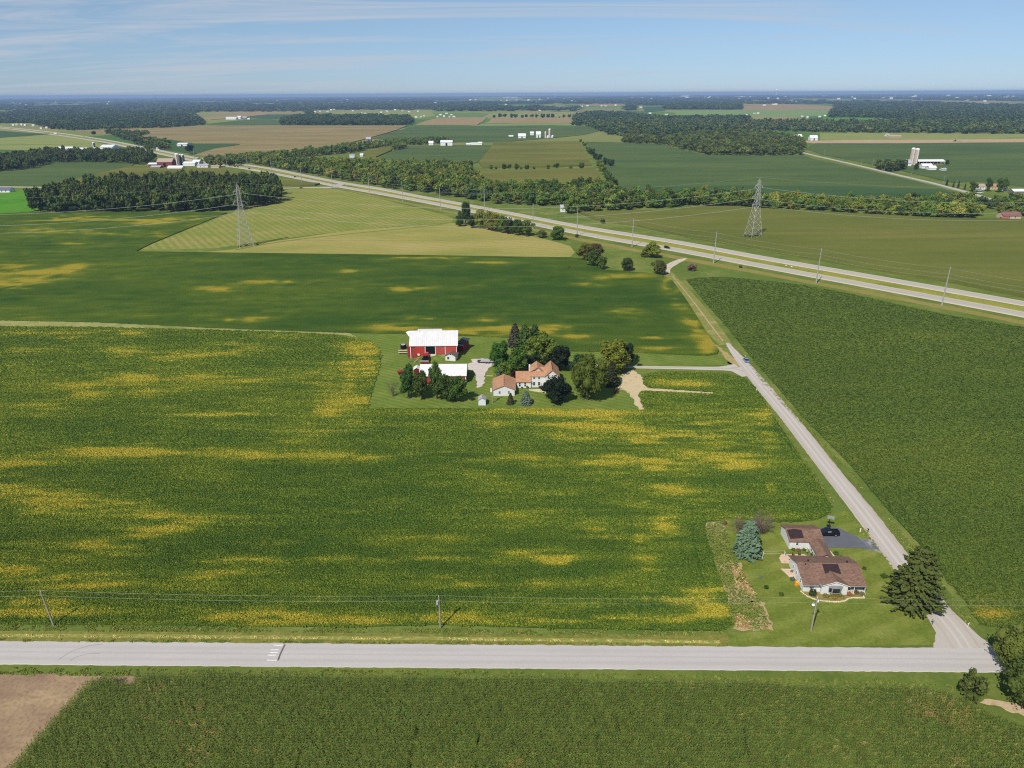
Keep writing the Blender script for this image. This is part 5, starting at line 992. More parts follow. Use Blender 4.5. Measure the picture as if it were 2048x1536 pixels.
# --- red barn: 23 m long, ridge along the view's horizontal, white roof with an old hay hood at the left
bx, by = G(822, 716); brx, _ = G(912, 706)
barn = empty('barn', (bx+0.1, by-0.2, 0), R(0.6), 'long red barn with white metal roof and a dark open doorway', 'barn')
BL_, BD, BW, BR_ = 20.6, 12.5, 6.2, 4.5
walls(0, BL_, 0, BD, BW, BR_, 'X', M_RED, barn)
roof(0, BL_, 0, BD, BW, BR_, 'X', M_WMETAL, barn, ov=0.6, th=0.2)
box('ridge_cap', 2.8, 13.8, BD/2+0.2, BD/2+1.3, BW+BR_-0.6, BW+BR_+0.6, M_WMETAL2, barn)
hood = part('hay_hood', [(-0.7,BD/2-2.6,BW+2.6),(-0.7,BD/2+2.6,BW+2.6),(-2.6,BD/2,BW+BR_-0.4),(-0.7,BD/2,BW+BR_+0.25),(-0.7,BD/2-0.6,BW+3.0)], [(0,4,2),(4,1,2),(0,2,3),(1,3,2),(0,3,1)], M_WMETAL2, barn)
box('doorway', 6.6, 11.0, -0.06, 0.05, 2.0, 5.9, M_DARK, barn)  # flat black panel on the closed wall, painted shade of the open door
dl = box('sliding_door', 2.1, 6.5, -0.28, -0.10, 1.4, 5.9, streaked('bright red door boards', (180, 60, 50), 0.3, 'X', 0.6, var=0.08), barn); tag(dl, 'bright red sliding door pushed open to the left')
dr = box('sliding_door', 11.2, 15.4, -0.22, -0.10, 2.0, 5.85, M_FADED, barn); tag(dr, 'faded pinkish red sliding door right of the opening')
d3 = box('sliding_door', 15.6, 20.2, -0.20, -0.10, 1.2, 5.7, streaked('orange red door boards', (188, 72, 58), 0.3, 'X', 0.6, var=0.06), barn)
for xx in (0.02, 6.55, 11.1, 15.5, 20.5): box('trim_board', xx-0.12 if xx > 1 else xx-0.16, xx+0.12, -0.34, -0.24 if 1 < xx < 20 else 0.1, 0.05 if (xx < 1 or xx > 20) else 1.8, 6.0, M_WTRIM, barn)
box('door_track', 1.6, 20.4, -0.36, -0.08, 5.92, 6.1, M_GUT, barn)
box('foundation', 11.1, 16.1, -0.5, -0.05, -0.1, 1.55, M_STONE, barn)
# earth bank up to the doorway with its retaining walls
part('ramp', [(6.2,-0.3,1.9),(11.6,-0.3,1.9),(12.6,-5.6,-0.05),(4.4,-5.6,-0.05),(1.6,-0.3,-0.05),(18.5,-0.3,-0.05),(16.5,-0.3,1.2),(14.0,-3.8,0.3)], [(0,3,2,1),(0,4,3),(1,2,7,6),(2,5,7),(5,6,7)], M_FLAWN, barn)
part('ramp_top', [(6.4,-0.32,2.0),(11.3,-0.32,2.0),(11.0,-1.9,1.62),(8.4,-2.3,1.45),(6.7,-1.3,1.75)], [(0,4,3,2,1)], M_STONE, barn)
part('retaining_wall', [(6.4,-0.35,2.1),(6.0,-0.8,2.1),(2.0,-5.8,0.15),(1.7,-5.6,0.15),(6.4,-0.35,-0.1),(6.0,-0.8,-0.1),(2.0,-5.8,-0.1),(1.7,-5.6,-0.1)], [(0,1,2,3)[::-1],(1,5,6,2)[::-1],(0,3,7,4)[::-1]], M_STONE, barn)
box('notice', 3.0, 3.9, -0.33, -0.29, 1.3, 2.2, M_WTRIM, barn)
box('annex', -1.6, -0.05, 0.6, 2.6, -0.1, 5.6, M_REDY, barn)
# small red outbuilding with the blue black roof, right of the barn
gx0, gy0 = G(918, 700); ob = empty('shed', (gx0-0.9, gy0-0.6, 0), R(-27), 'small red shed with blue black roof against the right end of the barn', 'shed')
walls(0, 3.3, 0, 5.4, 3.4, 0.5, 'Y', M_REDY, ob); part('roof', [(-0.3,-0.4,3.3),(3.7,-0.4,3.3),(3.7,5.8,4.7),(-0.3,5.8,4.7),(-0.3,-0.4,3.1),(3.7,-0.4,3.1),(3.7,5.8,4.5),(-0.3,5.8,4.5)], [(0,1,2,3),(7,6,5,4),(0,4,5,1),(1,5,6,2),(2,6,7,3),(3,7,4,0)], M_DKBL, ob)
box('fascia', -0.35, 3.75, -0.5, -0.41, 2.9, 3.35, M_WTRIM, ob)
# little white outbuilding with brown roof
gx0, gy0 = G(891, 721); wb = empty('shed', (gx0, gy0, 0), R(-12), 'little white shed with brown roof at the front right corner of the barn', 'shed')
walls(0, 4.6, 0, 4.4, 2.3, 1.3, 'Y', WHT(), wb); roof(0, 4.6, 0, 4.4, 2.3, 1.3, 'Y', M_BRN, wb, ov=0.35)
window(1.3, 1.3, 0.9, 1.3, 0, wb); box('vent', 2.1, 2.6, -0.05, 0.05, 2.7, 3.2, M_DARK, wb)
# red shed with white roof behind the tree row
sx0, sy0 = G(838, 792); shd = empty('shed', (sx0-0.9, sy0+12.6, 0), R(0.5), 'long red machine shed with white metal roof behind the row of trees', 'shed')
SL, SD = 18.6, 12.0
walls(0, SL, 0, SD, 3.6, 2.6, 'X', M_RED, shd); roof(0, SL, 0, SD, 3.6, 2.6, 'X', M_WMETAL2, shd, ov=0.45)
for xx in (-0.1, SL-0.15): box('trim_board', xx, xx+0.3, -0.1, 0.12, -0.1, 3.55, M_WTRIM, shd)
box('door', 6.0, 9.6, -0.08, 0.05, 0, 3.0, M_FADED, shd); box('eave_board', -0.45, SL+0.45, SD+0.3, SD+0.5, 3.25, 3.5, M_GUT, shd)
# small dark red shed and red machine by its left end
gx0, gy0 = G(828, 751); sm = empty('shed', (gx0, gy0, 0), R(4), 'tiny dark red shed between the tall tree and the long shed', 'shed')
walls(0, 2.6, 0, 3.0, 2.6, 0.8, 'Y', streaked('dark red boards', (112, 34, 40), 0.3, 'X'), sm); roof(0, 2.6, 0, 3.0, 2.6, 0.8, 'Y', M_WMETAL2, sm, ov=0.2)
# garden shed
gx0, gy0 = G(957, 811); gs = empty('shed', (gx0, gy0, 0), R(0), 'tiny white garden shed with grey roof alone on the farm lawn', 'shed')
walls(0, 2.75, 0, 3.3, 2.2, 0.9, 'Y', WHT(), gs); roof(0, 2.75, 0, 3.3, 2.2, 0.9, 'Y', M_GREYSH, gs, ov=0.2, th=0.1)

# --- farmhouse: garage (its own building), connector and two storey part
g0 = G(987, 792); gar = empty('garage', (g0[0], g0[1], 0), R(0.5), 'white gable ended garage with terracotta roof left of the farmhouse', 'garage')
GW, GD = 8.3, 11.5
walls(0, GW, 0, GD, 2.7, 1.7, 'Y', WHT(), gar); roof(0, GW, 0, GD, 2.7, 1.7, 'Y', M_TERRA, gar, ov=0.4)
window(2.4, 1.5, 0.75, 1.0, 0, gar); window(6.0, 1.5, 0.75, 1.0, 0, gar)
for i in range(5): box('roof_vent', GW/2-0.12, GW/2+0.14, 0.6+i*1.8, 0.9+i*1.8, 4.5, 4.76, M_DARK, gar)
box('gutter', GW+0.35, GW+0.5, -0.4, GD+0.4, 2.45, 2.6, M_WTRIM, gar)
h0 = G(1035, 776); fh_ = empty('farmhouse', (h0[0], h0[1], 0), R(0.5), 'white farmhouse of two joined gables with terracotta roof', 'house')
M_SID = WHT()
walls(-0.3, 5.4, 0, 8.0, 2.8, 2.8, 'X', M_SID, fh_); roof(-0.3, 5.2, 0, 8.0, 2.8, 2.8, 'X', M_TERRA, fh_, ov=0.4)
for cx in (0.9, 3.1): window(cx, 1.55, 0.7, 1.7, 0, fh_, frame=M_WTRIM)
box('door', 4.2, 5.1, -0.06, 0.02, 0.1, 2.1, M_WTRIM, fh_); box('door_light', 4.45, 4.85, -0.08, -0.05, 1.6, 1.95, M_GLASS, fh_)
walls(5.3, 12.0, 0.6, 8.8, 4.8, 2.3, 'X', M_SID, fh_, name='wall'); roof(5.3, 13.5, 0.6, 8.8, 4.8, 2.3, 'X', M_TERRA, fh_, ov=0.3)
walls(5.4, 10.7, 3.0, 9.4, 5.9, 1.9, 'Y', M_SID, fh_, name='wall'); roof(5.3, 10.8, 2.6, 9.4, 5.9, 1.9, 'Y', M_TERRA, fh_, ov=0.3)
walls(11.0, 16.7, -0.4, 10.0, 5.1, 2.6, 'Y', M_SID, fh_, name='wall'); roof(11.0, 16.7, -0.4, 10.0, 5.1, 2.6, 'Y', M_TERRA, fh_, ov=0.4)
for cx in (6.7, 8.7): window(cx, 4.1, 0.75, 0.9, 0.6, fh_); window(cx, 1.6, 0.7, 1.3, 0.6, fh_, frame=M_GUT)
for cx in (12.4, 14.9): window(cx, 4.9, 0.7, 1.4, -0.4, fh_); window(cx, 1.8, 0.8, 1.4, -0.4, fh_)
box('chimney', 4.7, 5.25, 4.6, 5.3, 4.0, 8.2, M_WTRIM, fh_); box('downpipe', 5.25, 5.45, 0.2, 0.58, 0, 4.5, M_GUT, fh_)
for i in range(4): box('roof_vent', 13.95, 14.2, 1.0+i*2.0, 1.3+i*2.0, 7.8, 8.05, M_DARK, fh_)
for xx, yy, zz_ in ((2.0, 3.6, 5.45), (4.0, 3.6, 5.45)): box('roof_vent', xx, xx+0.28, yy, yy+0.3, zz_-0.1, zz_+0.16, M_DARK, fh_)
slab('patio', [(1058,779),(1092,778),(1092,786),(1072,784),(1058,781)], 0.09, M_STONE, kind='structure', side=False)

# --- ranch house on the corner lot
c0 = G(1605, 1183); rh = empty('ranch_house', (c0[0], c0[1], 0), R(-2.5), 'white ranch house with brown red roof, two dark roof patches and a long rear wing', 'house')
RW, RD = 14.0, 10.9
walls(0, 9.9, 0, RD-0.8, 2.6, 1.9, 'X', M_SID, rh)
roof(-0.05, RW, -0.35, RD-0.5, 2.55, 1.95, 'X', M_BRSH, rh, ov=0.35, th=0.14)
walls(3.9, 9.95, -0.9, 3.0, 2.6, 1.15, 'Y', M_SID, rh, name='wall'); roof(3.9, 9.95, -0.9, 3.6, 2.62, 1.2, 'Y', M_BRSH, rh, ov=0.35, th=0.12)
walls(9.9, RW-0.4, 3.2, RD-0.8, 2.55, 0.4, 'X', M_SID, rh, name='wall')
sl_ = 1.95/((RD-0.15)/2)
def on_front(x, y): return (x, y, 2.55+0.03+0.14+sl_*(y+0.35)+0.03)
part('roof_patch', [on_front(5.5, 2.1), on_front(7.2, 2.75), on_front(9.3, 2.1), on_front(9.3, 4.75), on_front(5.5, 4.75)], [(0,1,2,3,4)], M_PURP, rh)
part('fascia', [(3.5,-1.28,2.48),(6.92,-1.28,3.82),(10.35,-1.28,2.48),(10.35,-1.28,2.66),(6.92,-1.28,4.0),(3.5,-1.28,2.66)], [(0,1,4,5),(1,2,3,4)], M_WTRIM, rh)
box('gutter', -0.4, 3.5, -0.86, -0.72, 2.3, 2.44, M_GUT, rh); box('gutter', 10.3, RW+0.35, -0.86, -0.72, 2.3, 2.44, M_GUT, rh)
window(1.95, 1.65, 1.1, 1.0, 0, rh)
bay = part('bay_window', [(5.5,-0.9,0.75),(8.6,-0.9,0.75),(8.0,-1.55,0.75),(6.1,-1.55,0.75),(5.5,-0.9,2.3),(8.6,-0.9,2.3),(8.0,-1.55,2.3),(6.1,-1.55,2.3)], [(0,3,2,1),(0,4,7,3),(3,7,6,2),(2,6,5,1),(4,5,6,7)], plain('bay frame', (150, 160, 158), 0.5), rh)
for a, b in (((5.58,-1.02),(6.03,-1.50)), ((6.2,-1.585),(7.9,-1.585)), ((8.07,-1.50),(8.52,-1.02))):
    part('pane', [(a[0],a[1]-0.02,1.0),(b[0],b[1]-0.02,1.0),(b[0],b[1]-0.02,2.1),(a[0],a[1]-0.02,2.1)], [(0,1,2,3)], M_GLASS, bay)
part('bay_roof', [(5.3,-0.88,2.32),(8.8,-0.88,2.32),(8.15,-1.75,2.32),(5.95,-1.75,2.32),(6.0,-0.88,2.62),(8.1,-0.88,2.62)], [(0,3,4),(3,2,5,4),(2,1,5)], plain('bay roof', (128, 124, 122), 0.7), rh)
for yy in (2.0, 5.0, 7.4): window(yy, 1.7, 0.8, 0.9, 0, rh, side='L')
for xx, yy in ((2.4, 5.6), (1.4, 4.4), (11.6, 5.4)):
    zt = 2.6+sl_*(min(yy, RD-yy)+0.35); box('roof_vent', xx, xx+0.25, yy, yy+0.25, zt, zt+0.35, M_DARK, rh)
# covered porch
box('porch_floor', 9.95, RW+0.5, -0.6, 3.2, -0.05, 0.22, plain('porch slab', (196, 186, 172), 0.9), rh)
for xx in (11.6, RW+0.1): box('porch_post', xx, xx+0.12, -0.5, -0.38, 0.2, 2.4, M_WTRIM, rh)
# rear wing: link and garage wing
walls(7.3, 10.5, RD-0.85, 17.2, 2.35, 0.7, 'Y', M_SID, rh, name='wall'); roof(7.2, 10.55, RD-0.3, 17.4, 2.4, 0.75, 'Y', M_BRSH, rh, ov=0.32, th=0.12)
walls(2.2, 10.5, 17.2, 24.3, 2.45, 1.3, 'X', M_SID, rh, name='wall'); roof(2.15, 10.55, 17.1, 24.4, 2.5, 1.3, 'X', M_BRSH, rh, ov=0.3, th=0.12)
s2 = 1.3/3.65
def on_wing(x, y): return (x, y, 2.5+0.17+s2*(y-17.1)+0.03)
part('roof_patch', [on_wing(2.3, 17.5), on_wing(5.9, 17.9), on_wing(5.9, 20.3), on_wing(4.0, 20.6), on_wing(2.1, 20.2)], [(0,1,2,3,4)], M_PURP, rh)
window(4.1, 1.6, 0.6, 0.8, 17.2, rh); window(13.0, 1.4, 0.9, 1.3, 7.3, rh, side='L'); window(15.6, 1.3, 0.9, 1.5, 7.3, rh, side='L')
box('skylight', 8.2, 8.5, 13.0, 15.2, 2.85, 3.0, M_GREYSH, rh)
# satellite dish by the gutter
dm = tube('dish_mast', [(3.5,-0.9,2.3),(3.4,-1.1,3.0)], 0.04, M_GUT, rh); dd_ = dome('dish', 3.4, -1.2, 3.0, 0.42, 0.12, plain('dish grey', (130, 132, 136), 0.5), rh, 10, 2); 
# patio, walk and stone edging
def loc(o, x, y, z=0): m = Matrix.Rotation(o.rotation_euler[2], 3, 'Z') @ Vector((x, y, z)); return (o.location[0]+m.x, o.location[1]+m.y)
M_PAVE = plain('tan paving', (204, 178, 150), 0.9, var=0.18, scale=1.4)
def lslab(name, o, pts, z, mat): return slab(name, [loc(o, *p) for p in pts], z, mat, kind='structure', side=False, world=True)
lslab('patio', rh, [(-1.6,10.8),(-1.6,13.0),(-0.6,14.6),(5.2,14.9),(6.0,14.2),(6.2,10.6),(2.0,10.6)], 0.10, M_PAVE)
lslab('patio', rh, [(-2.6,8.6),(0,8.6),(0,4.2),(-0.8,3.6),(-1.3,5.0)], 0.10, M_PAVE)
lslab('walk', rh, [(10.6,16.6),(12.6,16.4),(13.2,10.8),(12.5,10.8),(11.9,15.7),(10.6,15.9)], 0.10, plain('cream walk', (214, 202, 176), 0.9))
lslab('flower_bed', rh, [(-0.3,-0.2),(0.2,-1.6),(2.0,-2.9),(5.0,-3.4),(8.2,-3.3),(10.2,-2.0),(13.4,-1.8),(13.4,-0.7),(9.9,-1.0),(4.0,-1.0),(3.8,0)], 0.07, soil_mat('bed mulch', (120, 104, 66), (150, 132, 84), (96, 110, 48), 1.2))
edge = empty('stone_edging', (0, 0, 0), 0, 'curved cream stone edging round the front flower bed of the ranch house', 'edging')
ep = [(-0.4,-0.1),(-0.1,-0.9),(0.6,-2.0),(1.8,-2.9),(3.4,-3.4),(5.4,-3.6),(7.4,-3.55),(8.8,-3.1),(9.8,-2.3),(11.0,-2.0),(12.4,-2.0),(13.6,-1.9),(13.7,-0.9)]
ep2 = []
for i in range(len(ep)-1):
    p, q = Vector(ep[i]), Vector(ep[i+1]); n = max(1, int((q-p).length/0.34))
    ep2 += [p+(q-p)*j/n for j in range(n)]
stone_me = None
for p in ep2:
    w = loc(rh, p.x, p.y)
    if stone_me is None: ov_ = box('stone', -0.16, 0.16, -0.11, 0.11, -0.02, 0.18, plain('cream stone', (222, 208, 168), 0.9, var=0.2, scale=1), edge); stone_me = ov_.data; so_ = ov_
    else: so_ = bpy.data.objects.new('stone', stone_me); COL.objects.link(so_); so_.parent = edge
    so_.location = (w[0], w[1], 0.03); so_.rotation_euler = (0, 0, rnd.uniform(-0.4, 0.4)); so_.scale = (rnd.uniform(0.8, 1.15), rnd.uniform(0.8, 1.3), rnd.uniform(0.8, 1.3))
# patio furniture and bits
def chairish(p, col, label):
    g = G(*p); c = empty('patio_chair', (g[0], g[1], 0.1), rnd.uniform(0, 6), label, 'chair'); m = plain('chair '+str(col), col, 0.6)
    box('seat', -0.3, 0.3, -0.3, 0.3, 0.38, 0.45, m, c); box('backrest', -0.3, 0.3, 0.24, 0.3, 0.45, 1.0, m, c)
    for sx_ in (-0.26, 0.22):
        for sy_ in (-0.26, 0.22): box('leg', sx_, sx_+0.05, sy_, sy_+0.05, 0, 0.38, m, c)
chairish((1586,1113), (60, 56, 58), 'dark patio chair behind the ranch house, leftmost'); chairish((1598,1111), (70, 60, 58), 'brown patio chair in the middle of the rear patio'); chairish((1583,1145), (120, 110, 108), 'pale chair on the side patio of the ranch house')
g = G(1613, 1110); u_ = empty('parasol', (g[0], g[1], 0.1), 0, 'folded pale grey parasol on the rear patio', 'parasol'); tube('pole', [(0,0,0),(0,0,2.2)], 0.04, M_GUT, u_); tube('canopy', [(0,0,1.0),(0,0,1.6),(0,0,2.2)], [0.28, 0.2, 0.05], M_GREYSH, u_, 8)
# clothes line
g1, g2 = G(1525, 1117), G(1568, 1116); cl = empty('clothes_line', (g1[0], g1[1], 0), math.atan2(g2[1]-g1[1], g2[0]-g1[0]), 'washing line between two pale posts on the ranch lawn', 'clothes line'); LL = math.dist(g1, g2)
for xx in (0, LL): tube('post', [(xx,0,0),(xx,0,1.9)], 0.06, M_WTRIM, cl); tube('crossbar', [(xx,-0.6,1.85),(xx,0.6,1.85)], 0.03, M_WTRIM, cl)
for yy in (-0.5, 0.5): tube('line', [(0,yy,1.88),(LL/2,yy,1.78),(LL,yy,1.88)], 0.012, M_WTRIM, cl, 4)
# basketball hoop by the drive
g = G(1657, 1053); bh = empty('basketball_hoop', (g[0], g[1], 0), R(-20), 'basketball hoop on a black pole at the edge of the asphalt', 'basketball hoop')
tube('pole', [(0,0,0),(0,0,2.6),(0.1,-0.5,3.1)], 0.07, plain('black steel', (22, 22, 24), 0.5), bh); box('backboard', -0.75, 0.95, -0.60, -0.55, 2.75, 3.75, plain('smoky board', (150, 152, 158), 0.3), bh)
tube('rim', [(0.1+0.23*math.cos(a), -0.85+0.23*math.sin(a), 3.0) for a in np.linspace(0, 6.283, 13)], 0.02, plain('orange rim', (190, 90, 50), 0.5), bh, 4); box('base', -0.5, 0.5, -0.3, 0.5, 0, 0.3, MATS['black steel'], bh)
# mailboxes and bins on the road edge
def mailbox(p, label, col=(40, 40, 44), post=(120, 104, 84)):
    g = G(*p); m = empty('mailbox', (g[0], g[1], 0), R(90), label, 'mailbox'); box('post', -0.06, 0.06, -0.06, 0.06, 0, 1.05, plain('post '+str(post), post, 0.9), m)
    V, F = tube_np([(-0.28,0,1.2),(0.28,0,1.2)], 0.15, 10); part('box', V, F, plain('box '+str(col), col, 0.5), m); box('flag', 0.1, 0.2, 0.16, 0.18, 1.2, 1.45, plain('flag red', (180, 40, 36), 0.5), m)
mailbox((1735,1066), 'black mailbox on the gravel road beside the asphalt drive'); mailbox((1864,1250), 'mailbox with a pale blue paper box at the corner of the ranch lawn', (110, 150, 170)); mailbox((1512,784), 'white mailbox on the verge below the farm drive', (230, 230, 228), (220, 220, 216))
g = G(1720, 1064); rl = empty('marker_post', (g[0], g[1], 0), 0, 'short white reflector post left of the black mailbox', 'post'); box('post', -0.12, 0.12, -0.04, 0.04, 0, 1.1, M_WTRIM, rl); box('cap', -0.14, 0.14, -0.06, 0.06, 1.1, 1.16, M_WTRIM, rl)
g = G(1935, 1254); rl = empty('pipe_marker', (g[0], g[1], 0), 0.4, 'small white pipe marker on the verge right of the gravel road', 'marker'); tube('post', [(0,0,0),(0,0,1.1)], 0.06, M_WTRIM, rl); tube('elbow', [(0,0,0.9),(0.35,0,1.05)], 0.05, M_WTRIM, rl)
g = G(1490, 716); rl = empty('marker_post', (g[0], g[1], 0), 0, 'thin pale marker post beside the parked blue car', 'post'); tube('post', [(0,0,0),(0,0,1.3)], 0.05, M_WTRIM, rl); box('cap', -0.1, 0.1, -0.03, 0.03, 1.1, 1.35, M_WTRIM, rl)
g = G(1450, 1049); bq = empty('fire_pit', (g[0], g[1], 0), 0, 'rusty burn barrel at the corner of the weedy plot', 'barrel'); tube('drum', [(0,0,0),(0,0,0.9)], 0.42, plain('rust', (104, 66, 52), 0.9, var=0.3), bq, 12); tube('rim', [(0.43*math.cos(a), 0.43*math.sin(a), 0.9) for a in np.linspace(0, 6.283, 13)], 0.03, MATS['rust'], bq, 4)
# weedy garden plot
wp = [(1415,1048),(1440,1043),(1452,1062),(1462,1098),(1482,1140),(1512,1190),(1544,1258),(1520,1262),(1470,1256),(1462,1240),(1456,1195),(1438,1150),(1424,1100),(1410,1062)]
slab('garden_plot', wp, 0.05, soil_mat('weedy plot', (104, 118, 54), (124, 126, 60), (150, 138, 90), 0.25), kind='structure', side=False, rag=0.5)
for pp in ([(1405,1048),(1440,1042),(1456,1066),(1440,1066),(1412,1056)], [(1432,1132),(1460,1122),(1482,1126),(1484,1146),(1462,1150),(1445,1140)], [(1440,1176),(1470,1166),(1500,1170),(1512,1196),(1500,1210),(1455,1205),(1442,1190)], [(1468,1250),(1490,1240),(1540,1232),(1546,1260),(1500,1262),(1470,1258)], [(1500,1200),(1528,1206),(1538,1232),(1520,1234)]):
    slab('soil', pp, 0.058, soil_mat('dry plot straw', (160, 138, 98), (182, 160, 116), (134, 120, 76), 0.7), kind='structure', side=False, rag=0.5)
I = fill(wp, 0.6, 77); k = len(I); rs = np.random.RandomState(9); pr = proj(I); dryf = fbm(I[:, 0]*0.25, I[:, 1]*0.18, 4, 3); dp = (dryf > 0.52) & (pr[:, 1] > 1120)
WD = [(plant_mesh('weed_mesh', M_LEAF, 200+i, 12, 0.3, 0.8, 0.2), lin(c)) for i, c in enumerate([(112, 130, 62), (130, 140, 68), (100, 120, 58), (168, 148, 104), (150, 128, 84), (184, 164, 122)])]
scatter('weeds', np.c_[I, np.full(k, 0.05)], np.c_[np.zeros(k), np.zeros(k), rs.rand(k)*6.28], np.c_[rs.uniform(.7, 1.4, k), rs.uniform(.7, 1.4, k), rs.uniform(0.25, 0.9, k)], np.where(dp, 3+rs.randint(0, 3, k), rs.randint(0, 3, k)), WD, 'tall green and straw coloured weeds in the plot left of the ranch lawn', 'weeds')

# --- distant farms
def barn_simple(name, p, wpx, dm_, hw, rise, wall, rf, label, cat='barn', axis='X', rz=0.0, wins=0, door=False, hood=None):
    g = G(*p); L = wpx*MPP(p[1]); o = empty(name, (g[0]-L/2, g[1], 0), rz, label, cat)
    walls(0, L, 0, dm_, hw, rise, axis, wall, o); roof(0, L, 0, dm_, hw, rise, axis, rf, o, ov=0.5, th=0.2)
    for i in range(wins): window(L*(i+1)/(wins+1), hw*0.55, 1.1, 1.3, 0, o)
    if door: box('door', L*0.42, L*0.58, -0.1, 0.05, 0, hw*0.8, M_DARK, o)
    return o
MW = plain('white painted wall', (226, 226, 224), 0.7, var=0.05); MGW = plain('grey weathered wall', (120, 116, 116), 0.9, var=0.2); MRW = plain('dull red wall', (128, 60, 52), 0.8, var=0.15)
MWR = plain('bright metal roof', (222, 222, 220), 0.5, var=0.03); MGR = plain('grey metal roof', (168, 168, 174), 0.5, var=0.08); MBR = plain('light brown roof', (168, 148, 134), 0.8, var=0.1); MGN = plain('green metal roof', (88, 148, 130), 0.5, var=0.05)
MTW = plain('tan brick wall', (196, 174, 148), 0.9, var=0.1); MRR = plain('maroon roof', (128, 88, 84), 0.8, var=0.1)
FB = [
 ('barn',(127,302),34,28,5,3,MW,MWR,'long white poultry barn at far left, left half of the pair'), ('barn',(166,304),44,22,5,3,MW,MWR,'long white poultry barn nearest the dark silo at far left'), ('barn',(213,300),26,30,6,4,MW,MWR,'white barn right of the dark silo at far left'),
 ('barn',(330,334),31,16,8,5,MRW,MBR,'red barn with light brown roof among the silos at left'), ('shed',(305,333),18,14,3.5,2,MRW,MWR,'low white roofed red shed left of the brown roofed barn'), ('shed',(311,339),19,12,3.5,2,MGW,MGR,'grey roofed open shed at the front left of the silo farm'),
 ('shed',(350,340),30,12,3.5,2.5,MW,MWR,'white roofed shed in front of the silos'), ('shed',(378,332),24,14,4,2.5,MW,MWR,'white shed right of the silos'), ('shed',(392,330),14,16,5,3,MW,MWR,'tall white roofed shed by the highway'), ('house',(405,335),22,11,3,2,MW,MGR,'grey roofed white house of the silo farm'), ('shed',(430,336),16,8,2.5,1,MTW,MTW,'low tan shed right of the silo farm'),
 ('house',(322,293),12,10,6,4,MW,MGN,'white house with green roof by the highway'), ('shed',(331,296),10,9,3,2,MW,MWR,'white outbuilding right of the green roofed house'), ('barn',(364,293),20,22,5,2.5,MW,MWR,'white pole barn right of the green roofed house'), ('house',(318,300),12,8,3,2,MW,MGR,'low house with pale cars below the green roof'),
 ('barn',(389,236),13,40,7,4,MW,MWR,'far white barn left of the tan strip'), ('barn',(462,239),22,30,7,4,MW,MWR,'long white barn far left of centre'), ('barn',(478,238),7,24,8,6,MW,MWR,'white house beside the long far barn'), ('barn',(489,239),9,26,8,5,MGW,MGR,'grey barn at the end of the long far barn'), ('shed',(497,239),5,20,4,3,MW,MWR,'small far shed right of the grey barn'),
 ('barn',(737,284),10,14,7,4,MGW,MGR,'weathered grey barn at the edge of the beige corn'), ('house',(862,291),9,10,6,3.5,MW,MW,'white farmhouse left of the tall white barn'), ('barn',(893,292),24,14,8,4,MW,MWR,'tall bright white barn in front of the tree row'),
 ('shed',(937,291),9,12,3,2,MW,MWR,'left one of the low white sheds right of the tall barn'), ('shed',(950,290),17,12,3,2,MW,MWR,'long low white shed right of the tall barn'), ('shed',(960,290),8,12,4,2.5,MW,MWR,'right end low white shed near the field corner'), ('shed',(704,315),10,10,3,2,MW,MGR,'pale roof among the creek trees'), ('shed',(723,313),6,9,3,2,MW,MWR,'tiny white roof among the creek trees'),
 ('shed',(1022,274),9,10,3,1.5,MW,MWR,'long low white shed at the left of the central farm'), ('barn',(1044,277),15,26,6,6,MW,MWR,'white pole barn left of the central farm drive'), ('house',(1064,271),7,14,6,4,MW,MW,'white house at the back of the central farm'), ('barn',(1077,276),9,24,9,7,MW,MWR,'white gabled barn beside the central silos'), ('shed',(1094,277),5,12,5,3,MW,MWR,'small white shed between the central silos'), ('shed',(1103,276),6,12,4,3,MW,MWR,'white shed right of the taller central silo'),
 ('house',(1128,424),14,8,4,2.5,MW,MGR,'small white house under the creek trees across the highway'),
 ('house',(1589,279),5,12,6,4,MW,MW,'white house left by the far wood'), ('barn',(1598,280),11,14,8,5,MW,MWR,'white barn behind the broad wood at right'), ('barn',(1628,281),14,16,6,6,MW,MWR,'white gabled barn at the left end of the tilled strip'),
 ('house',(1790,275),24,12,3,3,MTW,MBR,'long brown roofed house behind the tilled strip'), ('shed',(1776,273),6,12,4,3,MW,MGR,'blue white shed left of the long brown roofed house'),
 ('house',(1854,338),20,10,4.5,3,MW,MWR,'white farmhouse in front of the open barn by the twin silos'), ('shed',(1865,341),14,8,4,2.5,MW,MWR,'front gable of the white farmhouse by the twin silos'), ('shed',(1888,342),9,7,2.5,1.5,MW,MGR,'small white garden shed right of the white farmhouse'), ('shed',(1818,333),8,12,5,5,MW,MGR,'pale blue shed behind the twin silos'),
 ('house',(1963,379),14,10,3.5,2.5,MW,MBR,'white house with brown roof left in the right hand hamlet'), ('house',(1987,379),15,10,3.5,2.5,MTW,plain('rust roof', (176, 128, 96), 0.8),'house with rusty tan roof in the right hand hamlet'), ('shed',(2010,381),10,8,3,2,MW,MTW,'pale shed right of the rusty roofed house'), ('shed',(2038,388),22,10,3,2,MGW,MWR,'long grey shed with white roof at the right edge'),
 ('house',(2024,438),34,11,3,2.8,MTW,MRR,'tan brick house with maroon roof at the right edge'), ('shed',(2010,440),13,3,1.6,0.8,plain('orange wood', (190, 110, 80), 0.8),plain('red wood roof', (160, 84, 66), 0.8),'small orange wooden shed in front of the maroon roofed house'),
 ('house',(8,385),24,10,3,2.5,MW,plain('slate roof', (96, 100, 116), 0.7),'slate roofed white house at the left edge by the side road'),
]
for n_, p, wpx, dep, hw, rise, wall, rf, lb in FB:
    o = barn_simple(n_, p, wpx, dep, hw, rise, wall, rf, lb, n_, wins=2 if n_ == 'house' and p[1] > 280 else 0, door=(n_ == 'barn' and p[1] > 260))
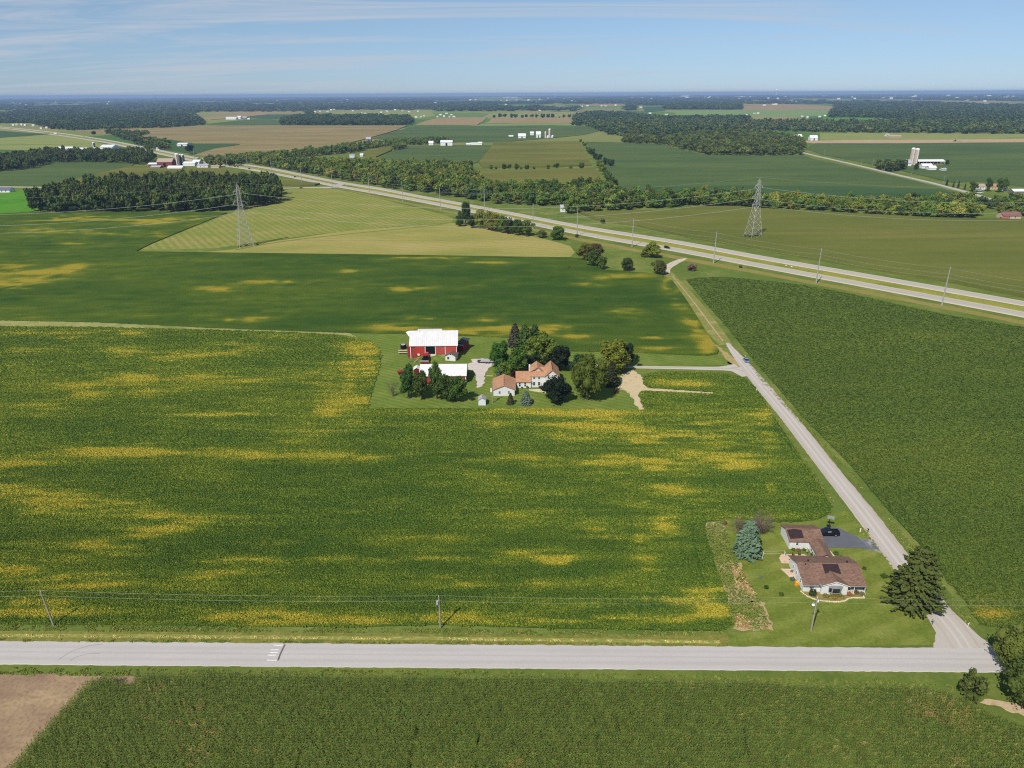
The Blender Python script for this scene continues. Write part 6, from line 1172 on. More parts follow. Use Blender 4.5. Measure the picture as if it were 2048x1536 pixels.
# front gable of the maroon roofed house
# long open sided barn at the twin silo farm
g = G(1864, 330); L = 56*MPP(330); o = empty('barn', (g[0]-L/2, g[1]+6, 0), 0, 'long open sided cattle barn with white roof at the twin silo farm', 'barn')
box('rear_wall', 0, L, 13.6, 14, 0, 5, MW, o); box('inside', 0.5, L-0.5, 13.2, 13.5, 0, 4.6, M_DARK, o); roof(0, L, 0, 14, 5, 2.5, 'X', MWR, o, ov=0.6)  # 'inside' is an added black sheet painting the shade under the roof
for i in range(9): box('post', i*(L-0.4)/8, i*(L-0.4)/8+0.35, 0, 0.35, 0, 5, MTW, o)
box('pen_wall', 0, L*0.9, -3, -2.7, 0, 1.4, MTW, o)
M_SILO = streaked('concrete stave silo', (186, 168, 150), 1.2, 'Z', 0.9, var=0.1, depth=0.3); M_SILOD = streaked('dark glazed silo', (112, 100, 98), 1.2, 'Z', 0.6, var=0.1)
def silo(p, ytop, wpx, mat, label, cap=MWR):
    g = G(*p); H = HT(p[0], p[1], ytop); r = wpx*MPP(p[1])/2; o = empty('silo', (g[0], g[1], 0), 0, label, 'silo'); rr = r
    tube('shaft', [(0,0,-0.1),(0,0,H-r*0.7)], r, mat, o, 20); dome('dome', 0, 0, H-r*0.7-0.05, r*1.02, r*0.7, cap, o, 20); box('chute', -0.5, 0.5, -r-0.9, -r+0.1, 0, H-r*0.5, MW, o)
silo((1821,330), 295, 7.5, M_SILO, 'left one of the twin concrete silos with white caps'); silo((1829,331), 296, 8, M_SILO, 'right one of the twin concrete silos with white caps')
silo((357,331), 306, 8, M_SILO, 'big pale silo with round cap, front of the group of three'); silo((362,330), 308, 6, M_SILOD, 'dark silo in the middle of the group of three'); silo((368,330), 308, 6.5, M_SILOD, 'dark silo on the right of the group of three')
silo((190,301), 284, 5, M_SILOD, 'dark silo between the long white barns at far left'); silo((1091,277), 263, 4, M_SILO, 'shorter of the two silos at the central farm'); silo((1099,276), 257, 5, M_SILO, 'taller of the two silos at the central farm')
# hamlets and scattered houses far off
HM = [(875,233),(881,229),(888,232),(893,226),(899,233),(903,229),(908,233),(820,233),(832,234),(842,233),(848,231),(655,222),(662,219),(668,218),(640,222),(630,223),(706,221),(723,226),(730,226),(757,217),(773,221),(780,218),(762,224),(775,223),(790,219),(805,221),(818,223),(836,222),(716,214),(1163,212),(1175,211),(1203,211),(1212,211),(1231,210),(1252,214),(1266,212),(1275,206),(1281,206),(1282,214),(1343,233),(1352,236),(1360,239),(1390,236),(1407,234),(1412,236),(1487,234),(1492,229),(1510,226),(1516,226),(1604,232),(1615,234),(1640,233),(1650,231),(1547,208),(1552,208),(1570,205),(1584,203),(1592,203),(1598,204),(1685,210),(1690,212),(1972,225),(1980,224),(1987,223),(2006,223),(2018,224),(2026,225),(78,234),(84,232),(93,230),(102,231),(16,237),(43,241),(75,242),(56,241),(26,250),(33,249),(43,249),(50,250),(66,251),(82,256),(93,255),(215,241),(300,236),(307,219),(52,209),(536,218),(543,217),(660,200),(805,196),(1230,224),(1095,203),(1187,202),(1080,220),(1262,224),(1300,226),(1334,228),(1530,210),(870,206),(880,207),(786,205),(812,205)]
HM += [(rnd.uniform(0, 2048), 196+abs(rnd.gauss(0, 4.5))) for _ in range(110)]
HM.sort()
for i, (x, y) in enumerate(HM):
    y -= (x-1024)*0.0052*(1 if y < 201 else 0)
    y2 = y+1.5; m = MPP(y2); g = G(x, y2); wpx = rnd.uniform(3.2, 5.5) if y > 205 else rnd.uniform(3, 4.5); L = wpx*m; o = empty('house', (g[0]-L/2, g[1], 0), rnd.uniform(-0.3, 0.3), 'tiny pale house far off near the horizon, %s of them from the left' % ordinal(i+1), 'house', 'distant houses'); hh = max(4, 1.4*m)
    walls(0, L, 0, L*0.7, hh, hh*0.5, 'X', MW, o); roof(0, L, 0, L*0.7, hh, hh*0.5, 'X', (MWR, MGR, MBR, MWR)[i % 4], o, ov=0.2)
# horizon landmarks
g = G(310, 197); o = empty('grain_elevator', (g[0], g[1], 0), 0, 'tall grey grain elevator breaking the horizon at left', 'grain elevator'); m = MPP(197)
box('tower', -1.5*m, 1.5*m, 0, 60, 0, 8.6*m, plain('hazy concrete', (120, 124, 130), 0.9), o); box('headhouse', -2.6*m, -0.2*m, 0, 60, 8.6*m, 10.2*m, MATS['hazy concrete'], o); box('annex', 1.6*m, 5*m, 0, 60, 0, 3.6*m, MATS['hazy concrete'], o)
for i, (x, y, wpx, lb) in enumerate([(1012,196,12,'left part of the long white factory on the horizon'), (1028,196,14,'right part of the long white factory on the horizon'), (640,197,14,'low white factory on the horizon left of centre'), (654,197,10,'second low white factory on the horizon left of centre'), (804,195,5,'white block on the horizon at centre left'), (815,198,14,'low pale store on the horizon at centre left'), (1480,195,16,'pale works on the horizon right of centre'), (1370,193,12,'long pale roof on the horizon right of centre'), (1838,199,8,'white shed far off at right'), (1950,199,12,'long white shed far off at right'), (1936,201,7,'small white works far off at right'), (585,198,10,'pale roofs on the horizon at left'), (190,198,14,'pale town roofs at far left')]):
    g = G(x, y); m = MPP(y); o = empty('warehouse', (g[0], g[1], 0), 0, lb, 'warehouse'); box('wall', -wpx*m/2, wpx*m/2, 0, 80, 0, 1.3*m, MW, o); box('roof', -wpx*m/2-3, wpx*m/2+3, -3, 83, 1.3*m, 1.55*m, MWR, o)
for x, y, t_, lb in [(1552,192,184,'pale water tower on the horizon right of centre'), (1110,197,190,'thin water tower right of the long factory')]:
    g = G(x, y); m = MPP(y); o = empty('water_tower', (g[0], g[1], 0), 0, lb, 'water tower'); H = (y-t_)*m
    tube('shaft', [(0,0,0),(0,0,H*0.85)], 0.35*m, MW, o, 8); tube('tank', [(0,0,H*0.72),(0,0,H*0.8),(0,0,H*0.95),(0,0,H)], [0.5*m, 1.2*m, 1.2*m, 0.6*m], MWR, o, 12)

# ================================================================== vehicles
def prof(name, P, w0, w1, mat, parent, inset=None):
    """side outline extruded across; upper points pull inwards"""
    zmx = max(z for _, z in P); zmn = min(z for _, z in P); V = []
    for s in (-1, 1):
        for x, z in P: f = (z-zmn)/(zmx-zmn+1e-6); V.append((x, s*(w0+(w1-w0)*f)/2, z))
    n = len(P); F = [tuple(range(n)), tuple(range(n, 2*n))[::-1]]+[((i+1) % n, i, n+i, n+(i+1) % n) for i in range(n)]
    return part(name, V, F, mat, parent)
M_TYRE = plain('tyre rubber', (26, 26, 27), 0.9); M_RIM = plain('wheel metal', (176, 178, 180), 0.35, 0.6); M_CG = plain('car glass', (20, 26, 34), 0.08, spec=0.8)
def wheel(x, y, r, o, w=0.24):
    V, F = tube_np([(x,y-w/2,r),(x,y+w/2,r)], r, 14); wh = part('wheel', V, F, M_TYRE, o); V, F = tube_np([(x,y-w/2-0.015,r),(x,y+w/2+0.015,r)], r*0.6, 10); part('rim', V, F, M_RIM, wh)
def car(p, yaw, col, label, L=4.6, Wd=1.82, H=1.5, suv=False, z=0.5, cat='car', name='car', grp=None, rough=0.25):
    g = G(*p) if not isinstance(p, tuple) or p[1] > 180 else p; o = empty(name, (g[0], g[1], z), yaw, label, cat, grp); m = plain('car paint '+str(col), col, rough, spec=0.6, var=0.02); a = L/2
    prof('body', [(-a,0.32),(-a+0.05,0.75),(-a+0.25,0.92 if not suv else 1.0),(a-1.35,0.95 if not suv else 1.02),(a-0.25,0.78),(a,0.55),(a,0.3),(a-0.3,0.24),(-a+0.3,0.24)], Wd, Wd*0.94, m, o)
    r0, r1 = (-a+0.15, -a+0.3) if suv else (-a+0.55, -a+1.15)
    prof('cabin', [(r0,0.9),(r1,H-0.06),(0.15,H-0.04),(a-1.25,0.93)], Wd*0.93, Wd*0.72, M_CG, o); prof('roof', [(r1,H-0.09),(r1+0.1,H),(0.05,H),(0.25,H-0.1)], Wd*0.76, Wd*0.70, m, o)
    for sx_ in (-a*0.62, a*0.64):
        for sy_ in (-Wd/2+0.1, Wd/2-0.1): wheel(sx_, sy_, 0.33, o)
    for sy_ in (-Wd*0.36, Wd*0.36): box('headlight', a-0.12, a-0.01, sy_-0.17, sy_+0.17, 0.55, 0.68, M_WTRIM, o); box('tail_light', -a-0.01, -a+0.1, sy_-0.15, sy_+0.15, 0.62, 0.8, plain('tail red', (120, 14, 12), 0.3), o)
    return o
g = G(1657, 1074); pk = empty('pickup_truck', (g[0], g[1]+0.9, 0.09), R(180), 'black pickup truck parked on the asphalt beside the ranch wing', 'pickup truck'); bk = plain('black paint', (12, 13, 16), 0.12, spec=0.8, var=0.1)
prof('body', [(-2.9,0.55),(-2.9,1.12),(-0.9,1.12),(-0.85,1.12),(1.35,1.14),(2.75,1.06),(2.95,0.85),(2.95,0.5),(2.6,0.42),(-2.6,0.42)], 1.98, 1.92, bk, pk)
prof('cabin', [(-0.95,1.1),(-0.8,1.86),(0.55,1.86),(1.35,1.12)], 1.84, 1.5, M_CG, pk); prof('roof', [(-0.85,1.80),(-0.78,1.92),(0.5,1.92),(0.72,1.80)], 1.60, 1.50, bk, pk)
box('bed', -2.8, -1.05, -0.8, 0.8, 1.124, 1.135, M_DARK, pk)
for s in (-1, 1): box('bed_rail', -2.88, -1.0, s*0.88-0.07, s*0.88+0.07, 1.12, 1.32, bk, pk); box('side_window', -0.55, 0.35, s*0.86-0.02, s*0.86+0.02, 1.25, 1.7, plain('bright glass', (120, 140, 150), 0.1, spec=0.8), pk); box('mirror', 0.9, 1.05, s*1.08-0.12, s*1.08+0.12, 1.15, 1.38, bk, pk)
box('tailgate', -2.94, -2.86, -0.9, 0.9, 0.7, 1.32, bk, pk); box('bumper', 2.9, 3.05, -0.95, 0.95, 0.45, 0.7, M_RIM, pk); box('bumper', -3.05, -2.92, -0.9, 0.9, 0.45, 0.62, M_RIM, pk)
for sx_ in (-1.85, 1.9):
    for sy_ in (-0.86, 0.86): wheel(sx_, sy_, 0.41, pk, 0.3)
for s in (-0.7, 0.7): box('headlight', 2.9, 2.97, s-0.18, s+0.18, 0.8, 0.98, M_WTRIM, pk)
car((1492,723), R(90), (120, 140, 172), 'pale blue car stopped on the gravel road above the farm drive', 4.7, 1.85, 1.5, z=0.12)
def hy(x0, x1, tbl, x):
    return np.interp(x, [a for a, b in tbl], [b for a, b in tbl])
def hcar(x, tbl, off, col, label, **kw):
    y = hy(0, 0, tbl, x)+off; g1_, g2_ = G(x-10, hy(0, 0, tbl, x-10)), G(x+10, hy(0, 0, tbl, x+10)); yaw = math.atan2(g2_[1]-g1_[1], g2_[0]-g1_[0])
    return car((x, y), yaw + (math.pi if kw.pop('rev', False) else 0), col, label, **kw)
hcar(1334, NEAR_C, 0.8, (16, 20, 22), 'black sport utility car on the highway beside the yellow green tree', suv=True, H=1.75, L=4.9)
hcar(590, NEAR_C, -0.5, (30, 34, 42), 'dark car on the highway above the woodlot edge')
car((603,377), R(10), (96, 28, 26), 'dark red pickup on the pale side road', suv=True, H=1.8, z=0.15)
for x, tb, c, lb in [(427,FAR_C,(220,222,224),'white car on the far lanes near the silo farm'),(448,NEAR_C,(230,230,230),'white pickup on the near lanes behind the silo farm'),(441,NEAR_C,(20,20,24),'black car just ahead of the white pickup'),(421,NEAR_C,(24,26,30),'black car near the highway pole by the silo farm'),(470,NEAR_C,(24,26,32),'dark car on the near lanes left of centre'),(505,FAR_C,(226,228,230),'white car on the far lanes by the bushes'),(499,NEAR_C,(26,28,30),'dark car under the bushes on the near lanes'),(476,NEAR_C,(90,92,96),'grey car following the dark car'),(255,NEAR_C,(22,24,28),'black car on the highway above the long white barns'),(168,FAR_C,(26,28,32),'black car by the lone tree on the far lanes'),(200,FAR_C,(210,210,212),'pale car at the far left of the highway'),(22,NEAR_C,(40,42,48),'dark car at the far left end of the highway'),(1018,NEAR_C,(225,226,228),'white car half hidden behind the thicket')]:
    hcar(x, tb, 0, c, lb, suv=(x % 2 == 0), H=1.7)
y = hy(0, 0, NEAR_C, 112); g = G(112, y-1.5); tr = empty('semi_truck', (g[0], g[1], 0.5), R(-35), 'white semi truck far away on the highway at left', 'truck'); box('trailer', -9, 5, -1.3, 1.3, 1.2, 4.1, MW, tr); box('cab', 5.6, 8.4, -1.2, 1.2, 0.6, 3.6, MW, tr); box('chassis', -9, 8, -1.1, 1.1, 0.6, 1.15, M_TYRE, tr)
for sx_ in (-8, -6.8, 4.2, 7.6):
    for sy_ in (-1.1, 1.1): wheel(sx_, sy_, 0.5, tr, 0.35)
# gravel yard: flatbed trailer with a dark bonnet end; barn yard machines
g = G(975, 726); ft_ = empty('flatbed_trailer', (g[0], g[1], 0.1), R(-3), 'pale flatbed trailer with dark end parked on the gravel yard', 'trailer'); box('deck', -3.1, 3.1, -1.1, 1.1, 0.85, 1.05, plain('deck boards', (176, 172, 168), 0.8), ft_); box('load', -2.9, 1.2, -0.9, 0.9, 1.06, 1.3, MGR, ft_); box('hitch_end', -4.4, -3.0, -0.7, 0.7, 0.45, 1.15, plain('dark hitch', (66, 62, 64), 0.7), ft_)
for sx_ in (-0.6, 0.5):
    for sy_ in (-1.05, 1.05): wheel(sx_, sy_, 0.36, ft_)
g = G(852, 722); cb = empty('combine_harvester', (g[0], g[1], 0.2), R(-92), 'red combine harvester in front of the barn doorway', 'combine'); rdm = plain('machine red', (150, 34, 34), 0.4, spec=0.5)
prof('body', [(-2.4,1.0),(-2.4,2.6),(-1.4,3.0),(0.9,3.0),(1.0,1.0)], 2.5, 2.1, rdm, cb); prof('cab', [(1.05,1.4),(1.05,3.0),(2.0,3.0),(2.2,1.4)], 1.8, 1.6, M_CG, cb); box('cab_roof', 0.95, 2.2, -1.0, 1.0, 3.0, 3.15, rdm, cb); box('header', 2.6, 3.8, -1.9, 1.9, 0.25, 1.0, rdm, cb); box('reel', 3.4, 3.9, -1.8, 1.8, 1.0, 1.3, MGR, cb); box('engine_deck', -2.2, -1.2, -1.0, 1.0, 2.8, 3.3, plain('pink red', (196, 96, 96), 0.5), cb)
wheel(1.2, -1.35, 0.85, cb, 0.6); wheel(1.2, 1.35, 0.85, cb, 0.6); wheel(-1.7, -1.0, 0.5, cb, 0.4); wheel(-1.7, 1.0, 0.5, cb, 0.4)
g = G(807, 697); tk = empty('water_tank', (g[0], g[1], 0), 0, 'dark round tank with grey lid at the left end of the barn', 'tank'); tube('drum', [(0,0,0),(0,0,1.9)], 1.35, M_DARK, tk, 16); tube('lid', [(0,0,1.9),(0,0,2.05)], 1.0, plain('grey lid', (176, 178, 184), 0.6), tk, 14)
for yy, lb in ((703, 'pale hay wagon left of the barn, rear one'), (707, 'pale hay wagon left of the barn, front one')):
    g = G(808, yy+1.0); wg = empty('hay_wagon', (g[0], g[1], 0), R(2), lb, 'wagon'); box('deck', -2.6, 2.4, -0.45, 0.45, 0.7, 0.85, plain('wagon boards', (190, 178, 146), 0.9), wg)
    for sx_ in (-1.8, 1.7):
        for sy_ in (-0.5, 0.5): wheel(sx_, sy_, 0.32, wg, 0.2)
g = G(801, 750); wg = empty('grain_cart', (g[0], g[1], 0), R(20), 'red grain cart on the lawn left of the tall tree', 'cart'); prof('hopper', [(-0.9,0.7),(-1.4,1.9),(1.4,1.9),(0.9,0.7)], 1.2, 2.0, rdm, wg); box('drawbar', 1.0, 2.4, -0.06, 0.06, 0.6, 0.72, MGR, wg); wheel(0, -0.9, 0.5, wg, 0.35); wheel(0, 0.9, 0.5, wg, 0.35)
g = G(826, 724); wg = empty('farm_implement', (g[0], g[1], 0), R(8), 'grey rusty harrow lying at the barn corner', 'implement')
for i in range(6): tube('tine_bar', [(-1.6+i*0.6,-0.7,0.3),(-1.4+i*0.6,0.7,0.5)], 0.06, plain('rusty steel', (110, 92, 84), 0.8), wg)
tube('frame', [(-1.8,0,0.45),(1.8,0,0.45)], 0.08, MATS['rusty steel'], wg)
g = G(1004, 755); wg = empty('log', (G(979,753)[0], G(979,753)[1], 0.15), R(-5), 'pale straight log on the lawn behind the garage', 'log'); tube('trunk', [(-1.2,0,0.1),(1.4,0,0.1)], 0.16, plain('peeled wood', (204, 196, 152), 0.9), wg); tube('cut_end', [(1.4,0,0.1),(1.42,0,0.1)], 0.15, plain('cut wood', (214, 200, 160), 0.9), wg)
g = G(1910, 283); tc_ = empty('tractor', (g[0], g[1], 0.1), R(180), 'dark tractor pulling a tillage tool on the tan strip', 'tractor'); box('body', -1.5, 3.4, -0.9, 0.9, 1.2, 2.6, MRW, tc_); box('cab', -1.6, 0.4, -1.1, 1.1, 2.6, 4.0, M_CG, tc_); box('implement', -17, -4, -4, 4, 0.6, 1.3, MGR, tc_); box('drawbar', -4.0, -1.5, -0.15, 0.15, 0.7, 0.9, M_TYRE, tc_)
for sy_ in (-1.5, 1.5): wheel(-0.4, sy_, 1.1, tc_, 0.9); wheel(2.8, sy_, 0.8, tc_, 0.7)
for x, y, c, lb in [(1951,386,(230,230,230),'white camper on the lawn of the right hand hamlet'),(1960,386,(224,224,222),'second white camper beside the first'),(1960,381,(226,228,230),'white van in front of the brown roofed house')]:
    car((x, y), R(4), c, lb, L=6.5, H=2.3, suv=True, z=0.1, cat='camper', name='camper')
# rocks in the median
for x, y, lb in [(1572,532.5,'larger pale rock in the highway median'),(1583,535,'smaller pale rock in the highway median')]:
    g = G(x, y); iv, jf = ICO1; rs = np.random.RandomState(x and 3); o = part('rock', [tuple(v) for v in iv*rs.uniform(0.8, 1.1, (len(iv), 1))*np.array([0.9, 0.6, 0.5])+np.array([0, 0, 0.35])], [tuple(f) for f in jf], plain('pale rock', (214, 204, 176), 0.9), None); o.location = (g[0], g[1], 0.25); tag(o, lb, 'rock')

# ================================================================== poles, wires, pylons
M_POLE = plain('weathered pole', (150, 142, 132), 0.9, var=0.15, scale=2); M_STEEL = plain('galvanised steel', (176, 174, 170), 0.5, 0.3, var=0.06); M_WIRE = plain('bare conductor', (186, 190, 176), 0.5, 0.2)
def catenary(a, b, sag, n=14): a, b = np.array(a, float), np.array(b, float); return [tuple(a+(b-a)*t-np.array([0, 0, sag*4*t*(1-t)])) for t in np.linspace(0, 1, n)]
def upole(p, h, label, top=None, transformer=False):
    g = G(*p); o = empty('utility_pole', (g[0], g[1], 0), 0, label, 'utility pole'); tx = top or (0, 0)
    tube('shaft', [(0,0,-0.1),(tx[0],tx[1],h)], [0.19, 0.13], M_POLE, o, 8); tube('insulator', [(tx[0],tx[1],h),(tx[0],tx[1],h+0.3)], 0.06, M_WTRIM, o)
    if transformer: tube('transformer', [(tx[0]-0.35,tx[1]-0.2,h-1.9),(tx[0]-0.35,tx[1]-0.2,h-1.0)], 0.27, MGR, o, 10)
    return (g[0]+tx[0], g[1]+tx[1], h)
pA = upole((108,1252), 9.0, 'leaning grey utility pole at the left above the near road', (-1.1, 0.6)); pB = upole((881,1257), 8.7, 'pale upright utility pole at the centre above the near road', transformer=True)
gC = G(1622, 1262); pC = upole((1622,1262), 9.0, 'utility pole with a round lamp in front of the ranch house', transformer=False)
lp = [o for o in bpy.data.objects if o.name.startswith('utility_pole')][-1]; tube('lamp_arm', [(0,0,7.4),(-0.4,-0.1,7.6),(-0.6,-0.1,7.5)], 0.04, MGR, lp); dome('lamp', -0.65, -0.1, 7.2, 0.36, 0.3, M_WTRIM, lp, 12, 3); tube('lamp_neck', [(-0.65,-0.1,7.45),(-0.65,-0.1,7.8)], 0.12, MGR, lp, 8); box('junction_box', 0.1, 0.4, -0.15, 0.15, 7.9, 8.4, M_WTRIM, lp)
pD = (pC[0]+58, pC[1]-1.0, 9.0); pZ = (pA[0]-82, pA[1]+1, 9.0)
for dz, lb in ((0.3, 'upper wire of the utility line along the near road'), (-1.1, 'lower wire of the utility line along the near road')):
    pts = []
    for a, b in ((pZ, pA), (pA, pB), (pB, pC), (pC, pD)): pts += catenary((a[0], a[1], a[2]+dz), (b[0], b[1], b[2]+dz), 0.7, 12)[:-1]
    V, F = tube_np(pts, 0.011, 4); tag(part('power_line', V, F, M_WIRE, None), lb, 'wire', 'wires along the near road')
upole((985,806), 8.4, 'white farmyard pole at the left corner of the garage'); lp = [o for o in bpy.data.objects if o.name.startswith('utility_pole')][-1]; box('meter_box', -0.75, -0.15, -0.2, 0.2, 4.6, 6.0, M_WTRIM, lp)
# steel poles along the highway
HP = [(1883,612),(1632,567),(1427,527),(1264,494),(1154,472),(1066,458)]
W0, W1 = np.array(G(1883, 612)), np.array(G(1066, 458))
hp = [np.array(G(*p)) for p in HP]; d0 = _n(hp[0]-hp[1])*74; hp = [hp[0]+d0*2, hp[0]+d0]+hp
for x, y in [(969,420),(881,420),(806,404),(739,389),(665,374),(604,366),(545,352),(497,345),(455,337),(417,329),(390,323)]: hp.append(np.array(G(x, y)))
tops = []
for i, p in enumerate(hp):
    if i < 2: tops.append(p); continue
    o = empty('highway_pole', (p[0], p[1], 0), 0, ('slim steel pole beside the far stretch of highway, %s of these from the right' % ordinal(i-8) if i > 8 else 'tall steel pole beyond the right edge of the picture') if i > 8 or i < 2 else ['', '', 'tall steel highway pole nearest the right edge', 'tall steel highway pole second from the right, above the green field', 'tall steel highway pole behind the dull purple bush', 'tall steel highway pole left of the yellow green tree', 'tall steel highway pole with a tiny bush at its foot', 'tall steel highway pole just right of the thicket', 'tall steel highway pole behind the thicket'][i], 'pole', 'tall poles along the highway' if i > 8 or i < 2 else None)
    Hh = 22.0; tube('shaft', [(0,0,-0.1),(0,0,Hh)], [0.42, 0.2], M_STEEL, o, 8)
    for k_, (zz_, s) in enumerate(((Hh-1.2, 1), (Hh-4.0, -1), (Hh-6.6, 1))): tube('insulator', [(0,0,zz_),(0.5*s,0.9*s,zz_+0.2)], 0.07, M_STEEL, o)
    tops.append(p)
for k_, (zz_, s, lb) in enumerate(((20.8, 1, 'top wire on the highway poles'), (18.0, -1, 'middle wire on the highway poles'), (15.4, 1, 'bottom wire on the highway poles'))):
    pts = []
    for a, b in zip(tops[:-1], tops[1:]): pts += catenary((a[0]+0.5*s, a[1]+0.9*s, zz_+0.2), (b[0]+0.5*s, b[1]+0.9*s, zz_+0.2), 1.1, 9)[:-1]
    V, F = tube_np(pts, 0.03, 4); tag(part('power_line', V, F, M_WIRE, None), lb, 'wire', 'wires along the highway')
for i, p in enumerate([(1617,288),(1648,312),(1684,325),(1722,332),(1745,330),(1768,344),(1821,358),(1886,370),(1911,378),(1862,278),(1933,279),(2008,279)]):
    g = G(*p); o = empty('road_pole', (g[0], g[1], 0), 0, 'thin pale pole at right, %s' % ('%s along the country road from its far end' % ordinal(i+1) if i < 9 else '%s from the left on the tilled strip' % ordinal(i-8)), 'utility pole', 'thin poles at the right'); tube('shaft', [(0,0,0),(0,0,11)], [0.2, 0.14], M_POLE, o, 6); tube('crossarm', [(-0.9,0,10.2),(0.9,0,10.2)], 0.08, M_POLE, o, 4)
for i, p in enumerate([(1704,196),(1745,197),(1790,196),(1845,200),(1883,200),(1925,198),(1967,199),(1655,195),(1610,194)]):
    g = G(*p); m = MPP(p[1]); o = empty('far_pylon', (g[0], g[1], 0), 0, 'faint pylon in the haze at right, %s from the left' % ordinal([3,4,5,6,7,8,9,2,1][i]), 'pylon', 'faint pylons in the haze'); tube('mast', [(0,0,0),(0,0,8*m*0.9)], [0.28*m, 0.12*m], M_STEEL, o, 4); tube('arm', [(-1.0*m,0,6*m),(1.0*m,0,6*m)], 0.1*m, M_STEEL, o, 4)

def pylon(p, rz, label):
    g = G(*p); o = empty('pylon', (g[0], g[1], 0), rz, label, 'pylon'); H, hb, wb, ww, wt = 48.5, 27.5, 5.4, 1.75, 0.75
    def half(z): return wb+(ww-wb)*z/hb if z < hb else ww+(wt-ww)*(z-hb)/(H-2.5-hb)
    cs = [(-1,-1),(1,-1),(1,1),(-1,1)]
    for sx_, sy_ in cs: tube('leg', [(sx_*half(z), sy_*half(z), z-0.1) for z in (0, hb, H-2.5)], [0.17, 0.13, 0.09], M_STEEL, o, 4)
    lv = [0, 4.5, 9, 13.5, 18, 22.5, hb, 30, 32.5, 35, 37.5, 40, 42.5, 44.5, 46]
    for f in range(4):
        a, b = cs[f], cs[(f+1) % 4]; V, F = [], []
        def st(p_, q_, r):
            v, ff = tube_np([p_, q_], r, 4); k_ = len(V); V.extend(v); F.extend([tuple(k_+i for i in x) for x in ff])
        for z0, z1 in zip(lv[:-1], lv[1:]):
            h0_, h1_ = half(z0), half(z1); A0, B0, A1, B1 = (a[0]*h0_, a[1]*h0_, z0), (b[0]*h0_, b[1]*h0_, z0), (a[0]*h1_, a[1]*h1_, z1), (b[0]*h1_, b[1]*h1_, z1)
            r = 0.085 if z0 < hb else 0.07
            st(A0, B1, r); st(B0, A1, r); st(A1, B1, r*1.1)
        part('bracing', V, F, M_STEEL, o)
    arms = []
    for z, L in ((42, 3.6), (34, 4.6), (27.8, 4.2)):
        V, F = [], []
        for s in (-1, 1):
            for yy in (-half(z), half(z)):
                v, ff = tube_np([(s*half(z), yy, z), (s*L, 0, z-0.2)], 0.09, 4); k_ = len(V); V.extend(v); F.extend([tuple(k_+i for i in x) for x in ff])
                v, ff = tube_np([(s*half(z+1.6), yy*0.9, z+1.6), (s*L, 0, z-0.2)], 0.07, 4); k_ = len(V); V.extend(v); F.extend([tuple(k_+i for i in x) for x in ff])
        part('cross_arm', V, F, M_STEEL, o)
        for s in (-1, 1): tube('insulator', [(s*L,0,z-0.2),(s*L,0,z-1.8)], 0.11, M_WTRIM, o, 6)
        arms.append((z-1.8, L))
    tube('peak', [(0,0,46),(0,0,H)], [0.3, 0.08], M_STEEL, o, 4)
    for sx_, sy_ in cs: box('footing', sx_*wb-0.5, sx_*wb+0.5, sy_*wb-0.5, sy_*wb+0.5, -0.1, 0.3, M_STONE, o)
    return o, arms
TL, arms = pylon((492,492), R(28), 'lattice steel pylon standing in the hay field at left'); TR, _ = pylon((1505,478), R(20), 'lattice steel pylon standing in the corn field at right')
dxy = Vector((TR.location.x-TL.location.x, TR.location.y-TL.location.y)); 
def arm_pt(o, s, L, z): c, si = math.cos(o.rotation_euler[2]), math.sin(o.rotation_euler[2]); return (o.location.x+s*L*c, o.location.y+s*L*si, z)
k_ = 0
for (z, L), nm in zip(arms, ('top', 'middle', 'bottom')):
    s = (1, -1, 1)[k_]; k_ += 1
    a, b = arm_pt(TL, s, L, z), arm_pt(TR, s, L, z); l_ = (a[0]-dxy.x, a[1]-dxy.y, z); r_ = (b[0]+dxy.x, b[1]+dxy.y, z)
    pts = catenary(l_, a, 14, 30)[:-1]+catenary(a, b, 14, 30)[:-1]+catenary(b, r_, 14, 30)
    V, F = tube_np(pts, 0.09, 4); tag(part('power_line', V, F, M_WIRE, None), nm+' conductor slung between the two lattice pylons', 'wire')
pts = catenary((TL.location.x-dxy.x, TL.location.y-dxy.y, 48), (TL.location.x, TL.location.y, 48.3), 10, 24)[:-1]+catenary((TL.location.x, TL.location.y, 48.3), (TR.location.x, TR.location.y, 48.3), 10, 24)[:-1]+catenary((TR.location.x, TR.location.y, 48.3), (TR.location.x+dxy.x, TR.location.y+dxy.y, 48), 10, 24)
V, F = tube_np(pts, 0.03, 4); tag(part('power_line', V, F, M_WIRE, None), 'thin earth wire joining the tips of the two pylons', 'wire')
for x, y, w in ((480,495,14),(492,491,16),(515,490,10)):
    g = G(x, y); tree('shrub', (x, y), 1.4, w*MPP(y)*0.6, SHRUBM[1], (96, 90, 48), 'low weedy clump between the feet of the left pylon, %s one' % {480: 'left', 492: 'middle', 515: 'right'}[x], 'shrub', False, 'weeds under the left pylon', ratio=1.25)
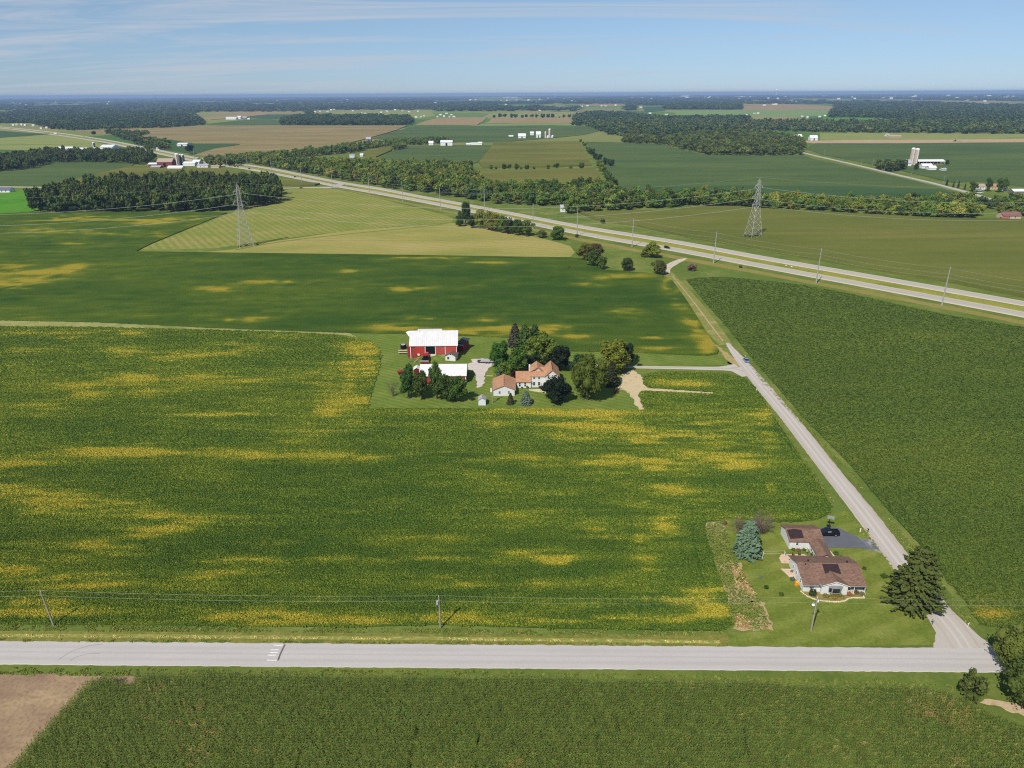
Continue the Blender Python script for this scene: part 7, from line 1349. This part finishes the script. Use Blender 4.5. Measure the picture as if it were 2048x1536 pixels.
for x, y in ((1492,478),(1500,479),(1512,477)):
    tree('shrub', (x, y), 3.4, 5, SHRUBM[0], (64, 84, 40), 'dark bush between the feet of the right pylon, %s one' % {1492: 'left', 1500: 'middle', 1512: 'right'}[x], 'shrub', False, 'bushes under the right pylon', ratio=1.25)

# road repairs: seam with tar and pale scrub marks, tyre arcs
M_TAR = plain('tar seam', (104, 100, 98), 0.8, var=0.3, scale=3); M_SCUFF = plain('pale scuff', (222, 220, 218), 0.9)
def strip_px(name, pts, w, z, m): return ribbon(name, pts, w, z, m, z0=z-0.01)
strip_px('road_mark', [(570,1290),(565,1300),(560,1311),(556,1322)], 0.35, 0.155, M_TAR)
for y_, x0_, x1_ in ((1291,548,566),(1300,542,558),(1306,540,556),(1311,536,552),(1321,534,555)): strip_px('road_mark', [(x0_,y_),((x0_+x1_)/2,y_+0.5),(x1_,y_)], 0.22, 0.15, M_SCUFF)
strip_px('tyre_mark', [(118,1320),(135,1308),(155,1299),(180,1292),(205,1289)], 0.16, 0.15, plain('tyre mark', (150, 146, 144), 0.9)); strip_px('tyre_mark', [(140,1322),(155,1314),(175,1309),(200,1308)], 0.16, 0.15, MATS['tyre mark'])

# ================================================================== haze
hz = bpy.data.meshes.new('haze'); X0, X1, Y0, Y1, Z0, Z1 = -47500, 47500, -2500, 47500, -1.5, 128
hV = [(x, y, z) for z in (Z0, Z1) for y in (Y0, Y1) for x in (X0, X1)]
hz.from_pydata(hV, [], [(0,2,3,1),(4,5,7,6),(0,1,5,4),(2,6,7,3),(0,4,6,2),(1,3,7,5)]); hz.update()
hm = bpy.data.materials.new('air'); hm.use_nodes = True; hn_ = hm.node_tree.nodes
for n in list(hn_): hn_.remove(n)
ho_ = hn_.new('ShaderNodeOutputMaterial'); pv = hn_.new('ShaderNodeVolumePrincipled'); pv.inputs['Color'].default_value = (0.46, 0.66, 1.0, 1); pv.inputs['Density'].default_value = 6.0e-5; pv.inputs['Anisotropy'].default_value = 0.0
hm.node_tree.links.new(pv.outputs[0], ho_.inputs['Volume']); hz.materials.append(hm)
ho = bpy.data.objects.new('haze', hz); COL.objects.link(ho); tag(ho, 'pale blue air over the whole plain', 'haze', None, 'stuff')
